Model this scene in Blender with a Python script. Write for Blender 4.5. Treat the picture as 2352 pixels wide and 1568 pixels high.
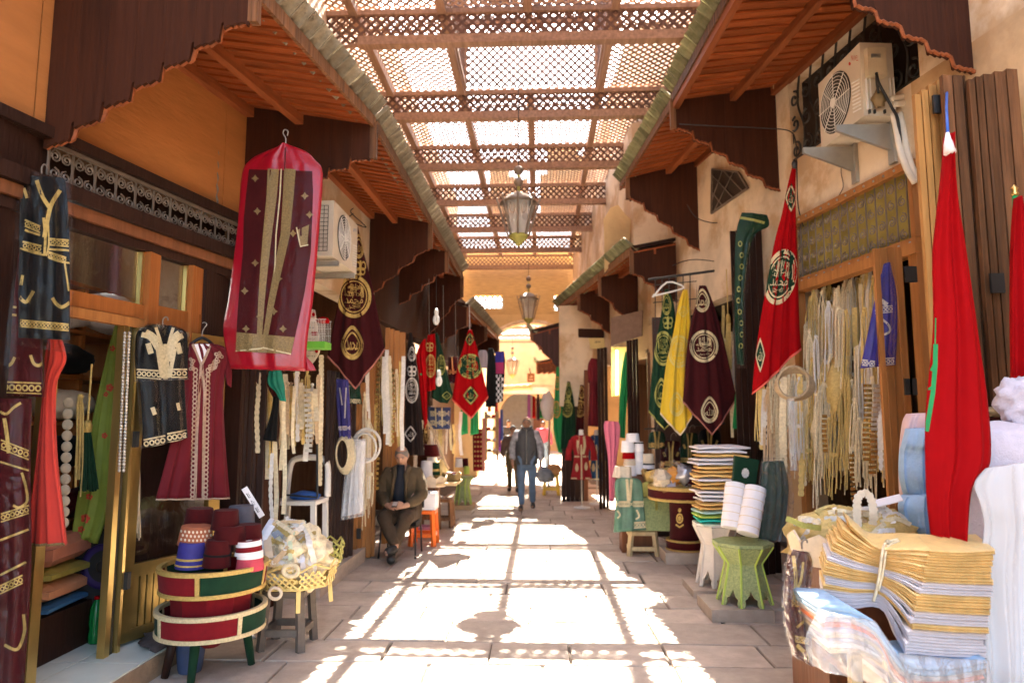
import bpy, bmesh, math, random
from math import sin, cos, pi, radians, atan, tan, sqrt, floor, hypot
from mathutils import Vector, Matrix, noise
from mathutils.bvhtree import BVHTree
V = Vector
SC = bpy.context.scene
COL = SC.collection
for _o in list(bpy.data.objects):
    bpy.data.objects.remove(_o)
rnd = random.Random(11)

# ------------------------------------------------------------------ camera
EYE = V((0, 0, 1.70))
F = 1568.0                      # focal length in photo units (photo 2352 wide)
PITCH = atan(176 / F)
YAW = atan(64 / F * cos(PITCH))
CROT = Matrix.Rotation(YAW, 3, 'Z') @ Matrix.Rotation(pi / 2 + PITCH, 3, 'X')
cam = bpy.data.cameras.new('camera')
cam.sensor_width = 36
cam.lens = 36 * F / 2352
cam.clip_start = 0.05
cam.clip_end = 400
cam.dof.use_dof = True
cam.dof.focus_distance = 4.6
cam.dof.aperture_fstop = 1.5
camo = bpy.data.objects.new('camera', cam)
COL.objects.link(camo)
camo.matrix_world = Matrix.Translation(EYE) @ CROT.to_4x4()
SC.camera = camo

# ------------------------------------------------------------------ light
SUN = V((0.035, 0.70, 1.0)).normalized()
world = bpy.data.worlds.new('World')
SC.world = world
world.use_nodes = True
_n = world.node_tree.nodes
_l = world.node_tree.links
_sky = _n.new('ShaderNodeTexSky')
_sky.sky_type = 'NISHITA'
_sky.sun_disc = False
_sky.sun_elevation = math.asin(SUN.z)
_sky.sun_rotation = math.atan2(SUN.x, SUN.y)
_sky.dust_density = 3.0
_sky.ozone_density = 1.0
_n['Background'].inputs['Strength'].default_value = 0.06
_warm = _n.new('ShaderNodeMix')          # white balance of the photograph: warm
_warm.data_type = 'RGBA'
_warm.blend_type = 'MULTIPLY'
_warm.inputs['Factor'].default_value = 1.0
_warm.inputs['B'].default_value = (1.0, 0.92, 0.82, 1)
_l.new(_sky.outputs['Color'], _warm.inputs['A'])
_l.new(_warm.outputs['Result'], _n['Background'].inputs['Color'])
sun = bpy.data.lights.new('sun', 'SUN')
sun.energy = 5.0
sun.angle = radians(0.53)
sun.color = (1.0, 0.92, 0.80)
suno = bpy.data.objects.new('sun', sun)
COL.objects.link(suno)
suno.location = (0, 12, 20)
suno.rotation_euler = SUN.to_track_quat('Z', 'Y').to_euler()
SC.view_settings.view_transform = 'Standard'
SC.view_settings.look = 'None'
SC.view_settings.gamma = 1.0
SC.view_settings.use_curve_mapping = False
SC.view_settings.exposure = 4.9
cy = SC.cycles
cy.max_bounces = 12
cy.diffuse_bounces = 7
cy.glossy_bounces = 3
cy.transmission_bounces = 6
cy.transparent_max_bounces = 14
cy.caustics_reflective = False
cy.caustics_refractive = False
cy.sample_clamp_indirect = 8.0
cy.use_denoising = True

# ------------------------------------------------------------------ placing
def ray(x, y):
    return CROT @ V(((x - 1176) / F, (784 - y) / F, -1))

def P(x, y, Y):                 # point of the street at depth Y seen there
    d = ray(x, y)
    return EYE + d * (Y / d.y)

def G(x, y, z=0.0):             # point at height z
    d = ray(x, y)
    return EYE + d * ((z - EYE.z) / d.z)

def W(x, y, w):                 # point on the upright wall through plan points
    a, b = V((w[0], w[1], 0)), V((w[2], w[3], 0))
    n = (b - a).cross(V((0, 0, 1)))
    d = ray(x, y)
    return EYE + d * ((a - EYE).dot(n) / d.dot(n))

def px(p):                      # back to photo units
    q = CROT.transposed() @ (V(p) - EYE)
    return 1176 + F * q.x / -q.z, 784 - F * q.y / -q.z

# ------------------------------------------------------------------ meshes
class MB:
    def __init__(s):
        s.v = []
        s.f = []

    def add(s, vs, fs):
        k = len(s.v)
        s.v += [tuple(p) for p in vs]
        s.f += [tuple(i + k for i in f) for f in fs]
        return s

    def box(s, c, size, rot=None):
        c = V(c)
        h = [q / 2 for q in size]
        vs = []
        for z in (-1, 1):
            for a, b in ((-1, -1), (1, -1), (1, 1), (-1, 1)):
                p = V((a * h[0], b * h[1], z * h[2]))
                vs.append(c + (rot @ p if rot else p))
        return s.add(vs, [(3, 2, 1, 0), (4, 5, 6, 7), (0, 1, 5, 4), (1, 2, 6, 5), (2, 3, 7, 6), (3, 0, 4, 7)])

    def span(s, x0, x1, y0, y1, z0, z1):
        return s.box(((x0 + x1) / 2, (y0 + y1) / 2, (z0 + z1) / 2), (abs(x1 - x0), abs(y1 - y0), abs(z1 - z0)))

    def bar(s, a, b, w, h, up=V((0, 0, 1))):   # w across, h along up
        a, b = V(a), V(b)
        d = (b - a).normalized()
        side = d.cross(up)
        if side.length < 1e-4:
            side = d.cross(V((0, 1, 0)))
        side.normalize()
        u = side.cross(d).normalized()
        vs = []
        for p in (a, b):
            for i, j in ((-1, -1), (1, -1), (1, 1), (-1, 1)):
                vs.append(p + side * (i * w / 2) + u * (j * h / 2))
        return s.add(vs, [(0, 1, 2, 3), (7, 6, 5, 4), (4, 5, 1, 0), (5, 6, 2, 1), (6, 7, 3, 2), (7, 4, 0, 3)])

    def tube(s, pts, r, n=8, closed=False):
        pts = [V(p) for p in pts]
        m = len(pts)
        rr = r if isinstance(r, (list, tuple)) else [r] * m
        rings = []
        ref = None
        for i, p in enumerate(pts):
            if closed:
                t = pts[(i + 1) % m] - pts[i - 1]
            else:
                t = pts[min(i + 1, m - 1)] - pts[max(i - 1, 0)]
            t.normalize()
            if ref is None:
                ref = t.orthogonal().normalized()
            ref = (ref - t * ref.dot(t))
            ref = ref.normalized() if ref.length > 1e-6 else t.orthogonal().normalized()
            b = t.cross(ref)
            rings.append([p + (ref * cos(2 * pi * k / n) + b * sin(2 * pi * k / n)) * rr[i] for k in range(n)])
        return s.loft(rings, cap=not closed, wrap=closed)

    def loft(s, rings, cap=True, wrap=False, open_=False):
        n = len(rings[0])
        vs = [p for r_ in rings for p in r_]
        fs = []
        m = len(rings)
        for i in range(m if wrap else m - 1):
            j = (i + 1) % m
            for k in range(n - 1 if open_ else n):
                q = (k + 1) % n
                fs.append((i * n + k, i * n + q, j * n + q, j * n + k))
        if cap and not wrap:
            fs.append(tuple(range(n - 1, -1, -1)))
            fs.append(tuple((m - 1) * n + k for k in range(n)))
        return s.add(vs, fs)

    def lathe(s, c, prof, n=20, rot=None, squash=(1, 1)):
        c = V(c)
        rings = []
        for r_, z in prof:
            ring = []
            for k in range(n):
                p = V((r_ * cos(2 * pi * k / n) * squash[0], r_ * sin(2 * pi * k / n) * squash[1], z))
                ring.append(c + (rot @ p if rot else p))
            rings.append(ring)
        return s.loft(rings)

    def prism(s, poly, d):
        d = V(d)
        poly = [V(p) for p in poly]
        n = len(poly)
        fs = [tuple(range(n)), tuple(range(2 * n - 1, n - 1, -1))]
        for k in range(n):
            q = (k + 1) % n
            fs.append((k, k + n, q + n, q))
        return s.add(poly + [p + d for p in poly], fs)

    def slab(s, a, b, c, d, t):      # four corners, thickened by vector t
        return s.prism([a, b, c, d], t)

    def ball(s, c, r, n=12, m=8, sq=(1, 1, 1)):
        c = V(c)
        rings = []
        for i in range(m + 1):
            a = pi * i / m
            q = max(sin(a), 0.02)
            rings.append([c + V((r * sq[0] * q * cos(2 * pi * k / n), r * sq[1] * q * sin(2 * pi * k / n), -r * sq[2] * cos(a))) for k in range(n)])
        return s.loft(rings)

BASE = {}

def mesh(name, mb, mat, smooth, base):
    me = bpy.data.meshes.new(name)
    b = V(base)
    me.from_pydata([V(p) - b for p in mb.v], [], mb.f)
    me.validate()
    bm = bmesh.new()
    bm.from_mesh(me)
    bmesh.ops.recalc_face_normals(bm, faces=bm.faces)
    bm.to_mesh(me)
    bm.free()
    if smooth:
        me.polygons.foreach_set('use_smooth', [True] * len(me.polygons))
        if smooth is not True:
            try:
                me.set_sharp_from_angle(angle=radians(smooth))
            except Exception:
                pass
    if mat:
        me.materials.append(mat)
    return me

def part(root, name, mb, mat, smooth=False, label=None, kind=None):
    b = BASE[root.name]
    o = bpy.data.objects.new(name, mesh(name, mb, mat, smooth, b))
    COL.objects.link(o)
    o.parent = root
    BASE[o.name] = b
    if label:
        o['label'] = label
    if kind:
        o['kind'] = kind
    return o

def share(root, name, me, loc, rot=None, scale=None):   # another part using the same mesh
    o = bpy.data.objects.new(name, me)
    COL.objects.link(o)
    o.parent = root
    o.location = V(loc) - BASE[root.name]
    if rot:
        o.rotation_euler = rot
    if scale:
        o.scale = scale
    BASE[o.name] = BASE[root.name]
    return o

def tag(o, label, cat, group=None):
    o['label'] = label
    o['category'] = cat
    if group:
        o['group'] = group
    return o

def thing(name, label, cat, base, group=None):
    o = bpy.data.objects.new(name, None)
    o.empty_display_size = 0.1
    COL.objects.link(o)
    o.location = V(base)
    BASE[o.name] = V(base)
    return tag(o, label, cat, group)

def solo(name, mb, mat, label, cat, group=None, smooth=False):
    xs, ys, zs = zip(*mb.v)
    b = V(((min(xs) + max(xs)) / 2, (min(ys) + max(ys)) / 2, min(zs)))
    o = bpy.data.objects.new(name, mesh(name, mb, mat, smooth, b))
    COL.objects.link(o)
    o.location = b
    BASE[o.name] = b
    return tag(o, label, cat, group)

def struct(name, mb, mat, smooth=False, label=None):
    o = bpy.data.objects.new(name, mesh(name, mb, mat, smooth, (0, 0, 0)))
    COL.objects.link(o)
    BASE[o.name] = V((0, 0, 0))
    o['kind'] = 'structure'
    if label:
        o['label'] = label
    return o

# ------------------------------------------------------------------ materials
def M(name, col, rough=0.6, metal=0.0, var=0.2, scale=6.0, bump=0.0, bscale=60.0, stretch=(1, 1, 1), sheen=0.0, rndv=0.0,
      col2=None, alpha=1.0, spec=0.4, stain=0.0, sharp=0.2, trans=0.0):
    m = bpy.data.materials.new(name)
    m.use_nodes = True
    nt = m.node_tree
    N, L = nt.nodes, nt.links
    b = N['Principled BSDF']
    tc = N.new('ShaderNodeTexCoord')
    mp = N.new('ShaderNodeMapping')
    mp.inputs['Scale'].default_value = stretch
    L.new(tc.outputs['Object'], mp.inputs['Vector'])
    no = N.new('ShaderNodeTexNoise')
    no.inputs['Scale'].default_value = scale
    no.inputs['Detail'].default_value = 6
    no.inputs['Roughness'].default_value = 0.6
    L.new(mp.outputs[0], no.inputs['Vector'])
    rp = N.new('ShaderNodeMapRange')
    rp.inputs['From Min'].default_value = 0.5 - sharp
    rp.inputs['From Max'].default_value = 0.5 + sharp
    L.new(no.outputs['Fac'], rp.inputs['Value'])
    mx = N.new('ShaderNodeMix')
    mx.data_type = 'RGBA'
    c2 = col2 or tuple(c * (1 - var) for c in col)
    mx.inputs['A'].default_value = (*c2, 1)
    mx.inputs['B'].default_value = (*col, 1)
    L.new(rp.outputs[0], mx.inputs['Factor'])
    out = mx.outputs['Result']
    if stain:
        n2 = N.new('ShaderNodeTexNoise')
        n2.inputs['Scale'].default_value = 1.3
        n2.inputs['Detail'].default_value = 8
        n2.inputs['Roughness'].default_value = 0.65
        L.new(tc.outputs['Object'], n2.inputs['Vector'])
        r2 = N.new('ShaderNodeMapRange')
        r2.inputs['From Min'].default_value = 0.45
        r2.inputs['From Max'].default_value = 0.72
        r2.inputs['To Max'].default_value = stain
        L.new(n2.outputs['Fac'], r2.inputs['Value'])
        m2 = N.new('ShaderNodeMix')
        m2.data_type = 'RGBA'
        m2.inputs['B'].default_value = (*[c * 0.45 for c in col], 1)
        L.new(r2.outputs[0], m2.inputs['Factor'])
        L.new(out, m2.inputs['A'])
        out = m2.outputs['Result']
    if rndv:
        oi = N.new('ShaderNodeObjectInfo')
        mr = N.new('ShaderNodeMapRange')
        mr.inputs['To Min'].default_value = 1 - rndv
        mr.inputs['To Max'].default_value = 1 + rndv
        L.new(oi.outputs['Random'], mr.inputs['Value'])
        hs = N.new('ShaderNodeHueSaturation')
        L.new(mr.outputs[0], hs.inputs['Value'])
        L.new(out, hs.inputs['Color'])
        out = hs.outputs['Color']
    L.new(out, b.inputs['Base Color'])
    b.inputs['Roughness'].default_value = rough
    b.inputs['Metallic'].default_value = metal
    b.inputs['Specular IOR Level'].default_value = spec
    b.inputs['Sheen Weight'].default_value = sheen
    b.inputs['Alpha'].default_value = alpha
    b.inputs['Transmission Weight'].default_value = trans
    if bump:
        nb = N.new('ShaderNodeTexNoise')
        nb.inputs['Scale'].default_value = bscale
        nb.inputs['Detail'].default_value = 4
        L.new(mp.outputs[0], nb.inputs['Vector'])
        bp = N.new('ShaderNodeBump')
        bp.inputs['Strength'].default_value = bump
        bp.inputs['Distance'].default_value = 0.02
        L.new(nb.outputs['Fac'], bp.inputs['Height'])
        L.new(bp.outputs[0], b.inputs['Normal'])
    return m

def rgb(r, g, b):               # photo-like 0-255 colour to linear
    f = lambda c: (c / 255 / 12.92) if c < 10 else ((c / 255 + 0.055) / 1.055) ** 2.4
    return f(r), f(g), f(b)

def emit(name, col, k):
    m = bpy.data.materials.new(name)
    m.use_nodes = True
    b = m.node_tree.nodes['Principled BSDF']
    b.inputs['Base Color'].default_value = (0.8, 0.8, 0.8, 1)
    b.inputs['Emission Color'].default_value = (*col, 1)
    b.inputs['Emission Strength'].default_value = k
    return m

def film(name, tint=(1, 1, 1), gl=0.10, rough=0.08, bump=0.6, bscale=9, milk=0.0, add=.4):
    m = bpy.data.materials.new(name)
    m.use_nodes = True
    nt = m.node_tree
    N, L = nt.nodes, nt.links
    N.remove(N['Principled BSDF'])
    tr = N.new('ShaderNodeBsdfTransparent')
    tr.inputs[0].default_value = (*tint, 1)
    gb = N.new('ShaderNodeBsdfGlossy')
    gb.inputs['Roughness'].default_value = rough
    mix = N.new('ShaderNodeMixShader')
    lw = N.new('ShaderNodeLayerWeight')
    lw.inputs['Blend'].default_value = 0.25
    mr = N.new('ShaderNodeMapRange')
    mr.inputs['To Min'].default_value = gl
    mr.inputs['To Max'].default_value = min(1, gl + add)
    tc = N.new('ShaderNodeTexCoord')
    nb = N.new('ShaderNodeTexNoise')
    nb.inputs['Scale'].default_value = bscale
    nb.inputs['Detail'].default_value = 3
    nb.inputs['Distortion'].default_value = 1.5
    bp = N.new('ShaderNodeBump')
    bp.inputs['Strength'].default_value = bump
    bp.inputs['Distance'].default_value = 0.05
    L.new(tc.outputs['Object'], nb.inputs['Vector'])
    L.new(nb.outputs['Fac'], bp.inputs['Height'])
    L.new(bp.outputs[0], gb.inputs['Normal'])
    L.new(bp.outputs[0], lw.inputs['Normal'])
    L.new(lw.outputs['Fresnel'], mr.inputs['Value'])
    L.new(mr.outputs[0], mix.inputs['Fac'])
    first = tr.outputs[0]
    if milk:
        df = N.new('ShaderNodeBsdfDiffuse')
        df.inputs[0].default_value = (0.8, 0.8, 0.8, 1)
        m0 = N.new('ShaderNodeMixShader')
        m0.inputs['Fac'].default_value = milk
        L.new(tr.outputs[0], m0.inputs[1])
        L.new(df.outputs[0], m0.inputs[2])
        first = m0.outputs[0]
    L.new(first, mix.inputs[1])
    L.new(gb.outputs[0], mix.inputs[2])
    L.new(mix.outputs[0], N['Material Output'].inputs[0])
    return m

def wood(name, col, grain=(1, 1, 0.06), rough=0.55, var=0.45, rndv=0.18, scale=22, stain=0.0, bump=0.25):
    return M(name, col, rough, 0, var, scale, bump, 40, grain, 0, rndv, stain=stain, spec=0.2)

wood_dark = wood('wood_dark', (0.055, 0.015, 0.0055), rough=.75, rndv=.07, stain=.5)
wood_black = wood('wood_black', (0.035, 0.014, 0.009), rndv=0.25)
wood_soffit = wood('wood_soffit', (0.33, 0.08, 0.021), (0.06, 1, 1))
wood_rafter = wood('wood_rafter', (0.30, 0.085, 0.028), (1, 0.06, 1))
wood_panel = wood('wood_panel', (0.43, 0.17, 0.052), (1, 0.15, 1), var=0.2, rndv=0.05, scale=9, rough=0.45)
wood_honey = wood('wood_honey', (0.43, 0.18, 0.052), var=0.35, rndv=0.15)
wood_old = wood('wood_old', (0.24, 0.11, 0.05), var=0.75, rndv=0.35, stain=.7, bump=.5)
wood_lat_shade = wood('wood_lat_shade', (0.15, 0.085, 0.065), (1, 1, 1), rough=.8)  # darker copy of the lattice wood, its shade put into the colour
wood_tan = wood('wood_tan', (0.58, 0.29, 0.09), var=0.5, rndv=0.12, stain=.35, bump=.4)
wood_roof = wood('wood_roof', (0.37, 0.225, 0.155), (1, 0.08, 1), rndv=0.1, rough=0.7)
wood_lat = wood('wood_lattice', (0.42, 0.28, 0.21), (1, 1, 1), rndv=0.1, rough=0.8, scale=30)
wood_brown = wood('wood_brown', (0.20, 0.075, 0.032), var=0.35)
wood_pale = wood('wood_pale', (0.62, 0.46, 0.25), var=0.3)
tile_green = M('roof_tile_mossy', (0.27, 0.25, 0.15), 0.85, 0, 0.5, 14, 0.4, 50, rndv=0.3, col2=(0.15, 0.16, 0.08))
tile_roof = M('roof_tile', (0.30, 0.26, 0.19), 0.85, 0, 0.5, 14, 0.4, 50, rndv=0.25, col2=(0.16, 0.14, 0.10))
plaster = M('plaster_cream', (0.74, 0.60, 0.43), 0.9, 0, 0.18, 1.1, 0.5, 9, stain=0.6, sharp=.045, col2=(.54, .36, .20))
plaster_tan = M('plaster_tan', (0.60, 0.41, 0.23), 0.9, 0, 0.3, 1.4, 0.5, 9, stain=0.7, sharp=.07, col2=(.48, .29, .14))
plaster_sand = M('plaster_sand', (0.66, 0.47, 0.24), 0.9, 0, 0.25, 2.0, 0.3, 12, stain=0.35)
brass = M('brass', (0.72, 0.50, 0.17), 0.28, 0.9, 0.25, 5, 0.08, 30, (1, 1, 0.2))
iron = M('iron', (0.06, 0.055, 0.05), 0.6, 0.4, 0.3)
iron_grey = M('iron_grey', (0.26, 0.21, 0.17), 0.5, 0.5, 0.3)
steel = M('steel', (0.45, 0.44, 0.40), 0.4, 0.7, 0.2)
stone = M('paving', (0.54, 0.44, 0.355), 0.8, 0, 0.22, 7, 0.6, 16, rndv=0.12, stain=0.75)
mortar = M('mortar', (0.17, 0.13, 0.10), 0.95, 0, 0.4, 9, 0.4, 40)
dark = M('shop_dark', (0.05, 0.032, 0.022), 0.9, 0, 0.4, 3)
# ================================================================== ground
gmb = MB()
gmb.span(-40, 40, -12, 80, -0.4, -0.022)
ground = struct('ground', gmb, mortar)

def wl(y):                      # left and right building lines in plan
    pts = [(-3, -3.3), (2, -3.2), (4.0, -2.56), (4.9, -2.54), (6.1, -2.5), (6.5, -2.4), (9.3, -2.3), (13, -2.1), (20, -1.75), (60, -1.7)]
    return _poly(pts, y)

def wr(y):
    pts = [(-3, 4.6), (7.4, 2.64), (10, 2.15), (11.5, 1.85), (14, 1.15), (17, 0.75), (20, 0.7), (60, 2.2)]
    return _poly(pts, y)

def _poly(pts, y):
    if y <= pts[0][0]:
        return pts[0][1]
    for (a, p), (b, q) in zip(pts, pts[1:]):
        if y <= b:
            return p + (q - p) * (y - a) / (b - a)
    return pts[-1][1]

y = 2.2
nst = 0
while y < 26:
    dy = rnd.uniform(0.42, 0.66)
    x = wl(y) - 0.1
    xe = wr(y) + 0.25
    while x < xe:
        wx = rnd.uniform(0.55, 1.05)
        if nst < 296:
            j = 0.006
            z = rnd.uniform(-0.005, 0.003)
            q = [V((x + j + rnd.uniform(-.006, .012), y + j + rnd.uniform(-.012, .018), z + rnd.uniform(-.003, .003))),
                 V((x + wx - j + rnd.uniform(-.012, .006), y + j + rnd.uniform(-.012, .018), z + rnd.uniform(-.003, .003))),
                 V((x + wx - j + rnd.uniform(-.012, .006), y + dy - j + rnd.uniform(-.012, .008), z + rnd.uniform(-.003, .003))),
                 V((x + j + rnd.uniform(-.006, .012), y + dy - j + rnd.uniform(-.012, .008), z + rnd.uniform(-.003, .003)))]
            c = sum(q, V()) / 4
            m_ = MB()
            top = [c + (p - c) * 0.985 for p in q]
            bot = [V((p.x, p.y, z - 0.008)) for p in q]
            low = [V((p.x, p.y, -0.03)) for p in q]
            m_.loft([low, bot, top])
            part(ground, 'paving_stone', m_, stone)
            nst += 1
        x += wx
    y += dy
far_pave = MB()
far_pave.span(-6, 8, y, 78, -0.03, -0.002)
part(ground, 'far_paving', far_pave, stone, kind='stuff')

# ================================================================== lattice
def lat_strips(o, U, Vv, lu, lv, inside=None, pitch=0.086, w=0.033, t=0.007, step=0.025):
    """slats of two crossing layers over the rectangle o + u*U + v*Vv; yields one MB for each slat"""
    U, Vv = V(U).normalized(), V(Vv).normalized()
    nrm = U.cross(Vv)
    inside = inside or (lambda u, v: True)
    ok = lambda u, v: 0 <= u <= lu and 0 <= v <= lv and inside(u, v)
    out = []
    for lay, sg in ((0, 1), (1, -1)):
        d = (sqrt(.5), sg * sqrt(.5))
        n = (-d[1], d[0])
        cs = [n[0] * a + n[1] * b for a in (0, lu) for b in (0, lv)]
        k = floor(min(cs) / pitch)
        while k * pitch < max(cs):
            c = k * pitch + pitch * 0.37
            k += 1
            ts = [d[0] * a + d[1] * b for a in (0, lu) for b in (0, lv)]
            t0, t1 = min(ts), max(ts)
            run = None
            m = int((t1 - t0) / step) + 2
            for i in range(m + 1):
                tt = t0 + i * step
                good = i < m and ok(n[0] * c + d[0] * tt, n[1] * c + d[1] * tt)
                if good and run is None:
                    run = tt
                if not good and run is not None:
                    if tt - run > 0.05:
                        a = V(o) + U * (n[0] * c + d[0] * (run - step / 2)) + Vv * (n[1] * c + d[1] * (run - step / 2)) + nrm * (lay * (t + .001))
                        b = V(o) + U * (n[0] * c + d[0] * (tt - step / 2)) + Vv * (n[1] * c + d[1] * (tt - step / 2)) + nrm * (lay * (t + .001))
                        out.append(MB().bar(a, b, w, t, nrm))
                    run = None
    return out

def join(mbs):
    r = MB()
    for q in mbs:
        r.add(q.v, q.f)
    return r

# ------------------------------------------------------------------ roof
ROOF_Z = 6.15
JX = [-2.2, -1.14, -0.12, 0.91, 1.94]
def fy(k):
    return 7.63 + 2.05 * k
roof = thing('lattice_roof', 'brown wooden lattice roof with beams shading the whole market street', 'roof', (0, 8, ROOF_Z))
slat_count = 0
for k in range(-3, 7):
    yk = fy(k)
    xr = 2.15 if k < 2 else max(1.15, 2.1 - 0.22 * (k - 1))
    xl = -2.14
    b = MB()
    b.bar((xl, yk, ROOF_Z), (xr, yk, ROOF_Z), 0.12, 0.11)
    part(roof, 'beam', b, wood_roof)
    b = MB()
    b.bar((xl - .45, yk, ROOF_Z + 0.37), (xr, yk, ROOF_Z + 0.37), 0.06, 0.06)
    part(roof, 'beam', b, wood_roof)
    # lattice band over the beam with a curved corner at the open side
    strips = lat_strips((xl - .47, yk + .01, ROOF_Z - 0.42), (1, 0, 0), (0, 0, 1), xr - xl + .47, 0.78,
                        lambda u, v: v > 0.42 or (u < 0.47 and u < 0.47 - sqrt(max(0.0, 0.45 ** 2 - v ** 2)) * 0.98))
    part(roof, 'lattice_band', join(strips), wood_lat_shade, kind='stuff')
    a = MB()
    pts = []
    for i in range(19):
        t = i / 18 * pi / 2
        bumpr = 0.45 + 0.018 * abs(sin(t * 9))
        pts.append((xl - bumpr * cos(t) + 0.0, yk - .01, ROOF_Z - 0.42 + 0.42 * sin(t) * 0.93))
    a.tube(pts, 0.024, 6)
    part(roof, 'scalloped_bracket', a, wood_roof, True)
    # panels to the next frame
    if k == 6:
        break
    cols = [(a_, b_) for a_, b_ in zip([-2.62] + JX, JX + [2.3]) if a_ < xr]
    for (a_, b_) in cols:
        b_ = min(b_, xr)
        if b_ - a_ < 0.12:
            continue
        if k == 0 and -1.2 < a_ < 0.9:
            continue
        strips = lat_strips((a_ + .03, yk, ROOF_Z + 0.44), (1, 0, 0), (0, 1, 0), b_ - a_ - .06, 2.05)
        if k in (0, 1) and slat_count + len(strips) < 300 and b_ < 1.0:
            pn = part(roof, 'lattice_panel', MB().bar((a_ + .02, yk + .05, ROOF_Z + .45), (a_ + .02, yk + 2, ROOF_Z + .45), .03, .03), wood_lat)
            for q in strips:
                part(pn, 'slat', q, wood_lat)
            slat_count += len(strips)
        else:
            part(roof, 'lattice_panel', join(strips), wood_lat, kind='stuff')
    for jx in JX:
        if jx > xr or (k == 0 and jx == -0.12):
            continue
        b = MB()
        b.bar((jx, yk + .05, ROOF_Z + 0.37), (jx, yk + 2.0, ROOF_Z + 0.37), 0.10, 0.11)
        part(roof, 'joist', b, wood_roof)
# raised lantern over the second bay
y0, y1, x0, x1, z0, z1 = fy(0) + .06, fy(1) - .06, -1.10, 0.87, ROOF_Z + .42, ROOF_Z + 1.45
for o_, U_, W_, lu, lv in (((x0, y0, z0), (1, 0, 0), (0, 0, 1), x1 - x0, z1 - z0), ((x0, y1, z0), (1, 0, 0), (0, 0, 1), x1 - x0, z1 - z0),
                           ((x0, y0, z0), (0, 1, 0), (0, 0, 1), y1 - y0, z1 - z0), ((x1, y0, z0), (0, 1, 0), (0, 0, 1), y1 - y0, z1 - z0),
                           ((x0, y0, z1), (1, 0, 0), (0, 1, 0), x1 - x0, y1 - y0)):
    part(roof, 'lantern_lattice', join(lat_strips(o_, U_, W_, lu, lv)), wood_lat_shade, kind='stuff')
for a_, b_ in (((x0, y0, z1), (x1, y0, z1)), ((x0, y1, z1), (x1, y1, z1)), ((x0, y0, z1), (x0, y1, z1)), ((x1, y0, z1), (x1, y1, z1)),
               ((x0, y0, z0), (x0, y1, z0)), ((x1, y0, z0), (x1, y1, z0)), ((x0, y0, z0), (x0, y0, z1)), ((x1, y0, z0), (x1, y0, z1)), ((x0, y1, z0), (x0, y1, z1)), ((x1, y1, z0), (x1, y1, z1))):
    part(roof, 'lantern_post', MB().bar(a_, b_, .07, .07), wood_roof)
part(roof, 'lantern_post', MB().bar(((x0 + x1) / 2, y0, z1), ((x0 + x1) / 2, y1, z1), .06, .06), wood_roof)

# ragged upper wall rising over the far end of the roof
reed = M('reed_mat', (0.60, 0.42, 0.20), 0.9, 0, 0.4, 40, 0.3, 80, (0.1, 1, 1))
ruin = thing('ruined_wall', 'ragged sandy wall rising above the far lattice roof, seen through its holes', 'wall', (0.6, 17.6, 6.8))
xs_ = -1.3
while xs_ < 2.5:
    w_ = rnd.uniform(.09, .2)
    h_ = 8.1 + .9 * noise.noise(V((xs_ * 1.3, 3, 1))) + (0.75 if xs_ > .1 else 0) + rnd.uniform(-.12, .12) - (1.2 if -.35 < xs_ < .0 else 0)
    part(ruin, 'wall_course', MB().span(xs_, xs_ + w_, 17.5, 17.9, 6.75, h_), plaster_sand)
    xs_ += w_

# ================================================================== canopies over the shops
tile_me = None
def tile_mesh(green=False):
    global tile_me
    if tile_me is None:
        tile_me = {}
    if green not in tile_me:
        b = MB()
        n = 7
        rings = []
        for yy, r_ in ((-.20, .062), (0.12, .078)):
            ro = [V((r_ * cos(pi * i / n), yy, r_ * sin(pi * i / n))) for i in range(n + 1)]
            ri = [V(((r_ - .013) * cos(pi * i / n), yy, (r_ - .013) * sin(pi * i / n))) for i in range(n, -1, -1)]
            rings.append(ro + ri)
        b.loft(rings)
        tile_me[green] = mesh('roof_tile', b, tile_green if green else tile_roof, 50, (0, 0, 0))
    return tile_me[green]

def lerp(a, b, t):
    return a + (b - a) * t

def scal(s, n):                 # scalloped edge offset
    f_ = (s * n) % 1            # little steps down to a drop, then a keyhole notch
    return -0.018 * floor(f_ * 4.0) + (0.095 if f_ > 0.90 else 0)

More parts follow.
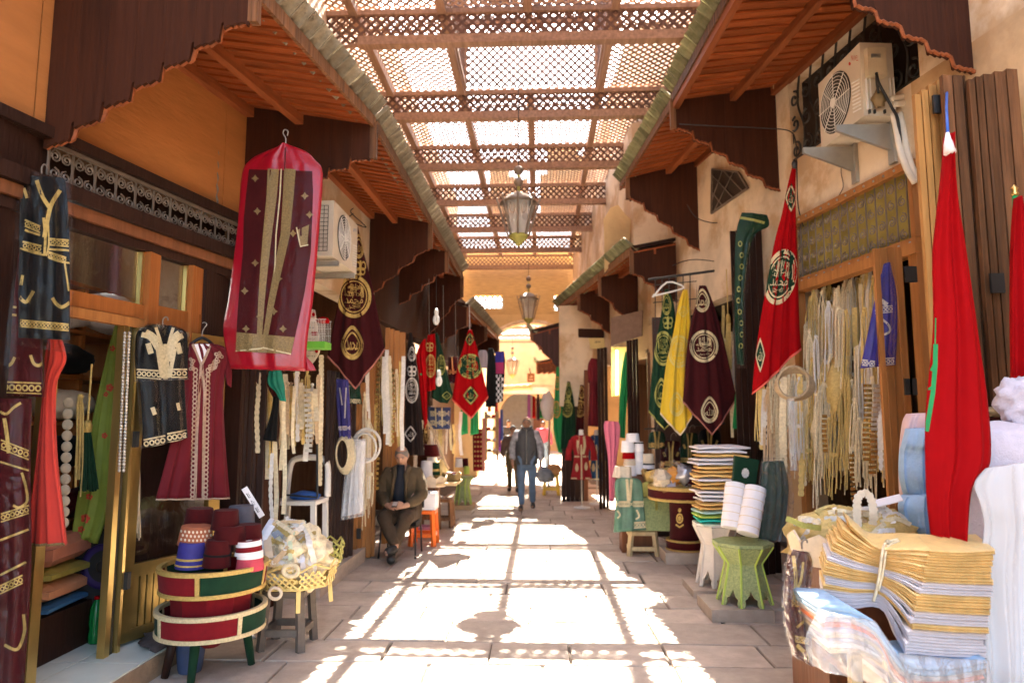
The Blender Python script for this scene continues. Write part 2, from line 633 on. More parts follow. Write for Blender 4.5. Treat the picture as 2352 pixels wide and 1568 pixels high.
def canopy(label, wa, wb, ea, eb, zw, ze, panels, side, woodm=None, slat_w=0.13, rafters=(0.42, 0.03), tiles=True, group='tiled wooden canopies over the shop fronts'):
    wa, wb, ea, eb = [V((*p, 0)) for p in (wa, wb, ea, eb)]
    root = thing('shop_canopy', label, 'canopy', ((wa.x + eb.x) / 2, (wa.y + eb.y) / 2, ze), group)
    L_ = ((wb - wa).length + (eb - ea).length) / 2
    n = max(3, int(L_ / slat_w))
    for i in range(n):
        t = (i + .5) / n
        a = wa.lerp(wb, t) + V((0, 0, zw))
        b = ea.lerp(eb, t) + V((0, 0, ze))
        part(root, 'soffit_plank', MB().bar(a, b, L_ / n * 1.16, 0.016, V((0, -0.17, 1))), wood_soffit)
    up = V((0, 0, .045))
    A, B, C, D = wa + V((0, 0, zw)) + up, ea + V((0, 0, ze)) + up, eb + V((0, 0, ze)) + up, wb + V((0, 0, zw)) + up
    part(root, 'roof_deck', MB().slab(A, B, C, D, (0, 0, 0.05)), wood_black)
    for f_ in rafters:
        a = wa.lerp(ea, f_) + V((0, 0, lerp(zw, ze, f_) - .055))
        b = wb.lerp(eb, f_) + V((0, 0, lerp(zw, ze, f_) - .055))
        part(root, 'rafter', MB().bar(a, b, 0.07, 0.09), wood_rafter)
    part(root, 'eave_board', MB().bar(ea + V((0, 0, ze + .03)), eb + V((0, 0, ze + .03)), 0.03, 0.10), wood_old)
    if tiles:
        m = int((eb - ea).length / 0.14)
        d = (eb - ea).normalized()
        ang = math.atan2(d.y, d.x)
        for i in range(m):
            p = ea.lerp(eb, (i + .5) / m) + V((side * 0.02, 0, ze + .075 + rnd.uniform(-.006, .006)))
            o = share(root, 'roof_tile', tile_mesh(side > 0), p, (radians(-42) + rnd.uniform(-.06, .06), 0, (ang + pi if side > 0 else ang) + rnd.uniform(-.05, .05)))
    for (t, dw, de, back) in panels:
        a, b = wa.lerp(wb, t), ea.lerp(eb, t)
        a = a + V((0, back, 0))
        Lp = (b - a).length
        nb = max(3, int(Lp / 0.17))
        dirp = (b - a).normalized()
        thick = dirp.cross(V((0, 0, 1))) * 0.028
        nsc = max(3, round(Lp / 0.19))
        for i in range(nb):
            s0, s1 = i / nb + .0005, (i + 1) / nb - .0005
            poly = [a.lerp(b, s0) + V((0, 0, lerp(zw, ze, s0) + .02)), a.lerp(b, s1) + V((0, 0, lerp(zw, ze, s1) + .02))]
            for q in range(15):
                s = lerp(s1, s0, q / 14)
                zb = lerp(zw - dw, ze - de, min(1, s * 1.06)) + scal(s, nsc)
                poly.append(a.lerp(b, s) + V((0, 0, zb)))
            part(root, 'panel_board', MB().prism(poly, thick), woodm or wood_dark)
        # moulded edge that follows the scallops
        pts = []
        for q in range(nsc * 10 + 1):
            s = q / (nsc * 10)
            pts.append(a.lerp(b, s) + V((0, 0, lerp(zw - dw, ze - de, min(1, s * 1.06)) + scal(s, nsc) + .008)) - thick * 0.25)
        part(root, 'scalloped_moulding', MB().tube(pts, 0.014, 5), wood_rafter)
        part(root, 'end_post', MB().bar(b + V((0, 0, ze - de - .03)), b + V((0, 0, ze + .02)), 0.06, 0.06), wood_old)
    return root

canopy('nearest tiled canopy over the brass shopfront, with a dark scalloped end panel', (-3.01, 3.90), (-2.63, 5.82), (-1.76, 3.92), (-1.49, 5.88), 4.50, 4.33,
       [(0.0, 1.17, .17, 0), (1.0, 0.95, .28, 0)], -1)
canopy('middle tiled canopy above the maroon banner and small air conditioner', (-2.42, 5.95), (-2.30, 9.0), (-1.49, 5.95), (-1.475, 9.0), 4.50, 4.33, [(1.0, 1.15, .32, 0)], -1)
canopy('long tiled canopy above the row of hanging flags and bare bulbs', (-2.30, 9.1), (-2.1, 12.6), (-1.475, 9.1), (-1.45, 12.6), 4.48, 4.33, [(0.42, 1.0, .3, 0), (1.0, 1.25, .35, 0)], -1)
canopy('low curved canopy before the stone arch, over hanging shirts', (-2.05, 13.3), (-1.75, 18.6), (-1.40, 13.3), (-1.13, 18.6), 4.0, 3.85, [(0.0, .9, .3, 0), (0.5, 1.0, .3, 0), (1.0, .9, .3, 0)], -1)
canopy('big mossy canopy above the large air conditioner', (3.14, 4.8), (2.66, 7.38), (1.68, 4.6), (1.51, 7.42), 5.38, 5.25, [(0.0, 1.22, .3, 0), (1.0, 1.22, .3, 0)], 1, rafters=(0.42, 0.03, 0.97))
canopy('mossy canopy over the yellow and maroon banners', (2.64, 7.45), (2.2, 9.9), (1.51, 7.5), (1.26, 10.3), 5.35, 5.22, [(0.82, 1.35, .3, 0)], 1, rafters=(0.42, 0.03))
canopy('lower mossy canopy past the broken plaster pier', (2.05, 10.1), (1.05, 15.3), (1.37, 10.0), (0.42, 15.5), 4.3, 4.15, [(0.0, 0.9, .3, 0), (0.33, 1.1, .3, 0), (0.62, 1.0, .3, 0)], 1, rafters=(0.45,))

# ================================================================== buildings
def wallseg(root, name, x0, y0, x1, y1, z0, z1, mat, out, t=0.22):
    """upright slab whose street face runs through the two plan points; out = +1 if the building lies to the right"""
    a, b = V((x0, y0, z0)), V((x1, y1, z0))
    n = (b - a).cross(V((0, 0, 1))).normalized() * (1 if out > 0 else -1)
    if out > 0 and n.x < 0 or out < 0 and n.x > 0:
        n = -n
    up = V((0, 0, z1 - z0))
    return part(root, name, MB().slab(a, b, b + up, a + up, n * t), mat)

# ---- left building
def lwx(y):
    return -2.85 + .2 * (y - 4.7)
lb = thing('left_building', 'tall shaded building along the left of the street, holding the shops', 'building', (-2.9, 8, 0))
wallseg(lb, 'upper_wall', -3.1, -4, -2.62, 6.1, 4.62, 8.2, plaster, -1)
wallseg(lb, 'upper_wall', -2.55, 6.1, -2.45, 20, 4.64, 8.2, plaster, -1)
wallseg(lb, 'near_wall', -3.6, -4, -3.2, 2.6, 0, 4.63, plaster_tan, -1)
# orange wood panelling over the shopfront, in three panels
for ya, yb in ((2.2, 3.80), (3.81, 5.52), (5.53, 6.08)):
    wallseg(lb, 'wall_panel', lwx(ya), ya, lwx(yb), yb, 3.44, 4.60, wood_panel, -1, .05)
wallseg(lb, 'wall', -2.42, 6.12, -2.30, 9.3, 3.15, 4.63, plaster, -1)
wallseg(lb, 'wall', -2.30, 9.3, -2.10, 13.1, 3.10, 4.63, wood_dark, -1)
wallseg(lb, 'wall', -2.05, 13.2, -1.75, 20, 2.9, 4.63, wood_dark, -1)
wallseg(lb, 'return_wall', -2.9, 6.09, -2.30, 6.11, 3.0, 4.63, wood_dark, -1, .1)
for ya, yb in ((6.1, 6.4), (8.95, 9.3), (13.0, 13.3)):
    wallseg(lb, 'pier', wl(ya), ya, wl(yb), yb, 0, 3.14, wood_dark, -1)

# shop rooms behind the open fronts
def room(root, x0, x1, y0, y1, z0, z1, mat=None, back=None):
    m_ = MB()
    s = 1 if x1 > x0 else -1
    m_.span(x1, x1 + s * .1, y0, y1, z0, z1)
    part(root, 'back_wall', m_, back or mat or dark)
    part(root, 'side_wall', MB().span(x0 + s * .06, x1, y0 - .06, y0, z0, z1), mat or dark)
    part(root, 'side_wall', MB().span(x0 + s * .06, x1, y1, y1 + .06, z0, z1), mat or dark)
    part(root, 'room_ceiling', MB().span(x0 + s * .06, x1, y0, y1, z1, z1 + .06), mat or dark)

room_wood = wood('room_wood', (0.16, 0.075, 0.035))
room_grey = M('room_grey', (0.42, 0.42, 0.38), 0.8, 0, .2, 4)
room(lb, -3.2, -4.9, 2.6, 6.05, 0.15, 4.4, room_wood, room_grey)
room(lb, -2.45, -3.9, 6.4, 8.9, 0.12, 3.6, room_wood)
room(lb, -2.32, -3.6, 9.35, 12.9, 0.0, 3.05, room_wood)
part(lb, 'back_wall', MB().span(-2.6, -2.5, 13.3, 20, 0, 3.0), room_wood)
# tiled shop floor, each tile its own
floor_t = M('floor_tile', (0.62, 0.66, 0.60), 0.25, 0, .12, 4, rndv=.04)
part(lb, 'floor_slab', MB().span(-4.9, -2.54, 2.4, 6.05, 0.0, 0.138), M('step_stone', (0.36, 0.25, 0.16), .85, 0, .4, 7, .3))
for i in range(6):
    for j in range(7):
        xa, ya = -2.545 - .42 * (i + 1), 2.45 + .50 * j
        part(lb, 'floor_tile', MB().span(xa + .004, xa + .416, ya + .004, ya + .496, .136, .150), floor_t)
part(lb, 'door_step', MB().span(-2.45, -2.10, 6.65, 8.35, 0.0, 0.16), stone)
part(lb, 'shop_floor', MB().span(-3.9, -2.45, 6.4, 9.0, 0.0, 0.13), stone)
part(lb, 'door_step', MB().span(-2.6, -2.22, 8.4, 9.2, 0.0, 0.10), stone)

# ---- right building: face line X = 2.64 - .19 (Y - 7.4)
RWL = (3.476, 3.0, 2.64, 7.4)
def rx(y):
    return 2.64 - .19 * (y - 7.4)
rb = thing('right_building', 'plastered building along the right of the street, patched tan and cream', 'building', (3, 8, 0))
def rseg(name, ya, yb, z0, z1, mat, d=0.0, t=.22):
    return wallseg(rb, name, rx(ya) + d, ya, rx(yb) + d, yb, z0, z1, mat, 1, t)
rseg('near_wall', -4, 5.40, 0, 4.4, plaster_tan)
rseg('wall', 5.40, 7.12, 3.74, 4.40, plaster)
rseg('upper_wall', -4, 5.30, 4.4, 8.2, plaster)
rseg('upper_wall', 5.30, 7.20, 5.30, 8.2, plaster)
rseg('wall', 7.12, 8.3, 3.0, 5.5, plaster)
rseg('pier', 7.12, 7.55, 0, 3.0, plaster)
rseg('wall', 8.3, 11.4, 3.25, 5.5, plaster)
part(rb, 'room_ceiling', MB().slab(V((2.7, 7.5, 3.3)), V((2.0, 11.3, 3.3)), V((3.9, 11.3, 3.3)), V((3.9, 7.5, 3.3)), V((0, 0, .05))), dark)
rseg('pier', 11.25, 11.55, 0, 3.25, plaster)
wallseg(rb, 'upper_wall', 2.55, 7.3, 2.2, 10.5, 5.5, 8.2, plaster, 1)
wallseg(rb, 'upper_wall', 2.2, 10.5, 1.55, 11.0, 4.36, 8.2, plaster, 1)
wallseg(rb, 'upper_wall', 1.55, 11.0, 1.0, 20, 4.36, 8.2, plaster, 1)
wallseg(rb, 'wall', 1.85, 11.55, 1.1, 14.4, 2.75, 4.3, plaster, 1)
wallseg(rb, 'plaster_face', 1.28, 14.4, 0.42, 14.55, 1.95, 4.1, plaster, 1, .2)
wallseg(rb, 'wall', 0.75, 14.6, 0.7, 20, 0, 4.0, plaster_tan, 1)
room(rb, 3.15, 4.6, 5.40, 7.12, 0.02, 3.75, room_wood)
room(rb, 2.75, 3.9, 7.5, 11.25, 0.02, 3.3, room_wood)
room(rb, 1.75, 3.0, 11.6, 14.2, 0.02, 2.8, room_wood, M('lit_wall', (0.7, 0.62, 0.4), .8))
# wooden frame and base board of the near shop
for ya in (5.42, 7.08):
    part(rb, 'door_post', MB().bar((rx(ya) - .02, ya, 0), (rx(ya) - .02, ya, 3.06), .09, .12, V((0, 1, 0))), wood_honey)
part(rb, 'door_lintel', MB().bar((rx(5.36) - .03, 5.36, 3.03), (rx(7.14) - .03, 7.14, 3.03), .12, .09), wood_honey)
part(rb, 'counter_front', MB().slab(V((rx(5.5) + .05, 5.5, 0)), V((rx(7.0) + .05, 7.0, 0)), V((rx(7.0) + .05, 7.0, .8)), V((rx(5.5) + .05, 5.5, .8)), V((.05, 0, 0))), wood_honey)

# broken plaster pier standing over the lower canopy
pier = MB()
q = [P(x_, y_, 11.2) for x_, y_ in ((1388, 620), (1388, 540), (1386, 505), (1402, 478), (1420, 470), (1436, 492), (1450, 505), (1446, 560), (1452, 575), (1440, 600))]
pier.prism(q, (0.05, 0.5, 0))
solo('plaster_pier', pier, plaster_sand, 'broken pale plaster pier standing on the lower canopy in sunlight', 'pier')

# ---- arch across the street and what lies behind it
def arch_wall(root, yy, t, xl, xr, z1, cx, half, spring, rise, mat, n=14, name='arch_wall'):
    out = [(cx - half, 0)] + [(cx - half * cos(pi * i / n), spring + rise * sin(pi * i / n) ** .9) for i in range(n + 1)] + [(cx + half, 0)]
    m_ = MB()
    poly = [V((xl, yy, 0)), V((cx - half, yy, 0))]
    # left leg, top pieces and right leg as separate convex prisms
    m_.prism([V((xl, yy, 0)), V((cx - half, yy, 0)), V((cx - half, yy, z1)), V((xl, yy, z1))], (0, t, 0))
    m_.prism([V((cx + half, yy, 0)), V((xr, yy, 0)), V((xr, yy, z1)), V((cx + half, yy, z1))], (0, t, 0))
    for i in range(1, n + 1):
        a, b = out[i], out[i + 1]
        m_.prism([V((a[0], yy, a[1])), V((b[0], yy, b[1])), V((b[0], yy, z1)), V((a[0], yy, z1))], (0, t, 0))
    return part(root, name, m_, mat)

arch = thing('stone_arch', 'sandy plastered arch across the street beyond the last lattice bay', 'arch', (0, 20.2, 0))
arch_wall(arch, 20.2, 0.6, -2.6, 3.0, 4.78, -0.28, 1.55, 3.0, 1.55, plaster_sand)
tr = MB()
tr.tube([(-0.28 - 1.57 * cos(pi * i / 20), 20.17, 3.0 + 1.57 * sin(pi * i / 20) ** .9) for i in range(21)], 0.06, 6)
part(arch, 'arch_moulding', tr, plaster, True)
for xa, xb, za, zb in ((-2.6, 3.0, 5.38, 6.7), (-2.6, -1.98, 4.785, 5.375), (-1.12, 0.45, 4.785, 5.375), (1.05, 3.0, 4.785, 5.375), (-1.98, -1.12, 4.785, 4.98), (0.45, 1.05, 4.785, 4.9)):
    part(arch, 'reed_panel', MB().span(xa, xb, 20.25, 20.5, za, zb), reed)
for xa, xb, za, zb in ((-1.98, -1.12, 4.98, 5.375), (0.45, 1.05, 4.9, 5.375)):
    part(arch, 'lattice_window', join(lat_strips((xa, 20.3, za), (1, 0, 0), (0, 0, 1), xb - xa, zb - za, pitch=.10, w=.04)), wood_lat, kind='stuff')

gate = thing('gate_building', 'sunlit cream building with a pointed gateway closing the far end of the street', 'building', (0, 36, 0))
arch_wall(gate, 36, 0.8, -6, 8, 5.9, -0.95, 1.15, 1.7, 1.35, plaster_sand)
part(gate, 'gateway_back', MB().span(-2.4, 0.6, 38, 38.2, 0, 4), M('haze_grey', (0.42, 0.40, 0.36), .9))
part(gate, 'gateway_shade_slab', MB().span(-2.6, 0.8, 36.8, 38.2, 3.5, 3.8), plaster_sand)  # unseen slab added to keep the sun out of the gateway
part(gate, 'side_wall', MB().span(-2.5, -2.3, 36.8, 38, 0, 3.5), plaster_sand)
part(gate, 'side_wall', MB().span(0.5, 0.7, 36.8, 38, 0, 3.5), plaster_sand)
part(gate, 'gate_door', MB().span(-0.35, 0.15, 36.3, 36.4, 0, 2.9), wood_brown)
part(gate, 'parapet', MB().span(-2.6, 0.7, 35.75, 35.99, 2.95, 3.3), plaster)
fw = thing('far_shops', 'row of far stone shop walls beyond the arch, on both sides', 'building', (0, 28, 0))
part(fw, 'wall', MB().span(-2.6, -2.2, 20.8, 36, 0, 4.2), plaster_sand)
part(fw, 'wall', MB().span(1.3, 1.8, 20.8, 36, 0, 6.5), plaster_tan)
froof = thing('far_lattice', 'small lattice roof seen through the stone arch', 'roof', (0, 23, 4.9))
part(froof, 'lattice_sheet', join(lat_strips((-2.2, 20.9, 4.9), (1, 0, 0), (0, 1, 0.0), 3.5, 7.0, pitch=.17, w=.06)), wood_lat, kind='stuff')
for yy in (21.2, 23.4, 25.6, 27.8):
    part(froof, 'beam', MB().bar((-2.2, yy, 4.8), (1.3, yy, 4.8), .07, .08), wood_roof)
canopy('small tiled porch jutting from the right beyond the arch', (1.3, 25.2), (1.3, 27), (-0.1, 25.2), (-0.1, 27), 3.95, 3.7, [(0.0, .55, .35, 0)], 1, tiles=True)

# closed masses behind the shops
part(lb, 'rear_wall', MB().span(-5.4, -5.1, -4, 36, -0.02, 8.2), plaster_tan)
part(lb, 'upper_floor', MB().span(-5.1, -2.62, -4, 20, 4.66, 4.74), plaster_tan)
part(rb, 'rear_wall', MB().span(6.2, 6.5, -4, 36, -0.02, 8.2), plaster_tan)
for ya, yb, xx in ((-4, 5.3, 3.4), (5.3, 7.3, 2.95), (7.3, 11, 2.6), (11, 20, 1.8)):
    part(rb, 'upper_floor', MB().span(xx, 6.2, ya, yb, 5.32, 5.38), plaster_tan)
# ================================================================== cloth, print and small builders
def smooth(pts, k):
    """Catmull-Rom through pts, k steps for each span"""
    n = len(pts)
    out = []
    for i in range(n - 1):
        p0, p1, p2, p3 = pts[max(i - 1, 0)], pts[i], pts[i + 1], pts[min(i + 2, n - 1)]
        for j in range(k):
            t = j / k
            out.append(.5 * ((2 * p1) + (p2 - p0) * t + (2 * p0 - 5 * p1 + 4 * p2 - p3) * t * t + (3 * p1 - p0 - 3 * p2 + p3) * t ** 3))
    out.append(pts[-1])
    return out

def drape(rows, bottom=None, nu=28, k=6, folds=4.0, amp=.012, th=.03, bulge=.02, seed=0, fade=.35, sharp=False, bstart=.45):
    """hanging cloth between left and right edges seen at (xl,yl,xr,yr,Yl[,Yr]); closed, with a back"""
    rg = random.Random(seed)
    Lp = [P(r[0], r[1], r[4]) for r in rows]
    Rp = [P(r[2], r[3], r[5] if len(r) > 5 else r[4]) for r in rows]
    if sharp:
        Ls, Rs = [], []
        for i in range(len(rows) - 1):
            for j in range(k):
                Ls.append(Lp[i].lerp(Lp[i + 1], j / k)); Rs.append(Rp[i].lerp(Rp[i + 1], j / k))
        Ls.append(Lp[-1]); Rs.append(Rp[-1])
    else:
        Ls, Rs = smooth(Lp, k), smooth(Rp, k)
    nv = len(Ls) - 1
    dev = None
    if bottom:
        Yb = rows[-1][4]
        seg = [0]
        for a, b in zip(bottom, bottom[1:]):
            seg.append(seg[-1] + hypot(b[0] - a[0], b[1] - a[1]))
        def B(u):
            s = u * seg[-1]
            for i in range(len(seg) - 1):
                if s <= seg[i + 1] + 1e-6:
                    t = (s - seg[i]) / max(1e-6, seg[i + 1] - seg[i])
                    return P(lerp(bottom[i][0], bottom[i + 1][0], t), lerp(bottom[i][1], bottom[i + 1][1], t), Yb if len(rows[-1]) < 6 else lerp(rows[-1][4], rows[-1][5], u))
        dev = [B(i / nu) - Ls[-1].lerp(Rs[-1], i / nu) for i in range(nu + 1)]
    ph = [rg.uniform(0, 6) for _ in range(4)]
    def off(u, v):
        g = fade + (1 - fade) * v
        a = sin(2 * pi * folds * u + ph[0] + 1.1 * sin(2.2 * v + ph[1])) + .5 * sin(2 * pi * folds * 1.73 * u + ph[2] - 1.5 * v) + .25 * sin(2 * pi * folds * 3.1 * u + ph[3] + 3 * v)
        return amp * g * a
    front, back = [], []
    for j in range(nv + 1):
        v = j / nv
        l, r = Ls[j], Rs[j]
        d = r - l
        n = V((d.y, -d.x, 0))
        n = n.normalized() if n.length > 1e-6 else V((0, -1, 0))
        if n.dot(EYE - l) < 0:
            n = -n
        wv = max(0, (v - bstart) / (1 - bstart)) ** 1.5
        fr, bk = [], []
        for i in range(nu + 1):
            u = i / nu
            e = sin(pi * u)
            p = l.lerp(r, u) + (dev[i] * wv if dev else V())
            o = n * (bulge * e + off(u, v))
            fr.append(p + o)
            bk.append(p + o - n * (.004 + th * sqrt(max(0, e))))
        front.append(fr); back.append(bk)
    m_ = MB()
    for g in (front, back):
        k0 = len(m_.v)
        m_.v += [tuple(p) for r in g for p in r]
        w = nu + 1
        for j in range(nv):
            for i in range(nu):
                f_ = (k0 + j * w + i, k0 + j * w + i + 1, k0 + (j + 1) * w + i + 1, k0 + (j + 1) * w + i)
                m_.f.append(f_ if g is front else f_[::-1])
    w = nu + 1
    N_ = w * (nv + 1)
    for j in range(nv):
        for i in (0, nu):
            a, b = j * w + i, (j + 1) * w + i
            m_.f.append((a, b, b + N_, a + N_))
    for i in range(nu):
        for j in (0, nv):
            a, b = j * w + i, j * w + i + 1
            m_.f.append((a, b, b + N_, a + N_))
    m_.front = (nv, nu)
    return m_

def edge_strip(m_, side='bottom', w=.02, off=.006):
    """trim lying on the border of a drape"""
    nv, nu = m_.front
    g = lambda j, i: V(m_.v[j * (nu + 1) + i])
    r = MB()
    if side == 'bottom':
        ring = [(g(nv, i), g(nv - 1, i)) for i in range(nu + 1)]
    elif side == 'left':
        ring = [(g(j, 0), g(j, 1)) for j in range(nv + 1)]
    else:
        ring = [(g(j, nu), g(j, nu - 1)) for j in range(nv + 1)]
    rings = []
    for a, b in ring:
        d = (b - a).normalized()
        t = (EYE - a).normalized() * off
        rings.append([a - d * .003 + t, a + d * w + t, a + d * w - t, a - d * .003 - t])
    return r.loft(rings)

_glyph = {}
def text_mesh(s):
    if s not in _glyph:
        c = bpy.data.curves.new('lettering', 'FONT')
        c.body = s
        c.resolution_u = 1
        o = bpy.data.objects.new('lettering', c)
        COL.objects.link(o)
        bpy.context.view_layer.update()
        me = bpy.data.meshes.new_from_object(o.evaluated_get(bpy.context.evaluated_depsgraph_get()))
        vs = [(v.co.x, v.co.y) for v in me.vertices]
        fs = [tuple(p.vertices) for p in me.polygons]
        bpy.data.objects.remove(o)
        bpy.data.curves.remove(c)
        bpy.data.meshes.remove(me)
        if vs:
            x0, x1 = min(p[0] for p in vs), max(p[0] for p in vs)
            y0, y1 = min(p[1] for p in vs), max(p[1] for p in vs)
            vs = [((p[0] - x0) / max(1e-6, x1 - x0) - .5, .5 - (p[1] - y0) / max(1e-6, y1 - y0)) for p in vs]
        _glyph[s] = (vs, fs)
    return _glyph[s]

AR_ALLAH = '\uFDF2'
AR_MUH = '\uFEAA\uFEE4\uFEA4\uFEE3'
AR_RASUL = '\uFEDD\uFEEE\uFEB3\uFEAD'
AR_LA = '\uFEEA\uFEDF\uFE87 \uFEFB'
AR_ILLA = '\uFDF2 \uFEFB\uFE87'

class Dec:
    """print or embroidery: flat shapes given where they are seen, laid on the surface that is really there"""
    def __init__(s, surf, off=.004):
        s.t = BVHTree.FromPolygons([V(p) for p in surf.v], surf.f)
        s.off = off
        s.m = MB()
        s.Y = sum(p[1] for p in surf.v) / len(surf.v)

    def pt(s, x, y):
        d = ray(x, y).normalized()
        h = s.t.ray_cast(EYE, d)
        if h[0] is None:
            h = s.t.find_nearest(P(x, y, s.Y))
            return V(h[0]) - d * s.off
        s.Y = h[0].y
        return h[0] - d * s.off

    def quad(s, pts):
        q = [s.pt(*p) for p in pts]
        s.m.add(q, [tuple(range(len(q)))])

    def grid(s, x0, x1, y0, y1, nx=4, ny=4, f=None):
        f = f or (lambda x, y: (x, y))
        vs = [s.pt(*f(lerp(x0, x1, i / nx), lerp(y0, y1, j / ny))) for j in range(ny + 1) for i in range(nx + 1)]
        fs = [(j * (nx + 1) + i, j * (nx + 1) + i + 1, (j + 1) * (nx + 1) + i + 1, (j + 1) * (nx + 1) + i) for j in range(ny) for i in range(nx)]
        s.m.add(vs, fs)

    def ring(s, cx, cy, rx, ry, w, n=36, shape=None, wy=None):
        shape = shape or (lambda a: (cos(a), sin(a)))
        k = (1 - w / rx)
        vs = []
        for i in range(n):
            c, d = shape(2 * pi * i / n)
            vs.append(s.pt(cx + rx * c, cy + ry * d))
            vs.append(s.pt(cx + rx * c * k, cy + ry * d * k))
        s.m.add(vs, [(2 * i, 2 * i + 1, (2 * i + 3) % (2 * n), (2 * i + 2) % (2 * n)) for i in range(n)])

    def disc(s, cx, cy, rx, ry, n=24, shape=None, rings=3):
        shape = shape or (lambda a: (cos(a), sin(a)))
        vs = [s.pt(cx, cy)]
        for r in range(1, rings + 1):
            for i in range(n):
                c, d = shape(2 * pi * i / n)
                vs.append(s.pt(cx + rx * c * r / rings, cy + ry * d * r / rings))
        fs = [(0, 1 + i, 1 + (i + 1) % n) for i in range(n)]
        for r in range(rings - 1):
            for i in range(n):
                a, b = 1 + r * n + i, 1 + r * n + (i + 1) % n
                fs.append((a, b, b + n, a + n))
        s.m.add(vs, fs)

    def stroke(s, pts, w, step=10, w2=None):
        q = []
        for a, b in zip(pts, pts[1:]):
            m = max(1, int(hypot(b[0] - a[0], b[1] - a[1]) / step))
            q += [(lerp(a[0], b[0], i / m), lerp(a[1], b[1], i / m)) for i in range(m)]
        q.append(pts[-1])
        vs = []
        for i, p in enumerate(q):
            a, b = q[max(i - 1, 0)], q[min(i + 1, len(q) - 1)]
            dx, dy = b[0] - a[0], b[1] - a[1]
            l = hypot(dx, dy) or 1
            ww = w if w2 is None else lerp(w, w2, i / max(1, len(q) - 1))
            vs.append(s.pt(p[0] - dy / l * ww / 2, p[1] + dx / l * ww / 2))
            vs.append(s.pt(p[0] + dy / l * ww / 2, p[1] - dx / l * ww / 2))
        s.m.add(vs, [(2 * i, 2 * i + 1, 2 * i + 3, 2 * i + 2) for i in range(len(q) - 1)])

    def text(s, t, cx, cy, w, h, rot=0.0, sh=0.0, shy=0.0):
        vs, fs = text_mesh(t)
        c, d = cos(rot), sin(rot)
        out = []
        for a, b in vs:
            a, b = a * w, b * h
            a, b = a + sh * b, b + shy * a
            out.append(s.pt(cx + a * c - b * d, cy + a * d + b * c))
        s.m.add(out, fs)

    def calli(s, cx, cy, rx, ry, seed=0, sk=0.0):
        """round composition of the shahada, in stacked lines"""
        for (t, yy, hh, ww) in ((AR_LA, -.58, .42, 1.0), (AR_ILLA, -.16, .46, 1.55), (AR_MUH, .26, .36, 1.45), (AR_RASUL + ' ' + AR_ALLAH, .64, .34, 1.0)):
            s.text(t, cx + sk * yy * ry, cy + yy * ry, ww * rx, hh * ry, sh=sk)
        rg = random.Random(seed)
        for i in range(9):
            a = rg.uniform(-.75, .75)
            l = sqrt(1 - a * a) * .9
            s.stroke([(cx + (a + sk * -l) * rx, cy - l * ry * .95), (cx + (a + .05) * rx, cy - l * ry * .1 + rg.uniform(-.2, .2) * ry)], rx * .05)
        for i in range(6):
            y_ = rg.uniform(-.7, .8)
            x_ = rg.uniform(-.3, .3)
            s.stroke([(cx + (x_ + .32 * cos(t)) * rx, cy + (y_ + .10 * sin(t)) * ry) for t in [q * .5 for q in range(7)]], rx * .055, 6)

def tear(a):                    # pointed drop outline
    c, d = cos(a), sin(a)
    k = 1 - .38 * max(0, -d) ** 1.2 * abs(c) ** .0
    return c * k, d * (1.18 if d < 0 else 1)

def lozenge(a):
    c, d = cos(a), sin(a)
    r = 1 / (abs(c) + abs(d)) ** .75
    return c * r, d * r

def banner(label, rows, bottom, mat, gold, deco, group=None, edge=None, name='banner', **kw):
    """deco: list of (kind, cx, cy, rx, ry, mat or None)"""
    m_ = drape(rows, bottom, **kw)
    b = P(*rows[0][:2], rows[0][4])
    root = thing(name, label, 'banner' if name == 'banner' else 'flag', b, group)
    part(root, 'cloth', m_, mat, True)
    if edge:
        part(root, 'fringe', edge_strip(m_, 'bottom', .022), edge, True)
    for d in deco:
        mt = d[5] if len(d) > 5 and d[5] else gold
        k_, cx, cy, rx, ry = d[:5]
        D_ = Dec(m_, .003 if 'back' in k_ else .006)
        sk = d[6] if len(d) > 6 else 0
        oval = lambda a, sk=sk: (cos(a) + sk * sin(a), sin(a))
        if k_ == 'round':
            D_.ring(cx, cy, rx, ry, rx * .17, shape=oval)
            D_.ring(cx, cy, rx * .76, ry * .76, rx * .06, shape=oval)
            D_.calli(cx, cy, rx * .72, ry * .72, int(cx), sk)
        elif k_ == 'drop':
            D_.ring(cx, cy, rx, ry, rx * .2, shape=tear)
            D_.ring(cx, cy + ry * .05, rx * .72, ry * .7, rx * .1, shape=tear)
            D_.text(AR_MUH if int(cx) % 2 else AR_ALLAH, cx, cy + ry * .05, rx * 1.05, ry * .7)
            D_.stroke([(cx - rx * .5, cy + ry * .55), (cx, cy + ry * .8), (cx + rx * .5, cy + ry * .55)], rx * .12, 5)
        elif k_ == 'loz':
            D_.ring(cx, cy, rx, ry, rx * .22, shape=lozenge)
            D_.text(AR_ALLAH, cx, cy, rx * .9, ry * .7)
        elif k_ == 'knot':
            for a in (-.5, .5):
                D_.ring(cx + a * rx, cy - ry * .3, rx * .5, ry * .62, rx * .2, 16)
                D_.ring(cx + a * rx * .8, cy + ry * .4, rx * .45, ry * .5, rx * .18, 14)
            D_.stroke([(cx, cy - ry), (cx, cy + ry)], rx * .3)
        elif k_ == 'back':
            D_.disc(cx, cy, rx, ry, shape=oval)
        else:
            D_.disc(cx, cy, rx, ry, shape=tear if k_ == 'tback' else lozenge)
        part(root, {'round': 'roundel', 'drop': 'drop_motif', 'loz': 'lozenge_motif', 'knot': 'knot_motif'}.get(k_, 'motif_ground'), D_.m, mt)
    return root, m_

